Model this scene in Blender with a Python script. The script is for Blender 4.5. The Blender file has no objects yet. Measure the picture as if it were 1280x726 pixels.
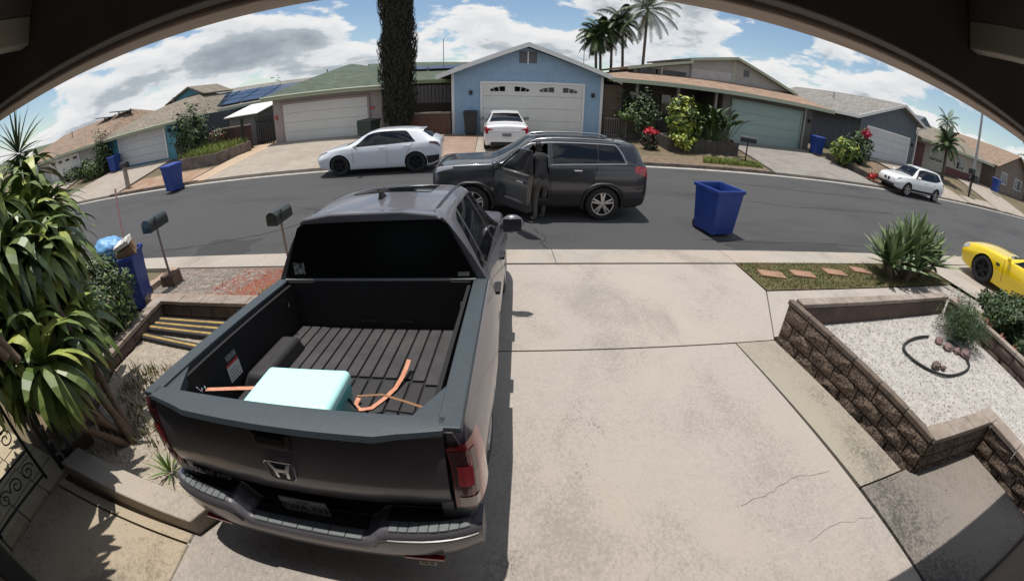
import bpy, bmesh, math, random
from mathutils import Vector, Matrix, Euler, noise as mnoise
R = math.radians
CLOUD_W = 9.1
rnd = random.Random(7)
scene = bpy.context.scene
COL = scene.collection

# ------------------------------------------------------------ camera (wide security lens under the eave)
cam_d = bpy.data.cameras.new("security_camera")
cam = bpy.data.objects.new("security_camera", cam_d)
COL.objects.link(cam)
scene.camera = cam
cam_d.type = 'PANO'
cam_d.panorama_type = 'FISHEYE_LENS_POLYNOMIAL'
cam_d.sensor_fit = 'HORIZONTAL'
cam_d.sensor_width = 36.0
cam_d.fisheye_fov = R(200)
cam_d.fisheye_polynomial_k0 = 0.0
cam_d.fisheye_polynomial_k1 = -0.06759776227514307
cam_d.fisheye_polynomial_k2 = -0.00031038078876434173
cam_d.fisheye_polynomial_k3 = 5.554637351093282e-05
cam_d.fisheye_polynomial_k4 = -1.9540549574622213e-06
cam_d.shift_y = -0.0258
cam_d.clip_start = 0.01
cam_d.clip_end = 20000
_r = Vector((0.99941873, -0.03119487, 0.01375059))
_u = Vector((0.00126355, 0.43696753, 0.89947639))
_f = Vector((0.03406761, 0.89893618, -0.43675295))
cam.matrix_world = Matrix(((_r.x, _u.x, -_f.x, 0.0), (_r.y, _u.y, -_f.y, 0.0), (_r.z, _u.z, -_f.z, 3.0), (0, 0, 0, 1)))

# ------------------------------------------------------------ sky, clouds, sun, exposure
SUN_DIR = Vector((-0.12, 0.12, 1.0)).normalized()          # towards the sun: near overhead, a little beyond the street
sun_el = math.asin(SUN_DIR.z)
sun_az = math.atan2(SUN_DIR.x, SUN_DIR.y)
world = bpy.data.worlds.new("World")
scene.world = world
world.use_nodes = True
wn, wl = world.node_tree.nodes, world.node_tree.links
wn.clear()
w_out = wn.new('ShaderNodeOutputWorld')
w_sky = wn.new('ShaderNodeTexSky'); w_sky.sky_type = 'NISHITA'; w_sky.sun_disc = False
w_sky.sun_elevation = sun_el; w_sky.sun_rotation = sun_az
w_sky.air_density = 1.0; w_sky.dust_density = 0.0; w_sky.ozone_density = 2.0
w_bg = wn.new('ShaderNodeBackground'); w_bg.inputs[1].default_value = 0.105
wl.new(w_sky.outputs[0], w_bg.inputs[0])
w_tc = wn.new('ShaderNodeTexCoord')
w_sep = wn.new('ShaderNodeSeparateXYZ'); wl.new(w_tc.outputs['Generated'], w_sep.inputs[0])
def wmath(op, a, b=None, clamp=False):
    n = wn.new('ShaderNodeMath'); n.operation = op; n.use_clamp = clamp
    for i, v in enumerate((a, b)):
        if v is None: continue
        if isinstance(v, (int, float)): n.inputs[i].default_value = v
        else: wl.new(v, n.inputs[i])
    return n.outputs[0]
w_cmb = wn.new('ShaderNodeCombineXYZ')          # direction, flattened so that clouds are wider than tall
wl.new(w_sep.outputs[0], w_cmb.inputs[0]); wl.new(w_sep.outputs[1], w_cmb.inputs[1])
wl.new(wmath('MULTIPLY', wmath('POWER', wmath('MAXIMUM', w_sep.outputs[2], 0.0), 0.8), 2.3), w_cmb.inputs[2])
def wnoise(scale, detail, rough, vec, w=0.0, dist=0.0):
    n = wn.new('ShaderNodeTexNoise'); n.noise_dimensions = '4D'
    n.inputs['Scale'].default_value = scale; n.inputs['Detail'].default_value = detail
    n.inputs['Roughness'].default_value = rough; n.inputs['W'].default_value = w
    n.inputs['Distortion'].default_value = dist
    wl.new(vec, n.inputs['Vector']); return n.outputs['Fac']
def wramp(fac, stops):
    n = wn.new('ShaderNodeValToRGB'); wl.new(fac, n.inputs[0]); n.color_ramp.interpolation = 'EASE'
    e = n.color_ramp.elements
    while len(e) < len(stops): e.new(0.5)
    for el, (p, c) in zip(e, stops): el.position = p; el.color = (*c, 1)
    return n.outputs[0]
w_c1 = wnoise(3.7, 12.0, 0.56, w_cmb.outputs[0], CLOUD_W, 0.1)
# far off, clouds stand one behind another and close up towards the horizon
w_mask = wramp(wmath('ADD', w_c1, wmath('MULTIPLY', wmath('SUBTRACT', 1.0, wmath('MULTIPLY', w_sep.outputs[2], 5.0), True), 0.05)), [(0.455, (0, 0, 0)), (0.498, (1, 1, 1))])
# the same field sampled a little towards the zenith: where it is thick above, the cloud's belly is grey
w_off = wn.new('ShaderNodeVectorMath'); w_off.operation = 'ADD'; wl.new(w_cmb.outputs[0], w_off.inputs[0]); w_off.inputs[1].default_value = (0, 0, 0.05)
w_c2 = wnoise(3.7, 9.0, 0.56, w_off.outputs[0], CLOUD_W, 0.1)
w_col = wramp(w_c2, [(0.44, (1.0, 1.0, 1.0)), (0.52, (0.86, 0.89, 0.92)), (0.585, (0.50, 0.56, 0.61)), (0.68, (0.36, 0.41, 0.46))])
w_cbg = wn.new('ShaderNodeBackground'); wl.new(w_col, w_cbg.inputs[0]); w_cbg.inputs[1].default_value = 0.86
w_mix = wn.new('ShaderNodeMixShader'); wl.new(w_mask, w_mix.inputs[0]); wl.new(w_bg.outputs[0], w_mix.inputs[1]); wl.new(w_cbg.outputs[0], w_mix.inputs[2])
wl.new(w_mix.outputs[0], w_out.inputs[0])
sun_d = bpy.data.lights.new("sun", 'SUN'); sun_d.energy = 4.5; sun_d.angle = R(0.5); sun_d.color = (1.0, 0.955, 0.89)
sun = bpy.data.objects.new("sun", sun_d); COL.objects.link(sun)
sun.location = (0, 0, 30); sun.rotation_euler = SUN_DIR.to_track_quat('Z', 'Y').to_euler()
scene.view_settings.view_transform = 'Standard'; scene.view_settings.look = 'None'
scene.view_settings.exposure = 0.0; scene.view_settings.gamma = 1.0
scene.render.film_transparent = False
scene.cycles.use_denoising = True
scene.cycles.max_bounces = 8
# ------------------------------------------------------------ materials
_m = {}
def mat(name, c, rough=0.6, metal=0.0, c2=None, scale=8.0, bump=0.0, bscale=None, coat=0.0, spec=None, detail=5.0, lo=0.35, hi=0.65, c3=None, s3=1.0, stretch=None, trans=0.0, emis=None, alpha=None, sheen=0.0):
    """procedural Principled material: colour c, mottled towards c2 (noise), stained towards c3 (large noise), fine relief"""
    if name in _m: return _m[name]
    m = bpy.data.materials.new(name); m.use_nodes = True
    nt = m.node_tree; N, L = nt.nodes, nt.links
    b = N['Principled BSDF']
    b.inputs['Base Color'].default_value = (*c, 1); b.inputs['Roughness'].default_value = rough; b.inputs['Metallic'].default_value = metal
    if coat: b.inputs['Coat Weight'].default_value = coat; b.inputs['Coat Roughness'].default_value = 0.04
    if spec is not None: b.inputs['Specular IOR Level'].default_value = spec
    if trans: b.inputs['Transmission Weight'].default_value = trans
    if alpha is not None: b.inputs['Alpha'].default_value = alpha
    if emis: b.inputs['Emission Color'].default_value = (*emis[0], 1); b.inputs['Emission Strength'].default_value = emis[1]
    if c2 is not None or bump or c3 is not None:
        tc = N.new('ShaderNodeTexCoord'); vec = tc.outputs['Object']
        if stretch:
            mp = N.new('ShaderNodeMapping'); mp.inputs['Scale'].default_value = stretch; L.new(vec, mp.inputs[0]); vec = mp.outputs[0]
        def noise(s, d=detail, r=0.6):
            n = N.new('ShaderNodeTexNoise'); n.inputs['Scale'].default_value = s; n.inputs['Detail'].default_value = d; n.inputs['Roughness'].default_value = r
            L.new(vec, n.inputs['Vector']); return n.outputs['Fac']
        def ramp(f, a, z):
            n = N.new('ShaderNodeMapRange'); n.inputs[1].default_value = a; n.inputs[2].default_value = z; L.new(f, n.inputs[0]); return n.outputs[0]
        cur = None
        if c2 is not None:
            x = N.new('ShaderNodeMix'); x.data_type = 'RGBA'; L.new(ramp(noise(scale), lo, hi), x.inputs[0])
            x.inputs[6].default_value = (*c, 1); x.inputs[7].default_value = (*c2, 1); cur = x.outputs[2]
        if c3 is not None:
            x = N.new('ShaderNodeMix'); x.data_type = 'RGBA'; L.new(ramp(noise(s3, 6, 0.7), 0.5, 0.72), x.inputs[0])
            if cur is None: x.inputs[6].default_value = (*c, 1)
            else: L.new(cur, x.inputs[6])
            x.inputs[7].default_value = (*c3, 1); cur = x.outputs[2]
        if cur is not None: L.new(cur, b.inputs['Base Color'])
        if bump:
            bp = N.new('ShaderNodeBump'); bp.inputs['Strength'].default_value = bump; bp.inputs['Distance'].default_value = 0.02
            L.new(noise(bscale or scale * 3, 4), bp.inputs['Height']); L.new(bp.outputs[0], b.inputs['Normal'])
    _m[name] = m
    return m

def concrete(name, c, dirt, amount=.5, warm=(1.06, .98, .92), s=1.0):
    """poured concrete: sand speckle, trowel mottling, branching dirt with hard little edges, a few rust-warm areas"""
    m = bpy.data.materials.new(name); m.use_nodes = True; nt = m.node_tree; N, L = nt.nodes, nt.links; b = N['Principled BSDF']; b.inputs['Roughness'].default_value = .92
    tc = N.new('ShaderNodeTexCoord'); vec = tc.outputs['Object']
    def noise(sc, det, ro, dist=0.0):
        n = N.new('ShaderNodeTexNoise'); n.inputs['Scale'].default_value = sc * s; n.inputs['Detail'].default_value = det; n.inputs['Roughness'].default_value = ro; n.inputs['Distortion'].default_value = dist; L.new(vec, n.inputs['Vector']); return n.outputs['Fac']
    def mr(f, a, z, lo=0.0, hi=1.0):
        n = N.new('ShaderNodeMapRange'); n.inputs[1].default_value = a; n.inputs[2].default_value = z; n.inputs[3].default_value = lo; n.inputs[4].default_value = hi; L.new(f, n.inputs[0]); return n.outputs[0]
    def mix(f, a, bb, mode='MIX'):
        x = N.new('ShaderNodeMix'); x.data_type = 'RGBA'; x.blend_type = mode
        if isinstance(f, float): x.inputs[0].default_value = f
        else: L.new(f, x.inputs[0])
        for i, q in ((6, a), (7, bb)):
            if isinstance(q, tuple): x.inputs[i].default_value = (*q, 1)
            else: L.new(q, x.inputs[i])
        return x.outputs[2]
    def mul(a, bb):
        n = N.new('ShaderNodeMath'); n.operation = 'MULTIPLY'
        for i, q in enumerate((a, bb)):
            if isinstance(q, float): n.inputs[i].default_value = q
            else: L.new(q, n.inputs[i])
        return n.outputs[0]
    def add(a, bb):
        n = N.new('ShaderNodeMath'); n.operation = 'ADD'; L.new(a, n.inputs[0]); L.new(bb, n.inputs[1]); return n.outputs[0]
    col = mix(mr(noise(75, 4, .7), .32, .68), tuple(k * .80 for k in c), tuple(k * 1.17 for k in c))
    col = mix(mr(noise(16, 9, .75), .40, .62, 0, .5), col, tuple(k * .80 for k in c))
    col = mix(mr(noise(.7, 4, .55), .42, .62, 0, .8), col, tuple(k * w for k, w in zip(c, warm)))
    mp = N.new('ShaderNodeMapping'); mp.inputs['Scale'].default_value = (1.15, .75, 1); L.new(vec, mp.inputs[0]); vec = mp.outputs[0]
    # dirt: hard little specks that crowd together inside broad soiled areas
    d = mr(add(noise(34, 7, .80), mr(noise(.85, 6, .62, .4), .30, .70, -.20, .20)), .50, .68)
    col = mix(mul(d, float(amount)), col, dirt)
    d2 = mr(add(noise(60, 3, .6), mr(noise(1.6, 4, .6), .35, .75, -.22, .12)), .60, .66)
    col = mix(mul(d2, float(min(1, amount * 1.1))), col, tuple(k * .55 for k in dirt))
    L.new(col, b.inputs['Base Color'])
    bp = N.new('ShaderNodeBump'); bp.inputs['Strength'].default_value = .3; bp.inputs['Distance'].default_value = .01; L.new(noise(110, 5, .7), bp.inputs['Height']); L.new(bp.outputs[0], b.inputs['Normal'])
    _m[name] = m
    return m

# ------------------------------------------------------------ mesh builder
class MB:
    def __init__(s): s.v = []; s.f = []; s.mi = []; s.cur = 0
    def m(s, i): s.cur = i; return s
    def add(s, vs, fs):
        o = len(s.v); s.v.extend([tuple(p) for p in vs]); s.f.extend([tuple(i + o for i in q) for q in fs]); s.mi.extend([s.cur] * len(fs)); return s
    def box(s, x0, y0, z0, x1, y1, z1, M=None):
        vs = [(x, y, z) for z in (z0, z1) for y in (y0, y1) for x in (x0, x1)]
        if M is not None: vs = [M @ Vector(p) for p in vs]
        return s.add(vs, [(0, 2, 3, 1), (4, 5, 7, 6), (0, 1, 5, 4), (2, 6, 7, 3), (0, 4, 6, 2), (1, 3, 7, 5)])
    def hexa(s, b, t):      # bottom quad (ccw from above), top quad
        return s.add(list(b) + list(t), [(3, 2, 1, 0), (4, 5, 6, 7), (0, 1, 5, 4), (1, 2, 6, 5), (2, 3, 7, 6), (3, 0, 4, 7)])
    def prism(s, poly, d0, d1, axis='z', M=None):
        n = len(poly)
        def P(a, b, d): return {'z': (a, b, d), 'y': (a, d, b), 'x': (d, a, b)}[axis]
        vs = [P(a, b, d0) for a, b in poly] + [P(a, b, d1) for a, b in poly]
        if M is not None: vs = [M @ Vector(p) for p in vs]
        fs = [tuple(range(n - 1, -1, -1)), tuple(range(n, 2 * n))] + [(i, (i + 1) % n, n + (i + 1) % n, n + i) for i in range(n)]
        return s.add(vs, fs)
    def tube(s, pts, r, n=8, cap=True):
        pts = [Vector(p) for p in pts]; k = len(pts); rs = r if isinstance(r, (list, tuple)) else [r] * k
        vs = []; up = None
        for i, p in enumerate(pts):
            t = (pts[min(i + 1, k - 1)] - pts[max(i - 1, 0)]).normalized()
            if up is None: up = t.orthogonal().normalized()
            up = (up - t * up.dot(t)); up = up.normalized() if up.length > 1e-6 else t.orthogonal().normalized()
            b = t.cross(up)
            for j in range(n):
                a = 2 * math.pi * j / n; vs.append(p + (up * math.cos(a) + b * math.sin(a)) * rs[i])
        fs = [(i * n + j, i * n + (j + 1) % n, (i + 1) * n + (j + 1) % n, (i + 1) * n + j) for i in range(k - 1) for j in range(n)]
        if cap: fs += [tuple(range(n - 1, -1, -1)), tuple((k - 1) * n + j for j in range(n))]
        return s.add(vs, fs)
    def lathe(s, prof, n=24, M=None, cap=False):      # prof (r, z) around z
        vs = []
        for r, z in prof:
            for j in range(n):
                a = 2 * math.pi * j / n; vs.append((r * math.cos(a), r * math.sin(a), z))
        if M is not None: vs = [M @ Vector(p) for p in vs]
        k = len(prof)
        fs = [(i * n + j, i * n + (j + 1) % n, (i + 1) * n + (j + 1) % n, (i + 1) * n + j) for i in range(k - 1) for j in range(n)]
        if cap: fs += [tuple(range(n - 1, -1, -1)), tuple((k - 1) * n + j for j in range(n))]
        return s.add(vs, fs)
    def grid(s, fn, nu, nv, flip=False):
        vs = [fn(i / nu, j / nv) for j in range(nv + 1) for i in range(nu + 1)]
        w = nu + 1
        fs = [(j * w + i, j * w + i + 1, (j + 1) * w + i + 1, (j + 1) * w + i) for j in range(nv) for i in range(nu)]
        if flip: fs = [q[::-1] for q in fs]
        return s.add(vs, fs)
    def ball(s, c, r, n=10, k=6, sq=(1, 1, 1), jit=0.0):
        c = Vector(c); vs = []
        for i in range(k + 1):
            ph = math.pi * i / k
            for j in range(n):
                a = 2 * math.pi * j / n; d = r * (1 + (rnd.uniform(-jit, jit) if 0 < i < k else 0))
                vs.append(c + Vector((math.sin(ph) * math.cos(a) * d * sq[0], math.sin(ph) * math.sin(a) * d * sq[1], math.cos(ph) * d * sq[2])))
        fs = [(i * n + j, (i + 1) * n + j, (i + 1) * n + (j + 1) % n, i * n + (j + 1) % n) for i in range(k) for j in range(n)]
        return s.add(vs, fs)
    def mesh(s, name, mats, smooth=0, merge=True):
        me = bpy.data.meshes.new(name); me.from_pydata(s.v, [], s.f)
        for q in (mats if isinstance(mats, (list, tuple)) else [mats]): me.materials.append(q)
        me.polygons.foreach_set('material_index', s.mi)
        bm = bmesh.new(); bm.from_mesh(me)
        if merge: bmesh.ops.remove_doubles(bm, verts=bm.verts, dist=1e-5)
        bmesh.ops.recalc_face_normals(bm, faces=bm.faces)
        bm.to_mesh(me); bm.free()
        if smooth:
            me.shade_smooth(); me.set_sharp_from_angle(angle=R(smooth))
        me.update(); return me
    def build(s, name, mats, parent=None, smooth=0, bevel=0.0, loc=None, rot=None, merge=True, seg=2):
        o = bpy.data.objects.new(name, s.mesh(name, mats, smooth, merge)); COL.objects.link(o)
        if parent is not None: o.parent = parent
        if loc is not None: o.location = loc
        if rot is not None: o.rotation_euler = rot
        if bevel:
            md = o.modifiers.new('edge', 'BEVEL'); md.width = bevel; md.segments = seg; md.limit_method = 'ANGLE'; md.angle_limit = R(35)
        return o

def tag(o, label=None, cat=None, group=None, kind=None):
    if label: o['label'] = label
    if cat: o['category'] = cat
    if group: o['group'] = group
    if kind: o['kind'] = kind
    return o
def thing(name, label, cat, loc=(0, 0, 0), rz=0.0, group=None, M=None):
    o = bpy.data.objects.new(name, None); COL.objects.link(o); o.empty_display_size = 0.2
    if M is not None: o.matrix_world = M
    else: o.location = loc; o.rotation_euler = (0, 0, rz)
    return tag(o, label, cat, group)
def link(name, me, parent=None, loc=(0, 0, 0), rot=(0, 0, 0), sc=(1, 1, 1)):
    o = bpy.data.objects.new(name, me); COL.objects.link(o); o.parent = parent; o.location = loc; o.rotation_euler = rot; o.scale = sc; return o
def copy_tree(o, parent=None):
    c = o.copy(); COL.objects.link(c); c.parent = parent
    for ch in list(o.children): copy_tree(ch, c)
    return c
def text_mesh(txt, size, ext=0.002, space=1.0):
    cu = bpy.data.curves.new('t', 'FONT'); cu.body = txt; cu.size = size; cu.extrude = ext; cu.align_x = 'CENTER'; cu.align_y = 'CENTER'; cu.space_character = space
    t = bpy.data.objects.new('t', cu); COL.objects.link(t)
    me = bpy.data.meshes.new_from_object(t.evaluated_get(bpy.context.evaluated_depsgraph_get()))
    bpy.data.objects.remove(t); bpy.data.curves.remove(cu); return me
def boolean_cut(me, cutter_mb, mats_extra=None):
    """mesh minus the cutter (both closed); returns a new mesh"""
    a = bpy.data.objects.new('a', me); COL.objects.link(a)
    cm = cutter_mb.mesh('c', [bpy.data.materials.new('x')] if mats_extra is None else mats_extra)
    b = bpy.data.objects.new('b', cm); COL.objects.link(b)
    md = a.modifiers.new('b', 'BOOLEAN'); md.operation = 'DIFFERENCE'; md.object = b; md.solver = 'EXACT'
    try: md.material_mode = 'TRANSFER'
    except Exception: pass
    bpy.context.view_layer.update()
    out = bpy.data.meshes.new_from_object(a.evaluated_get(bpy.context.evaluated_depsgraph_get()))
    bpy.data.objects.remove(a); bpy.data.objects.remove(b)
    return out

# ------------------------------------------------------------ palette
M_asph = mat('asphalt', (0.050, 0.050, 0.052), 0.9, c2=(0.072, 0.071, 0.072), scale=60, bump=0.5, bscale=160, c3=(0.034, 0.034, 0.036), s3=0.5, stretch=(.35, 1, 1))
M_conc = concrete('driveway_concrete', (.375, .336, .300), (.18, .163, .15), .52, (1.02, .99, .965))
M_conc2 = concrete('pale_concrete', (.37, .335, .295), (.20, .178, .15), .6)
M_concg = concrete('weathered_concrete', (.33, .295, .245), (.12, .11, .09), .8, (.97, .985, .92))
M_concs = concrete('grey_walk_concrete', (.215, .192, .168), (.07, .063, .057), 1.0, (1.03, .99, .95))
M_concy = concrete('buff_concrete', (.365, .315, .24), (.17, .145, .11), .8)
M_dirt = mat('dirt', (0.20, 0.145, 0.095), 0.95, c2=(0.12, 0.085, 0.055), scale=4, bump=0.6, bscale=25)
M_black = mat('black_plastic', (0.016, 0.016, 0.018), 0.55)
M_rubber = mat('rubber', (0.018, 0.018, 0.018), 0.85)
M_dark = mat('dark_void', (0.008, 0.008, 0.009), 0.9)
M_chrome = mat('chrome', (0.75, 0.75, 0.76), 0.12, 1.0)
M_alu = mat('alloy_wheel', (0.55, 0.55, 0.56), 0.3, 1.0)
M_glass = mat('tinted_glass', (0.006, 0.007, 0.009), 0.05, spec=0.5)
M_glassm = mat('dull_black_glass', (0.004, 0.004, 0.005), 0.35, spec=0.12)
M_glassc = mat('window_glass', (0.03, 0.035, 0.04), 0.04, spec=0.8)
M_white = mat('white_paint', (0.74, 0.73, 0.70), 0.5)
M_trim = mat('white_trim', (0.70, 0.70, 0.69), 0.55)
M_red = mat('red_lens', (0.35, 0.012, 0.02), 0.12, coat=1.0)
M_skin = mat('skin', (0.36, 0.20, 0.13), 0.55)
M_wood = mat('weathered_wood', (0.16, 0.12, 0.085), 0.85, c2=(0.09, 0.065, 0.045), scale=3, stretch=(1, 1, 8), bump=0.3)
M_bark = mat('bark', (0.17, 0.125, 0.085), 0.9, c2=(0.09, 0.065, 0.045), scale=14, bump=0.8, bscale=30)
M_binblue = mat('blue_bin_plastic', (0.012, 0.04, 0.21), 0.5, c2=(0.016, 0.05, 0.26), scale=5)
M_binblack = mat('dark_bin_plastic', (0.022, 0.02, 0.022), 0.6, c2=(0.03, 0.028, 0.03), scale=5)
M_bingreen = mat('green_bin_plastic', (0.02, 0.035, 0.028), 0.55)
# ------------------------------------------------------------ terrain
YAW = 0.0226                                   # the street's far side and the houses are turned this much
def yfar(x): return 14.55 + 0.0226 * x         # far edge of the asphalt
def zr(x, y): return 0.02 + 0.008 * x + 0.03 * (y - 7.2)
def lerp(a, b, t): return a + (b - a) * t
def sstep(a, b, t):
    t = min(1, max(0, (t - a) / (b - a))); return t * t * (3 - 2 * t)
HB = [(-80, 0.9), (-32, 0.95), (-22, 0.65), (-9, 0.78), (-4, 0.7), (1.5, 0.55), (6, 0.7), (10, 0.9), (15, 0.95), (22, 1.2), (27, 1.42), (38, 1.6), (60, 1.9), (120, 2.4)]
def hb(x):
    if x <= HB[0][0]: return HB[0][1]
    for (a, za), (b, zb) in zip(HB, HB[1:]):
        if x <= b: return lerp(za, zb, (x - a) / (b - a))
    return HB[-1][1]
def nearz(y): return 0.02 + 0.0617 * (7.2 - y)
def gz(x, y):
    yf = yfar(x)
    if y < 7.18: return nearz(max(y, -6)) + 0.008 * x * sstep(3.5, 7.18, y)
    if y < yf: return zr(x, y)
    t = min(1, (y - yf - 0.2) / (20.6 - 14.75))
    return lerp(zr(x, yf) + 0.10, hb(x), max(0, t))

def axis(a, b, n): return [a + (b - a) * i / n for i in range(n + 1)]
gx = [-9000, -3000, -1000, -400, -160, -100, -70] + axis(-50, 60, 110) + [80, 120, 180, 400, 1000, 3000, 9000]
gy = [-60, -20] + axis(-8, 30, 76) + [40, 60, 100, 200, 500, 1200, 3000, 9000]
mb = MB()
def gpt(i, j):
    x, y = gx[i], gy[j]
    z = gz(x, min(y, 30)) - 0.07
    if y > 30: z -= 0.0002 * (y - 30)
    if y > 6.9 and y < yfar(x) + 0.4: z -= 0.08
    return (x, y, z)
vs = [gpt(i, j) for j in range(len(gy)) for i in range(len(gx))]
W = len(gx)
mb.add(vs, [(j * W + i, j * W + i + 1, (j + 1) * W + i + 1, (j + 1) * W + i) for j in range(len(gy) - 1) for i in range(W - 1)])
M_ground = mat('yard_soil', (0.17, 0.125, 0.08), 0.95, c2=(0.10, 0.085, 0.045), scale=1.2, c3=(0.085, 0.10, 0.035), s3=0.5, bump=0.5, bscale=14)
tag(mb.build('ground', M_ground, smooth=60), kind='structure')

def sheet(name, corners, m, dz=0.0, nu=24, nv=16, parent=None, th=0.06, zf=None, kind='structure'):
    """a slab laid on the terrain: corners are (x, y) ccw from near left; has thickness and its own edges"""
    (ax, ay), (bx_, by), (cx, cy), (dx, dy) = corners
    z_ = zf or gz
    b = MB()
    def P(u, v, lo=0):
        x = lerp(lerp(ax, bx_, u), lerp(dx, cx, u), v); y = lerp(lerp(ay, by, u), lerp(dy, cy, u), v)
        return (x, y, z_(x, y) + dz - lo)
    b.grid(lambda u, v: P(u, v), nu, nv)
    b.grid(lambda u, v: P(u, 0, th * v), nu, 1, True); b.grid(lambda u, v: P(u, 1, th * v), nu, 1)
    b.grid(lambda u, v: P(0, u, th * v), nv, 1); b.grid(lambda u, v: P(1, u, th * v), nv, 1, True)
    o = b.build(name, m, parent, smooth=30)
    if parent is None: tag(o, kind=kind)
    return o
# asphalt road, with cracks as thin tar lines
sheet('road', [(-70, 7.18), (85, 7.18), (85, yfar(85)), (-70, yfar(-70))], M_asph, 0.0, 155, 12, zf=zr)
M_tar = mat('crack_tar', (0.018, 0.018, 0.019), 0.95)
def crack(pts, w, m, zf, dz, name='road_crack', parent=None):
    b = MB(); P = []
    for (x0, y0), (x1, y1) in zip(pts, pts[1:]):
        k = 7
        j_ = .016 if w < .005 else .05
        for i in range(k): P.append((lerp(x0, x1, i / k) + rnd.uniform(-j_, j_), lerp(y0, y1, i / k) + rnd.uniform(-j_, j_)))
    P.append(pts[-1])
    vs = []
    for i, (x, y) in enumerate(P):
        a = P[max(i - 1, 0)]; c = P[min(i + 1, len(P) - 1)]; t = Vector((c[0] - a[0], c[1] - a[1])).normalized()
        ww = w * rnd.uniform(.4, 1.1)
        for s in (-1, 1):
            px, py = x - t.y * s * ww, y + t.x * s * ww; vs.append((px, py, zf(px, py) + dz))
    b.add(vs, [(2 * i, 2 * i + 1, 2 * i + 3, 2 * i + 2) for i in range(len(P) - 1)])
    o = b.build(name, m, parent)
    if parent is None: tag(o, kind='structure')
crack([(0.75, 8.35), (0.95, 7.9), (0.85, 7.5), (0.98, 7.2)], 0.012, M_tar, zr, 0.004)
crack([(-4.2, 9.3), (-5.4, 8.4), (-6.6, 7.9), (-8.5, 7.6)], 0.02, M_tar, zr, 0.004)
crack([(-5.6, 10.4), (-3.6, 9.4), (-2.9, 8.1)], 0.012, M_tar, zr, 0.004)
crack([(4.3, 7.75), (7.5, 7.7), (11.5, 7.62), (15, 7.8)], 0.012, M_tar, zr, 0.004)
crack([(6.5, 13.2), (11, 12.7), (18, 12.9), (25, 13.5)], 0.02, M_tar, zr, 0.004)
crack([(5.5, 11.3), (9, 10.6), (14, 10.9), (20, 11.9)], 0.012, M_tar, zr, 0.004)
M_patch = mat('asphalt_patch', (0.033, 0.033, 0.034), 0.92, c2=(0.05, 0.05, 0.05), scale=25, bump=0.5, bscale=150)
for (x0, y0, x1, y1) in [(-6.9, 7.22, -5.4, 8.1), (4.9, 7.25, 8.4, 7.75)]:
    b = MB(); b.grid(lambda u, v: (lerp(x0, x1, u) + .1 * math.sin(9 * v), lerp(y0, y1, v) + .08 * math.sin(7 * u), zr(lerp(x0, x1, u), lerp(y0, y1, v)) + 0.003), 8, 6)
    tag(b.build('asphalt_patch', M_patch), kind='structure')
# near edge: concrete gutter strip and apron strips
xs = [-40, -30, -20, -14, -9.5, -6.4, -2.6, 1.0, 4.5, 8.0, 11.6, 15.5, 20, 28, 40, 60]
pv = thing('pavement', None, None); tag(pv, kind='structure')
for a, b_ in zip(xs, xs[1:]):
    sheet('paving_slab', [(a + .006, 6.47), (b_ - .006, 6.47), (b_ - .006, 7.178), (a + .006, 7.178)], M_conc2, 0.022, max(2, int((b_ - a) * 2)), 4, parent=pv, th=.12)
# driveway: slabs with open joints
dw = thing('driveway', None, None); tag(dw, kind='structure')
sheet('driveway_slab', [(-2.18, -0.6), (2.99, -0.6), (2.93, 3.76), (-2.3, 3.76)], M_conc, 0.0, 60, 50, dw, .12)
sheet('driveway_slab', [(-2.35, 3.785), (3.56, 3.785), (4.40, 5.26), (-2.5, 5.26)], M_conc, 0.0, 60, 20, dw, .12)
sheet('driveway_slab', [(-2.5, 5.2605), (4.40, 5.2605), (4.48, 6.455), (-2.6, 6.455)], M_conc, 0.0, 60, 16, dw, .12)
sheet('driveway_slab', [(3.01, 1.335), (3.62, 1.335), (3.55, 3.765), (2.95, 3.765)], M_concg, 0.0, 10, 30, dw, .12)
sheet('driveway_slab', [(3.01, -0.8), (4.88, -0.8), (4.88, 1.315), (3.01, 1.315)], M_concs, 0.0, 24, 24, dw, .12)
for i in range(2):      # thin expansion strips that stand a little proud of the joint
    pass
M_crk = mat('concrete_crack', (0.19, 0.17, 0.15), 0.95)
crack([(1.80, 1.49), (2.1, 1.53), (2.4, 1.63), (2.8, 1.6)], 0.004, M_crk, gz, 0.003, 'hairline_crack', dw)
crack([(2.18, 1.02), (2.5, 1.07), (2.93, 1.0)], 0.003, M_crk, gz, 0.003, 'hairline_crack', dw)
# oil and tyre stains lie in the concrete's own material (c3)
# left walk, buff concrete with joint
wk = thing('path', None, None); tag(wk, kind='structure')
sheet('path_slab', [(-4.05, -0.6), (-2.2, -0.6), (-2.2, 1.02), (-4.05, 1.02)], M_concy, 0.0, 20, 18, wk, .12)
sheet('path_slab', [(-4.05, 1.04), (-2.2, 1.04), (-2.2, 1.13), (-4.05, 1.13)], M_concy, 0.0, 20, 3, wk, .12)
M_tile = mat('buff_tile', (0.42, 0.36, 0.24), 0.8, c2=(0.36, 0.3, 0.2), scale=6)
tb = MB().box(-.19, -.19, -.04, .19, .19, .03).mesh('floor_tile', M_tile)
for i in range(5):
    for j in range(5):
        x, y = -4.28 - i * .40, 1.1 - j * .40
        link('floor_tile', tb, wk, (x, y, gz(x, y) - .02))
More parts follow.
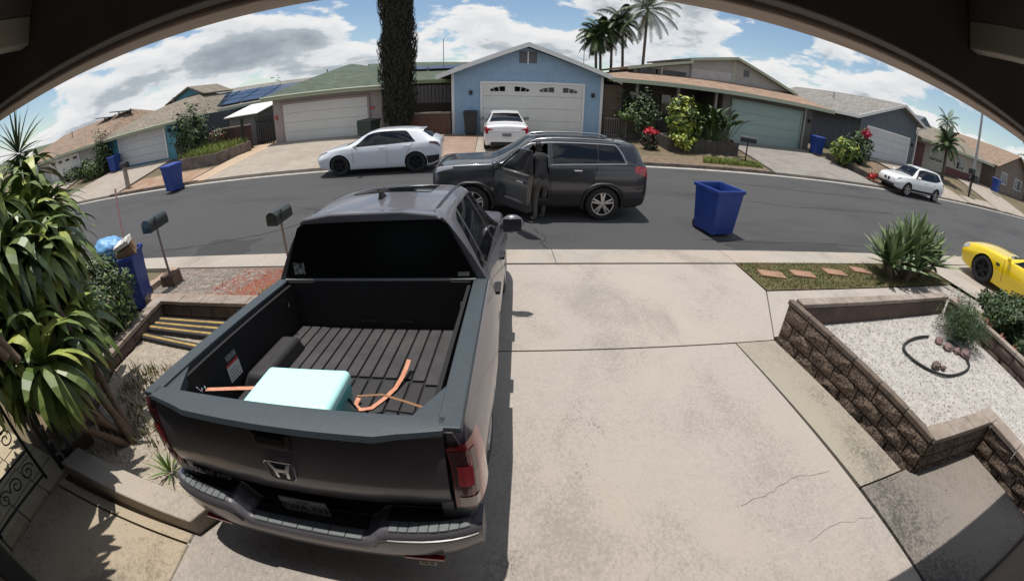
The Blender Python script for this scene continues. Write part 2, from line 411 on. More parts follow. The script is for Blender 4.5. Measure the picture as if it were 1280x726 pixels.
# far gutter (pale) and kerb stones
ft = thing('kerb', None, None); tag(ft, kind='structure')
def farsheet(name, x0, x1, d0, d1, m, dz, parent=None, x0b=None, x1b=None, zf=None, nu=None, nv=6):
    x0b = x0 if x0b is None else x0b; x1b = x1 if x1b is None else x1b
    return sheet(name, [(x0, yfar(x0) + d0), (x1, yfar(x1) + d0), (x1b, yfar(x1b) + d1), (x0b, yfar(x0b) + d1)], m, dz, nu or max(2, int((x1 - x0) * 1.5)), nv, parent, .1, zf)
M_gut = mat('gutter_concrete', (0.40, 0.38, 0.35), 0.9, c2=(0.30, 0.28, 0.26), scale=4)
x = -46.0
while x < 66: 
    farsheet('gutter_slab', x + .01, x + 2.99, 0.0, 0.27, M_gut, 0.004, ft, zf=zr, nu=3, nv=2); x += 3.0
# kerb stones only between the driveway mouths
M_kerb = mat('kerb_stone', (0.19, 0.15, 0.125), 0.9, c2=(0.10, 0.08, 0.065), scale=5, bump=.3)
mouths = [(-40, -26.2), (-24.5, -17.9), (-12.4, -5.9), (-5.9, 4.6), (11.6, 18.9), (23.6, 30.2), (36.4, 38.0), (40.0, 46.0)]
def in_mouth(x): return any(a < x < b for a, b in mouths)
x = -46.0
while x < 66:
    if not in_mouth(x + .6):
        b = MB(); y0 = yfar(x + .6) + .27; z = zr(x + .6, y0)
        b.box(-.595, 0, -.1, .595, .15, .135)
        b.build('kerb_stone', M_kerb, ft, bevel=.02, loc=(x + .6, y0, z), rot=(0, -.008, YAW))
    x += 1.2
# far driveways
M_drv1 = mat('far_driveway_concrete', (0.355, 0.31, 0.26), 0.9, c2=(0.29, 0.25, 0.21), scale=2.2, c3=(0.26, 0.21, 0.165), s3=.5)
M_drv2 = mat('peach_driveway_concrete', (0.46, 0.345, 0.245), 0.9, c2=(0.40, 0.29, 0.2), scale=2)
M_brn = mat('brown_driveway_concrete', (0.30, 0.205, 0.155), 0.9, c2=(0.23, 0.155, 0.115), scale=2, c3=(0.36, 0.28, 0.22), s3=.6)
def drive(x0, x1, x0b, x1b, m, d1=6.0):
    farsheet('driveway', x0, x1, .27, d1, m, 0.02, None, x0b, x1b, nv=14)
drive(-40, -26.4, -36, -28.0, M_drv1); drive(-24.5, -17.9, -24.2, -18.8, M_drv1)
drive(-12.0, -5.9, -11.3, -5.9, M_drv1); drive(-12.9, -12.02, -12.6, -11.32, M_drv2)
drive(-5.88, -0.9, -5.88, -.95, M_brn, 5.9); drive(-0.88, 4.6, -.93, 4.6, M_drv1, 5.9)
M_drv3 = mat('grey_driveway_concrete', (0.27, 0.245, 0.22), 0.9, c2=(0.215, 0.195, 0.175), scale=3, c3=(0.17, 0.15, 0.135), s3=.7, detail=9)
drive(11.6, 18.9, 12.2, 18.0, M_drv3); drive(23.6, 30.2, 23.7, 29.3, M_drv1)
drive(36.4, 46.0, 37.5, 45.0, M_drv1)
farsheet('pavement', -26.2, -24.6, .42, 1.5, M_drv1, .03)
farsheet('pavement', 5.0, 11.3, .42, 1.6, M_dirt, .02); farsheet('pavement', 19.1, 23.3, .42, 1.5, M_dirt, .02)
farsheet('pavement', 30.4, 36.2, .42, 1.5, M_drv1, .02); farsheet('pavement', -17.7, -12.95, .42, 2.2, mat('reddish_soil', (.26, .14, .09), .95, c2=(.33, .24, .17), scale=2), .02)
# distant hills beyond the houses
M_hill = mat('hill_scrub', (0.075, 0.10, 0.055), 0.95, c2=(0.13, 0.125, 0.08), scale=.004)
b = MB()
def hill(u, v):
    az = lerp(R(-100), R(40), u); d = lerp(2600, 4200, v)
    hgt = (70 + 70 * mnoise.noise((u * 9, 1.3, 0)) + 22 * mnoise.noise((u * 31, 4, 0))) * math.sin(math.pi * min(1, v * 1.0)) * sstep(R(35), R(-30), az)
    return (math.sin(az) * d, math.cos(az) * d, -4 + max(0, hgt))
b.grid(hill, 160, 10); tag(b.build('hills', M_hill, smooth=60), kind='structure')
# air: nothing in the picture fades enough to need a haze box

# ------------------------------------------------------------ scatter helpers
def stones_mesh(area, n, r0, r1, zf, sq=.6):
    b = MB()
    for i in range(n):
        x, y = area(); r = rnd.uniform(r0, r1)
        a = rnd.uniform(0, 6.28); z = zf(x, y)
        pts = []
        k = 5
        for j in range(k):
            t = a + 2 * math.pi * j / k; d = r * rnd.uniform(.75, 1.15); pts.append((x + math.cos(t) * d, y + math.sin(t) * d, z - r * .3))
        top = (x + rnd.uniform(-.2, .2) * r, y + rnd.uniform(-.2, .2) * r, z + r * sq)
        b.add(pts + [top], [(j, (j + 1) % k, k) for j in range(k)])
    return b
def in_poly(poly):
    xs = [p[0] for p in poly]; ys = [p[1] for p in poly]
    def f():
        while True:
            x, y = rnd.uniform(min(xs), max(xs)), rnd.uniform(min(ys), max(ys)); c = False
            for (x0, y0), (x1, y1) in zip(poly, poly[1:] + poly[:1]):
                if (y0 > y) != (y1 > y) and x < (x1 - x0) * (y - y0) / (y1 - y0) + x0: c = not c
            if c: return x, y
    return f
def flat_poly(name, poly, m, zf, parent=None, kind='structure'):
    bm = bmesh.new(); vs = [bm.verts.new((x, y, 0)) for x, y in poly]; bm.faces.new(vs)
    bmesh.ops.triangulate(bm, faces=bm.faces); bmesh.ops.subdivide_edges(bm, edges=bm.edges, cuts=5, use_grid_fill=True)
    for v in bm.verts: v.co.z = zf(v.co.x, v.co.y)
    me = bpy.data.meshes.new(name); bm.to_mesh(me); bm.free(); me.materials.append(m)
    o = bpy.data.objects.new(name, me); COL.objects.link(o); o.parent = parent
    if parent is None: tag(o, kind=kind)
    return o
def grass_mesh(area, n, h0, h1, zf, w=.008, lean=.5):
    b = MB()
    for i in range(n):
        x, y = area(); z = zf(x, y); h = rnd.uniform(h0, h1); a = rnd.uniform(0, 6.28); l = rnd.uniform(0, lean) * h
        dx, dy = math.cos(a), math.sin(a); px, py = -dy * w, dx * w
        b.add([(x - px, y - py, z), (x + px, y + py, z), (x + px * .6 + dx * l * .4, y + py * .6 + dy * l * .4, z + h * .6), (x - px * .6 + dx * l * .4, y - py * .6 + dy * l * .4, z + h * .6), (x + dx * l, y + dy * l, z + h)], [(0, 1, 2, 3), (3, 2, 4)])
    return b
# ------------------------------------------------------------ the house the camera hangs on: eave and walls
M_soff = mat('soffit_paint', (0.17, 0.15, 0.145), 0.75, c2=(0.14, 0.125, 0.12), scale=3)
M_fasc = mat('fascia_paint', (0.66, 0.54, 0.46), 0.7, c2=(0.55, 0.44, 0.37), scale=9, stretch=(.3, 3, 3), bump=.15)
M_beam = mat('rafter_paint', (0.46, 0.44, 0.39), 0.75, c2=(0.38, 0.36, 0.32), scale=4)
M_panel = mat('soffit_panel_paint', (0.42, 0.42, 0.39), 0.75, c2=(0.36, 0.36, 0.33), scale=3)
hs = thing('carport_house', 'dark brown eave and wall of the house the view looks out from', 'house')
XL, XR = -9.0, 4.47
MB().box(XL, 0.62, 3.160, XR, 0.70, 3.42).build('fascia', M_fasc, hs, bevel=.006)
MB().box(XL, -0.3, 3.42, XR, 0.619, 3.45).build('soffit', M_panel, hs)
MB().box(XL, -0.9, 3.455, XR + .06, 0.78, 3.52).build('roof_edge', M_beam, hs)
MB().box(XL, 0.575, 3.172, XR - .02, 0.617, 3.418).build('eave_board', M_soff, hs, bevel=.004)
MB().box(XL, -.13, 3.03, XR - .02, 0.02, 3.418).build('ledger', M_soff, hs, bevel=.004) if False else None
for x in (-1.02, 1.02, -2.2, 2.2, 3.4, -3.4, -4.8, -6.2):
    MB().box(x - .022, -.14, 3.262, x + .022, 0.572, 3.33).build('rafter', M_beam, hs, bevel=.004)
    MB().box(x - .022, -.14, 3.331, x + .022, 0.572, 3.418).build('blocking', M_soff, hs)
MB().box(XL, -0.35, -.2, XR, -0.15, 3.418).build('wall', mat('brown_wall', (.09, .07, .055), .8, c2=(.07, .055, .045), scale=4), hs)
MB().box(-4.9, -.148, .2, -2.6, 0.03, 3.0).build('garage_door', mat('dark_trim', (.02, .02, .022), .5), hs, bevel=.01)
MB().box(3.6, -.148, .2, 4.4, -.11, 2.6).build('trim_board', M_soff, hs, bevel=.01)

# ------------------------------------------------------------ right planter: split-face block wall, gravel, hose, fern
M_block = mat('splitface_block', (0.17, 0.12, 0.085), 0.95, c2=(0.035, 0.027, 0.024), scale=38, bump=1.0, bscale=60, c3=(0.40, 0.30, 0.22), s3=40, lo=.44, hi=.56)
M_cap = mat('cap_block', (0.29, 0.235, 0.195), 0.9, c2=(0.20, 0.16, 0.13), scale=7, bump=.4, bscale=60, c3=(.36, .31, .27), s3=2)
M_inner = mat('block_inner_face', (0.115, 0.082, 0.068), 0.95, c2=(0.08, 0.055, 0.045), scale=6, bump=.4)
pw = thing('planter_wall', 'raised planter of rough brown split-face blocks with white gravel beside the driveway', 'planter')
ZT = 0.82
def block_run(p0, p1, z0f, ztop, thick, n, rows, side, m=M_block, parent=None, name='block', rough=.017):
    """courses of blocks between two ground points; side=+1 puts the thickness to the left of p0->p1"""
    p0 = Vector((*p0, 0)); p1 = Vector((*p1, 0)); d = (p1 - p0); L_ = d.length; d.normalize(); nrm = Vector((-d.y, d.x, 0)) * side
    w = L_ / n
    for r_ in range(rows):
        for i in range(-1, n):
            a = max(0, (i + (.5 if r_ % 2 else 0)) * w) ; bb = min(L_, (i + 1 + (.5 if r_ % 2 else 0)) * w)
            if bb - a < .03: continue
            def zb(t):
                q = p0 + d * t; lo = z0f(q.x, q.y); return lo + (ztop - .065 - lo) * r_ / rows, lo + (ztop - .065 - lo) * (r_ + 1) / rows
            b = MB(); k = 4
            za, zb_ = zb(a), zb(bb)
            def P(u, v, dep):
                t = a + .009 + (bb - a - .018) * u; q = p0 + d * t
                z = lerp(lerp(za[0], zb_[0], u) + .009, lerp(za[1], zb_[1], u) - .009, v)
                return q + nrm * dep + Vector((0, 0, z))
            edge = lambda u, v: min(u, 1 - u, v, 1 - v)
            b.grid(lambda u, v: P(u, v, -(rough * rnd.uniform(.3, 1.6) if edge(u, v) > .01 else 0)), k, 3)
            b.add([P(0, 0, 0), P(1, 0, 0), P(1, 1, 0), P(0, 1, 0), P(0, 0, thick), P(1, 0, thick), P(1, 1, thick), P(0, 1, thick)], [(4, 7, 6, 5), (0, 4, 5, 1), (1, 5, 6, 2), (2, 6, 7, 3), (3, 7, 4, 0)])
            b.build(name, m, parent)
def cap_run(p0, p1, ztop, width, n, side, parent, m=M_cap, over=.02, name='cap_block', h=.06, z1=None):
    p0 = Vector((*p0, 0)); p1 = Vector((*p1, 0)); d = p1 - p0; L_ = d.length; d.normalize(); nrm = Vector((-d.y, d.x, 0)) * side
    for i in range(n):
        a, bb = i * L_ / n + .004, (i + 1) * L_ / n - .004
        zt = ztop if z1 is None else lerp(ztop, z1, (i + .5) / n); zt += rnd.uniform(-.002, .002)
        c = [p0 + d * a - nrm * over, p0 + d * bb - nrm * over, p0 + d * bb + nrm * width, p0 + d * a + nrm * width]
        b = MB(); b.hexa([(q.x, q.y, zt - h) for q in c], [(q.x, q.y, zt) for q in c]); b.build(name, m, parent, bevel=.008)
low = lambda x, y: gz(x, y) - .1
block_run((3.60, 3.78), (3.70, 1.26), low, ZT, .12, 6, 3, 1, parent=pw)       # along the driveway
cap_run((3.60, 3.80), (3.70, 1.26), ZT, .075, 6, 1, pw, over=.008, m=mat('dark_cap_block', (.15, .115, .09), .9, c2=(.09, .07, .055), scale=9, bump=.4))
block_run((7.45, 3.80), (3.62, 3.80), low, ZT, .14, 9, 3, 1, parent=pw)       # street side
cap_run((7.47, 3.80), (3.735, 3.80), ZT + .002, .15, 9, 1, pw, over=.012)
block_run((3.72, 1.245), (4.86, 1.13), low, ZT, .2, 3, 3, 1, parent=pw)      # towards the house
cap_run((3.72, 1.245), (4.858, 1.13), ZT + .001, .18, 3, 1, pw, over=.012)
MB().box(4.852, 1.118, .2, 4.985, 1.32, ZT - .06).build('block', M_block, pw, bevel=.006); MB().box(4.866, 1.105, ZT - .058, 5.12, 1.315, ZT + .0015).build('cap_block', M_cap, pw, bevel=.008)
block_run((4.90, 1.11), (4.98, -.3), low, ZT, .2, 3, 3, 1, parent=pw)
cap_run((4.905, 1.10), (4.98, -.3), ZT + .003, .22, 3, 1, pw)
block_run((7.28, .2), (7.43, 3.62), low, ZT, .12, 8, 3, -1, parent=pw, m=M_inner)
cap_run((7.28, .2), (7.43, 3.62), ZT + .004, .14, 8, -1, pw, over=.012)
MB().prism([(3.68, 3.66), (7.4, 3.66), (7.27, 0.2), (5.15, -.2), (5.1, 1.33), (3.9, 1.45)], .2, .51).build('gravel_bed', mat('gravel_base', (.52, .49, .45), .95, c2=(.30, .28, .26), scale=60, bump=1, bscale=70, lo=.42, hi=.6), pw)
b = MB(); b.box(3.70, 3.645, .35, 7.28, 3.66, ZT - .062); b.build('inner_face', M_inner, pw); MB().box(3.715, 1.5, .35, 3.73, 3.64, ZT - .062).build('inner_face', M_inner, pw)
M_grav = mat('white_gravel', (0.56, 0.53, 0.50), 0.9, c2=(0.36, 0.34, 0.32), scale=9, lo=.4, hi=.62)
gp = [(3.69, 3.63), (7.38, 3.63), (7.25, .2), (5.18, -.2), (5.14, 1.36), (3.92, 1.48)]
st = stones_mesh(in_poly(gp), 15000, .009, .02, lambda x, y: .512); tag(st.build('gravel', M_grav, pw), kind='stuff')
st = stones_mesh(in_poly(gp), 1500, .012, .024, lambda x, y: .515); tag(st.build('gravel', mat('grey_gravel', (.22, .2, .19), .95, c2=(.33, .3, .27), scale=10), pw), kind='stuff')

# ------------------------------------------------------------ grass strip with stepping stones
M_grass = mat('dry_grass', (0.10, 0.115, 0.035), 0.9, c2=(0.22, 0.175, 0.085), scale=2.2, lo=.4, hi=.62)
M_grass2 = mat('green_grass', (0.07, 0.13, 0.02), 0.9, c2=(0.13, 0.19, 0.04), scale=3)
gs = [(4.42, 5.262), (8.2, 5.262), (10.6, 5.27), (10.7, 6.452), (4.50, 6.452)]
flat_poly('grass_bed', gs, mat('thin_turf', (.10, .105, .035), .95, c2=(.15, .125, .065), scale=6, bump=.6, c3=(.12, .08, .05), s3=1.5), lambda x, y: gz(x, y) + .012)
tag(grass_mesh(in_poly(gs), 14000, .02, .06, lambda x, y: gz(x, y) + .01, .006, .9).build('grass', M_grass), kind='stuff')
M_paver = mat('terracotta_paver', (0.33, 0.195, 0.13), 0.9, c2=(0.27, 0.155, 0.10), scale=8, bump=.3)
for i, (x, y, a, lab) in enumerate([(4.95, 5.88, -.25, 'terracotta stepping stone nearest the driveway edge in the dry grass'), (5.72, 5.88, -.22, 'second terracotta stepping stone from the driveway in the dry grass'), (6.68, 5.95, -.2, 'third terracotta stepping stone out from the driveway, in dry grass'), (7.62, 6.05, -.25, 'terracotta stepping stone at the foot of the spiky yucca')]):
    o = MB().box(-.26, -.15, -.03, .26, .15, .035).build('stepping_stone', M_paver, None, bevel=.012, loc=(x, y, gz(x, y) + .015), rot=(-.06, .01, a))
    tag(o, lab, 'stepping stone', 'stepping stones in the grass strip')
sheet('path', [(3.62, 3.86), (10.8, 3.86), (10.5, 5.25), (4.42, 5.25)], M_conc, -.004, 30, 8)

# garden hose loop, rocks and seedling in the gravel
pts = []
for i in range(41):
    t = i / 40 * 2 * math.pi * .90 + 1.2
    pts.append((5.85 + .70 * math.cos(t) * (1 + .08 * math.sin(3 * t)), 2.62 + .50 * math.sin(t) * (1 + .1 * math.cos(2 * t)), .54 + .004 * math.sin(5 * t)))
tag(MB().tube(pts, .019, 8).build('garden_hose', M_rubber, smooth=60), 'black garden hose lying in a loop on the white gravel', 'hose')
M_rock = mat('brown_rock', (.16, .115, .10), .9, c2=(.09, .065, .06), scale=14, bump=.8)
for x, y, r, lab in [(5.48, 2.42, .07, 'larger brown rock inside the hose loop'), (5.60, 2.35, .045, 'small brown rock inside the hose loop')]:
    o = MB().ball((0, 0, 0), r, 9, 6, (1.4, .9, .8), .2).build('rock', M_rock, loc=(x, y, .53 + r * .3)); tag(o, lab, 'rock')
for i, (x, y, r, lab) in enumerate([(6.25, 2.72, .09, 'mauve rock at the near foot of the feathery fern'), (6.38, 2.60, .07, 'small pale rock against the fern stems'), (6.22, 2.9, .08, 'brown rock at the left of the fern'), (6.5, 2.48, .1, 'dark red rock nearest the house below the fern')]):
    o = MB().ball((0, 0, 0), r, 9, 6, (1.2, .9, .7), .2).build('rock', mat('mauve_rock', (.24, .16, .15), .9, c2=(.13, .08, .08), scale=14, bump=.8), loc=(x, y, .525 + r * .3)); tag(o, lab, 'rock')

# ------------------------------------------------------------ left planters
M_red = M_red
lp = thing('planter_wall', 'low brown block planter with pale gravel left of the pickup truck', 'planter')
LZ = .50
A_, B_, C_ = (-5.05, 4.50), (-4.80, 2.85), (-4.05, 1.45)
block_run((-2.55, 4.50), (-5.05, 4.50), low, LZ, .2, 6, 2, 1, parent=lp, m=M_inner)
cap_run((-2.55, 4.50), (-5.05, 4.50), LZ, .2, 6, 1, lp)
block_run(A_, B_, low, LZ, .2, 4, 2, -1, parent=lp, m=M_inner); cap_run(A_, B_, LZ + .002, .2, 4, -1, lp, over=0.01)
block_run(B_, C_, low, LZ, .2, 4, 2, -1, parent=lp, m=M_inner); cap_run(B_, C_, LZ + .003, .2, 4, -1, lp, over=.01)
gb = [(-5.0, 4.28), (-2.5, 4.28), (-2.42, 1.38), (-4.0, 1.48), (-4.78, 2.85)]
flat_poly('gravel_bed', gb, mat('buff_gravel', (.44, .38, .30), .95, c2=(.27, .23, .18), scale=50, bump=1, bscale=60, lo=.42, hi=.6), lambda x, y: gz(x, y) + .03, lp)
tag(stones_mesh(in_poly(gb), 7000, .008, .018, lambda x, y: gz(x, y) + .034).build('gravel', mat('buff_stones', (.55, .49, .41), .9, c2=(.34, .29, .23), scale=9), lp), kind='stuff')
tag(grass_mesh(in_poly([(-4.5, 3.0), (-2.9, 3.1), (-2.7, 1.9), (-3.9, 1.7)]), 900, .05, .16, lambda x, y: gz(x, y) + .03, .008, .9).build('weeds', mat('weeds', (.11, .12, .04), .9, c2=(.2, .16, .08), scale=3)), kind='stuff')
# concrete edging block beside the path
cb = MB().hexa([(-3.98, 1.20, .2), (-2.16, 1.14, .2), (-2.05, 1.34, .2), (-3.9, 1.45, .2)], [(-3.98, 1.20, .56), (-2.16, 1.14, .56), (-2.05, 1.34, .56), (-3.9, 1.45, .56)])
tag(cb.build('concrete_kerb', M_conc2, bevel=.012), 'raised pale concrete kerb between the walk and the left gravel bed', 'kerb')
# far left of the walk: blocks, and black slats that stand for shade
bk = thing('block_wall', 'brown block curb running left from the raised concrete kerb', 'wall')
cap_run((-4.03, 1.42), (-6.6, 2.15), .55, .28, 6, -1, bk, m=mat('brown_block', (.15, .105, .08), .95, c2=(.11, .075, .055), scale=6, bump=.5), over=.0, h=.4, name='block')
shade_set = thing('shade_slats', 'black slats standing in for shade under the big strap-leaved plant', 'fence')
for i in range(6):
    MB().box(0, -.02, 0, 2.6, .02, .12).build('slat', M_black, shade_set, loc=(-4.15, 1.28, gz(-4.15, 1.28) + .02 + i * .16), rot=(0, .03, R(164.5)))
for t in (0.0, 1.25, 2.5):
    MB().box(t - .03, .025, -.05, t + .03, .075, 1.0).build('post', M_black, shade_set, loc=(-4.15, 1.28, .38), rot=(0, 0, R(164.5)))
# scrolled iron gate
gt = thing('scroll_gate', 'black wrought iron gate with curled scrolls at the left end of the walk', 'gate', (-4.32, .12, .46), R(82))
MB().tube([(0, 0, 0), (0, 0, 1.0)], .018).build('frame_bar', M_black, gt); MB().tube([(.9, 0, 0), (.9, 0, 1.0)], .018).build('frame_bar', M_black, gt)
MB().tube([(0, 0, .05), (.9, 0, .05)], .014).build('frame_bar', M_black, gt); MB().tube([(0, 0, .95), (.9, 0, .95)], .014).build('frame_bar', M_black, gt)
MB().tube([(0, 0, .36), (.9, 0, .36)], .012).build('frame_bar', M_black, gt)
for i in range(4):
    for j in range(4):
        s = 1 if (i + j) % 2 else -1; c = (.13 + i * .21, .46 + j * .13)
        if j == 0: c = (c[0], .2)
        pts = [(c[0] + s * (.10 - .085 * t) * math.cos(t * 9 + j), 0, c[1] + (.085 - .07 * t) * math.sin(t * 9 + j)) for t in [k / 22 for k in range(23)]]
        MB().tube(pts, .008, 5).build('scroll', M_black, gt)
# front gravel bed with red mulch
fb = [(-6.35, 5.02), (-2.6, 4.95), (-2.65, 6.42), (-6.75, 6.42)]
flat_poly('soil', fb, mat('mulch_soil', (.22, .17, .13), .95, c2=(.13, .1, .08), scale=30, bump=.8, c3=(.30, .10, .06), s3=.9), lambda x, y: gz(x, y) + .02)
tag(stones_mesh(in_poly([(-6.3, 5.05), (-4.3, 5.05), (-4.1, 6.3), (-6.6, 6.38)]), 3000, .012, .026, lambda x, y: gz(x, y) + .025).build('gravel', mat('grey_pebbles', (.42, .38, .34), .9, c2=(.2, .17, .15), scale=9)), kind='stuff')
tag(stones_mesh(in_poly([(-4.9, 5.1), (-2.65, 5.05), (-2.7, 6.35), (-4.7, 6.35)]), 1700, .015, .035, lambda x, y: gz(x, y) + .025, .35).build('red_mulch', mat('red_mulch', (.34, .10, .055), .95, c2=(.2, .06, .04), scale=9)), kind='stuff')
tag(grass_mesh(in_poly([(-3.7, 5.1), (-2.7, 5.1), (-2.7, 5.9), (-3.5, 5.6)]), 1300, .05, .13, lambda x, y: gz(x, y) + .02, .009, .9).build('weeds', M_grass2), kind='stuff')
bw = thing('brick_edging', 'reddish brick edging in front of the pebble and red mulch bed', 'edging')
bm_ = MB().box(-.16, -.10, -.1, .16, .10, .10)
M_brick = mat('weathered_brick', (.30, .19, .14), .9, c2=(.38, .30, .24), scale=5, bump=.4)
bme = bm_.mesh('brick', M_brick)
for i in range(11):
    x = -6.15 + i * .335; o = link('brick', bme, bw, (x, 4.80 + rnd.uniform(-.01, .01), gz(x, 4.8) + .04), (0, 0, rnd.uniform(-.03, .03)))
for i in range(4):
    link('brick', bme, bw, (-6.36 - i * .02, 5.05 + i * .335, gz(-6.4, 5 + i * .33) + .02), (0, 0, R(92)))
# rubber parking stops with yellow stripes, stacked like boards
M_yel = mat('faded_yellow_paint', (.40, .27, .075), .75, c2=(.26, .17, .055), scale=8)
for i, (x, y, z, a, lab) in enumerate([(-4.42, 4.12, .03, -.02, 'striped rubber board lying furthest from the truck bed wall, by the planter edge'), (-4.36, 3.98, .03, -.03, 'second black and yellow rubber board from the planter edge'), (-4.30, 3.83, .04, -.05, 'third black and yellow rubber board from the planter edge'), (-4.40, 3.60, .02, -.12, 'skewed black and yellow rubber board lying nearest the house')]):
    t = thing('striped_board', lab, 'board', (x, y, gz(x, y) + z), a, 'black and yellow boards on the gravel')
    MB().prism([(-.075, 0), (.075, 0), (.06, .07), (-.06, .07)], -.80, .80, 'x').build('body', M_rubber, t, bevel=.008)
    MB().box(-.79, -.022, .071, .79, .020, .074).build('stripe', M_yel, t)
# ------------------------------------------------------------ the houses across the street
def siding(name, c, period=.2, depth=.6, vertical=True, rough=.7):
    if name in _m: return _m[name]
    m = mat(name, c, rough, c2=tuple(k * .88 for k in c), scale=2.5)
    N, L = m.node_tree.nodes, m.node_tree.links
    tc = N.new('ShaderNodeTexCoord'); w = N.new('ShaderNodeTexWave'); w.wave_type = 'BANDS'; w.bands_direction = 'X' if vertical else 'Z'
    w.wave_profile = 'SAW'; w.inputs['Scale'].default_value = .314 / period; L.new(tc.outputs['Object'], w.inputs['Vector'])
    cr = N.new('ShaderNodeValToRGB'); cr.color_ramp.elements[0].position = .0; cr.color_ramp.elements[1].position = .12; L.new(w.outputs['Fac'], cr.inputs[0])
    bp = N.new('ShaderNodeBump'); bp.inputs['Strength'].default_value = depth; bp.inputs['Distance'].default_value = .01
    L.new(cr.outputs[0], bp.inputs['Height']); L.new(bp.outputs[0], N['Principled BSDF'].inputs['Normal'])
    return m
def shingle(name, c, c2):
    """asphalt shingles: courses with dark laps and tone from tab to tab"""
    if name in _m: return _m[name]
    m = mat(name, c, .95, c2=c2, scale=3, c3=tuple(k * .75 for k in c), s3=.5, bump=.6, bscale=14)
    N, L = m.node_tree.nodes, m.node_tree.links; b = N['Principled BSDF']; src = b.inputs['Base Color'].links[0].from_socket
    tc = N.new('ShaderNodeTexCoord'); br = N.new('ShaderNodeTexBrick'); L.new(tc.outputs['Object'], br.inputs['Vector']); br.inputs['Scale'].default_value = 1.0
    br.inputs['Brick Width'].default_value = .45; br.inputs['Row Height'].default_value = .20; br.inputs['Mortar Size'].default_value = .016; br.inputs['Bias'].default_value = .1
    br.inputs['Color1'].default_value = (.78, .78, .78, 1); br.inputs['Color2'].default_value = (1.18, 1.18, 1.18, 1); br.inputs['Mortar'].default_value = (.5, .5, .5, 1)
    x = N.new('ShaderNodeMix'); x.data_type = 'RGBA'; x.blend_type = 'MULTIPLY'; x.inputs[0].default_value = 1.0; L.new(src, x.inputs[6]); L.new(br.outputs['Color'], x.inputs[7]); L.new(x.outputs[2], b.inputs['Base Color'])
    return m
M_wblue = siding('blue_siding', (.285, .42, .575), .3)
M_wgreen = siding('greige_siding', (.38, .33, .31), .3)
M_wteal = siding('teal_siding', (.075, .25, .37), .2)
M_wteal2 = siding('bright_teal_siding', (.085, .265, .35), .2)
M_wr1 = siding('brown_grey_siding', (.12, .112, .102), .2)
M_wr1b = siding('taupe_siding', (.34, .335, .32), .3)
M_wr2 = siding('slate_blue_siding', (.105, .125, .155), .3)
M_wr3 = siding('beige_siding', (.44, .41, .36), .3)
M_doorw = mat('white_garage_door', (.64, .63, .60), .5, c2=(.60, .59, .56), scale=1.5)
M_doorg = mat('sage_garage_door', (.275, .37, .345), .5, c2=(.25, .34, .32), scale=1.5)
M_doorb = mat('pale_garage_door', (.50, .51, .53), .5, c2=(.47, .48, .5), scale=1.5)
M_rgreen = shingle('green_shingles', (.095, .122, .088), (.07, .092, .066))
M_rtan = shingle('tan_shingles', (.33, .225, .16), (.25, .165, .115))
M_rorange = shingle('orange_shingles', (.285, .20, .145), (.22, .155, .11))
M_rgrey = shingle('grey_shingles', (.25, .235, .215), (.2, .19, .17))
M_rtaupe = shingle('taupe_shingles', (.24, .205, .16), (.19, .16, .125))
M_gtrim = mat('pale_green_trim', (.36, .40, .30), .6)
M_solar = mat('solar_cell', (.02, .03, .055), .15, c2=(.03, .045, .08), scale=2, spec=.7)

def house(name, label, x0, cat='house'):
    return thing(name, label, cat, (x0, 20.8 + YAW * x0, hb(x0)), YAW)
def roof(parent, name, vs, fs, m, th=.14):
    o = MB().add(vs, fs).build(name, m, parent, merge=False)
    md = o.modifiers.new('thick', 'SOLIDIFY'); md.thickness = th; md.offset = -1
    bm = bmesh.new(); bm.from_mesh(o.data)
    for f in bm.faces:
        if f.normal.z < 0: f.normal_flip()
    bm.to_mesh(o.data); bm.free()
    return o
def board(parent, p, q, h, t, m, name='fascia'):
    """a board from p to q, height h below the line, thickness t towards -y"""
    p, q = Vector(p), Vector(q); d = (q - p).normalized(); n = Vector((0, 0, 1)).cross(d).normalized() * -t
    dn = Vector((0, 0, -h))
    return MB().add([p, q, q + dn, p + dn, p + n, q + n, q + dn + n, p + dn + n], [(0, 1, 2, 3), (4, 7, 6, 5), (0, 4, 5, 1), (3, 2, 6, 7), (0, 3, 7, 4), (1, 5, 6, 2)]).build(name, m, parent)
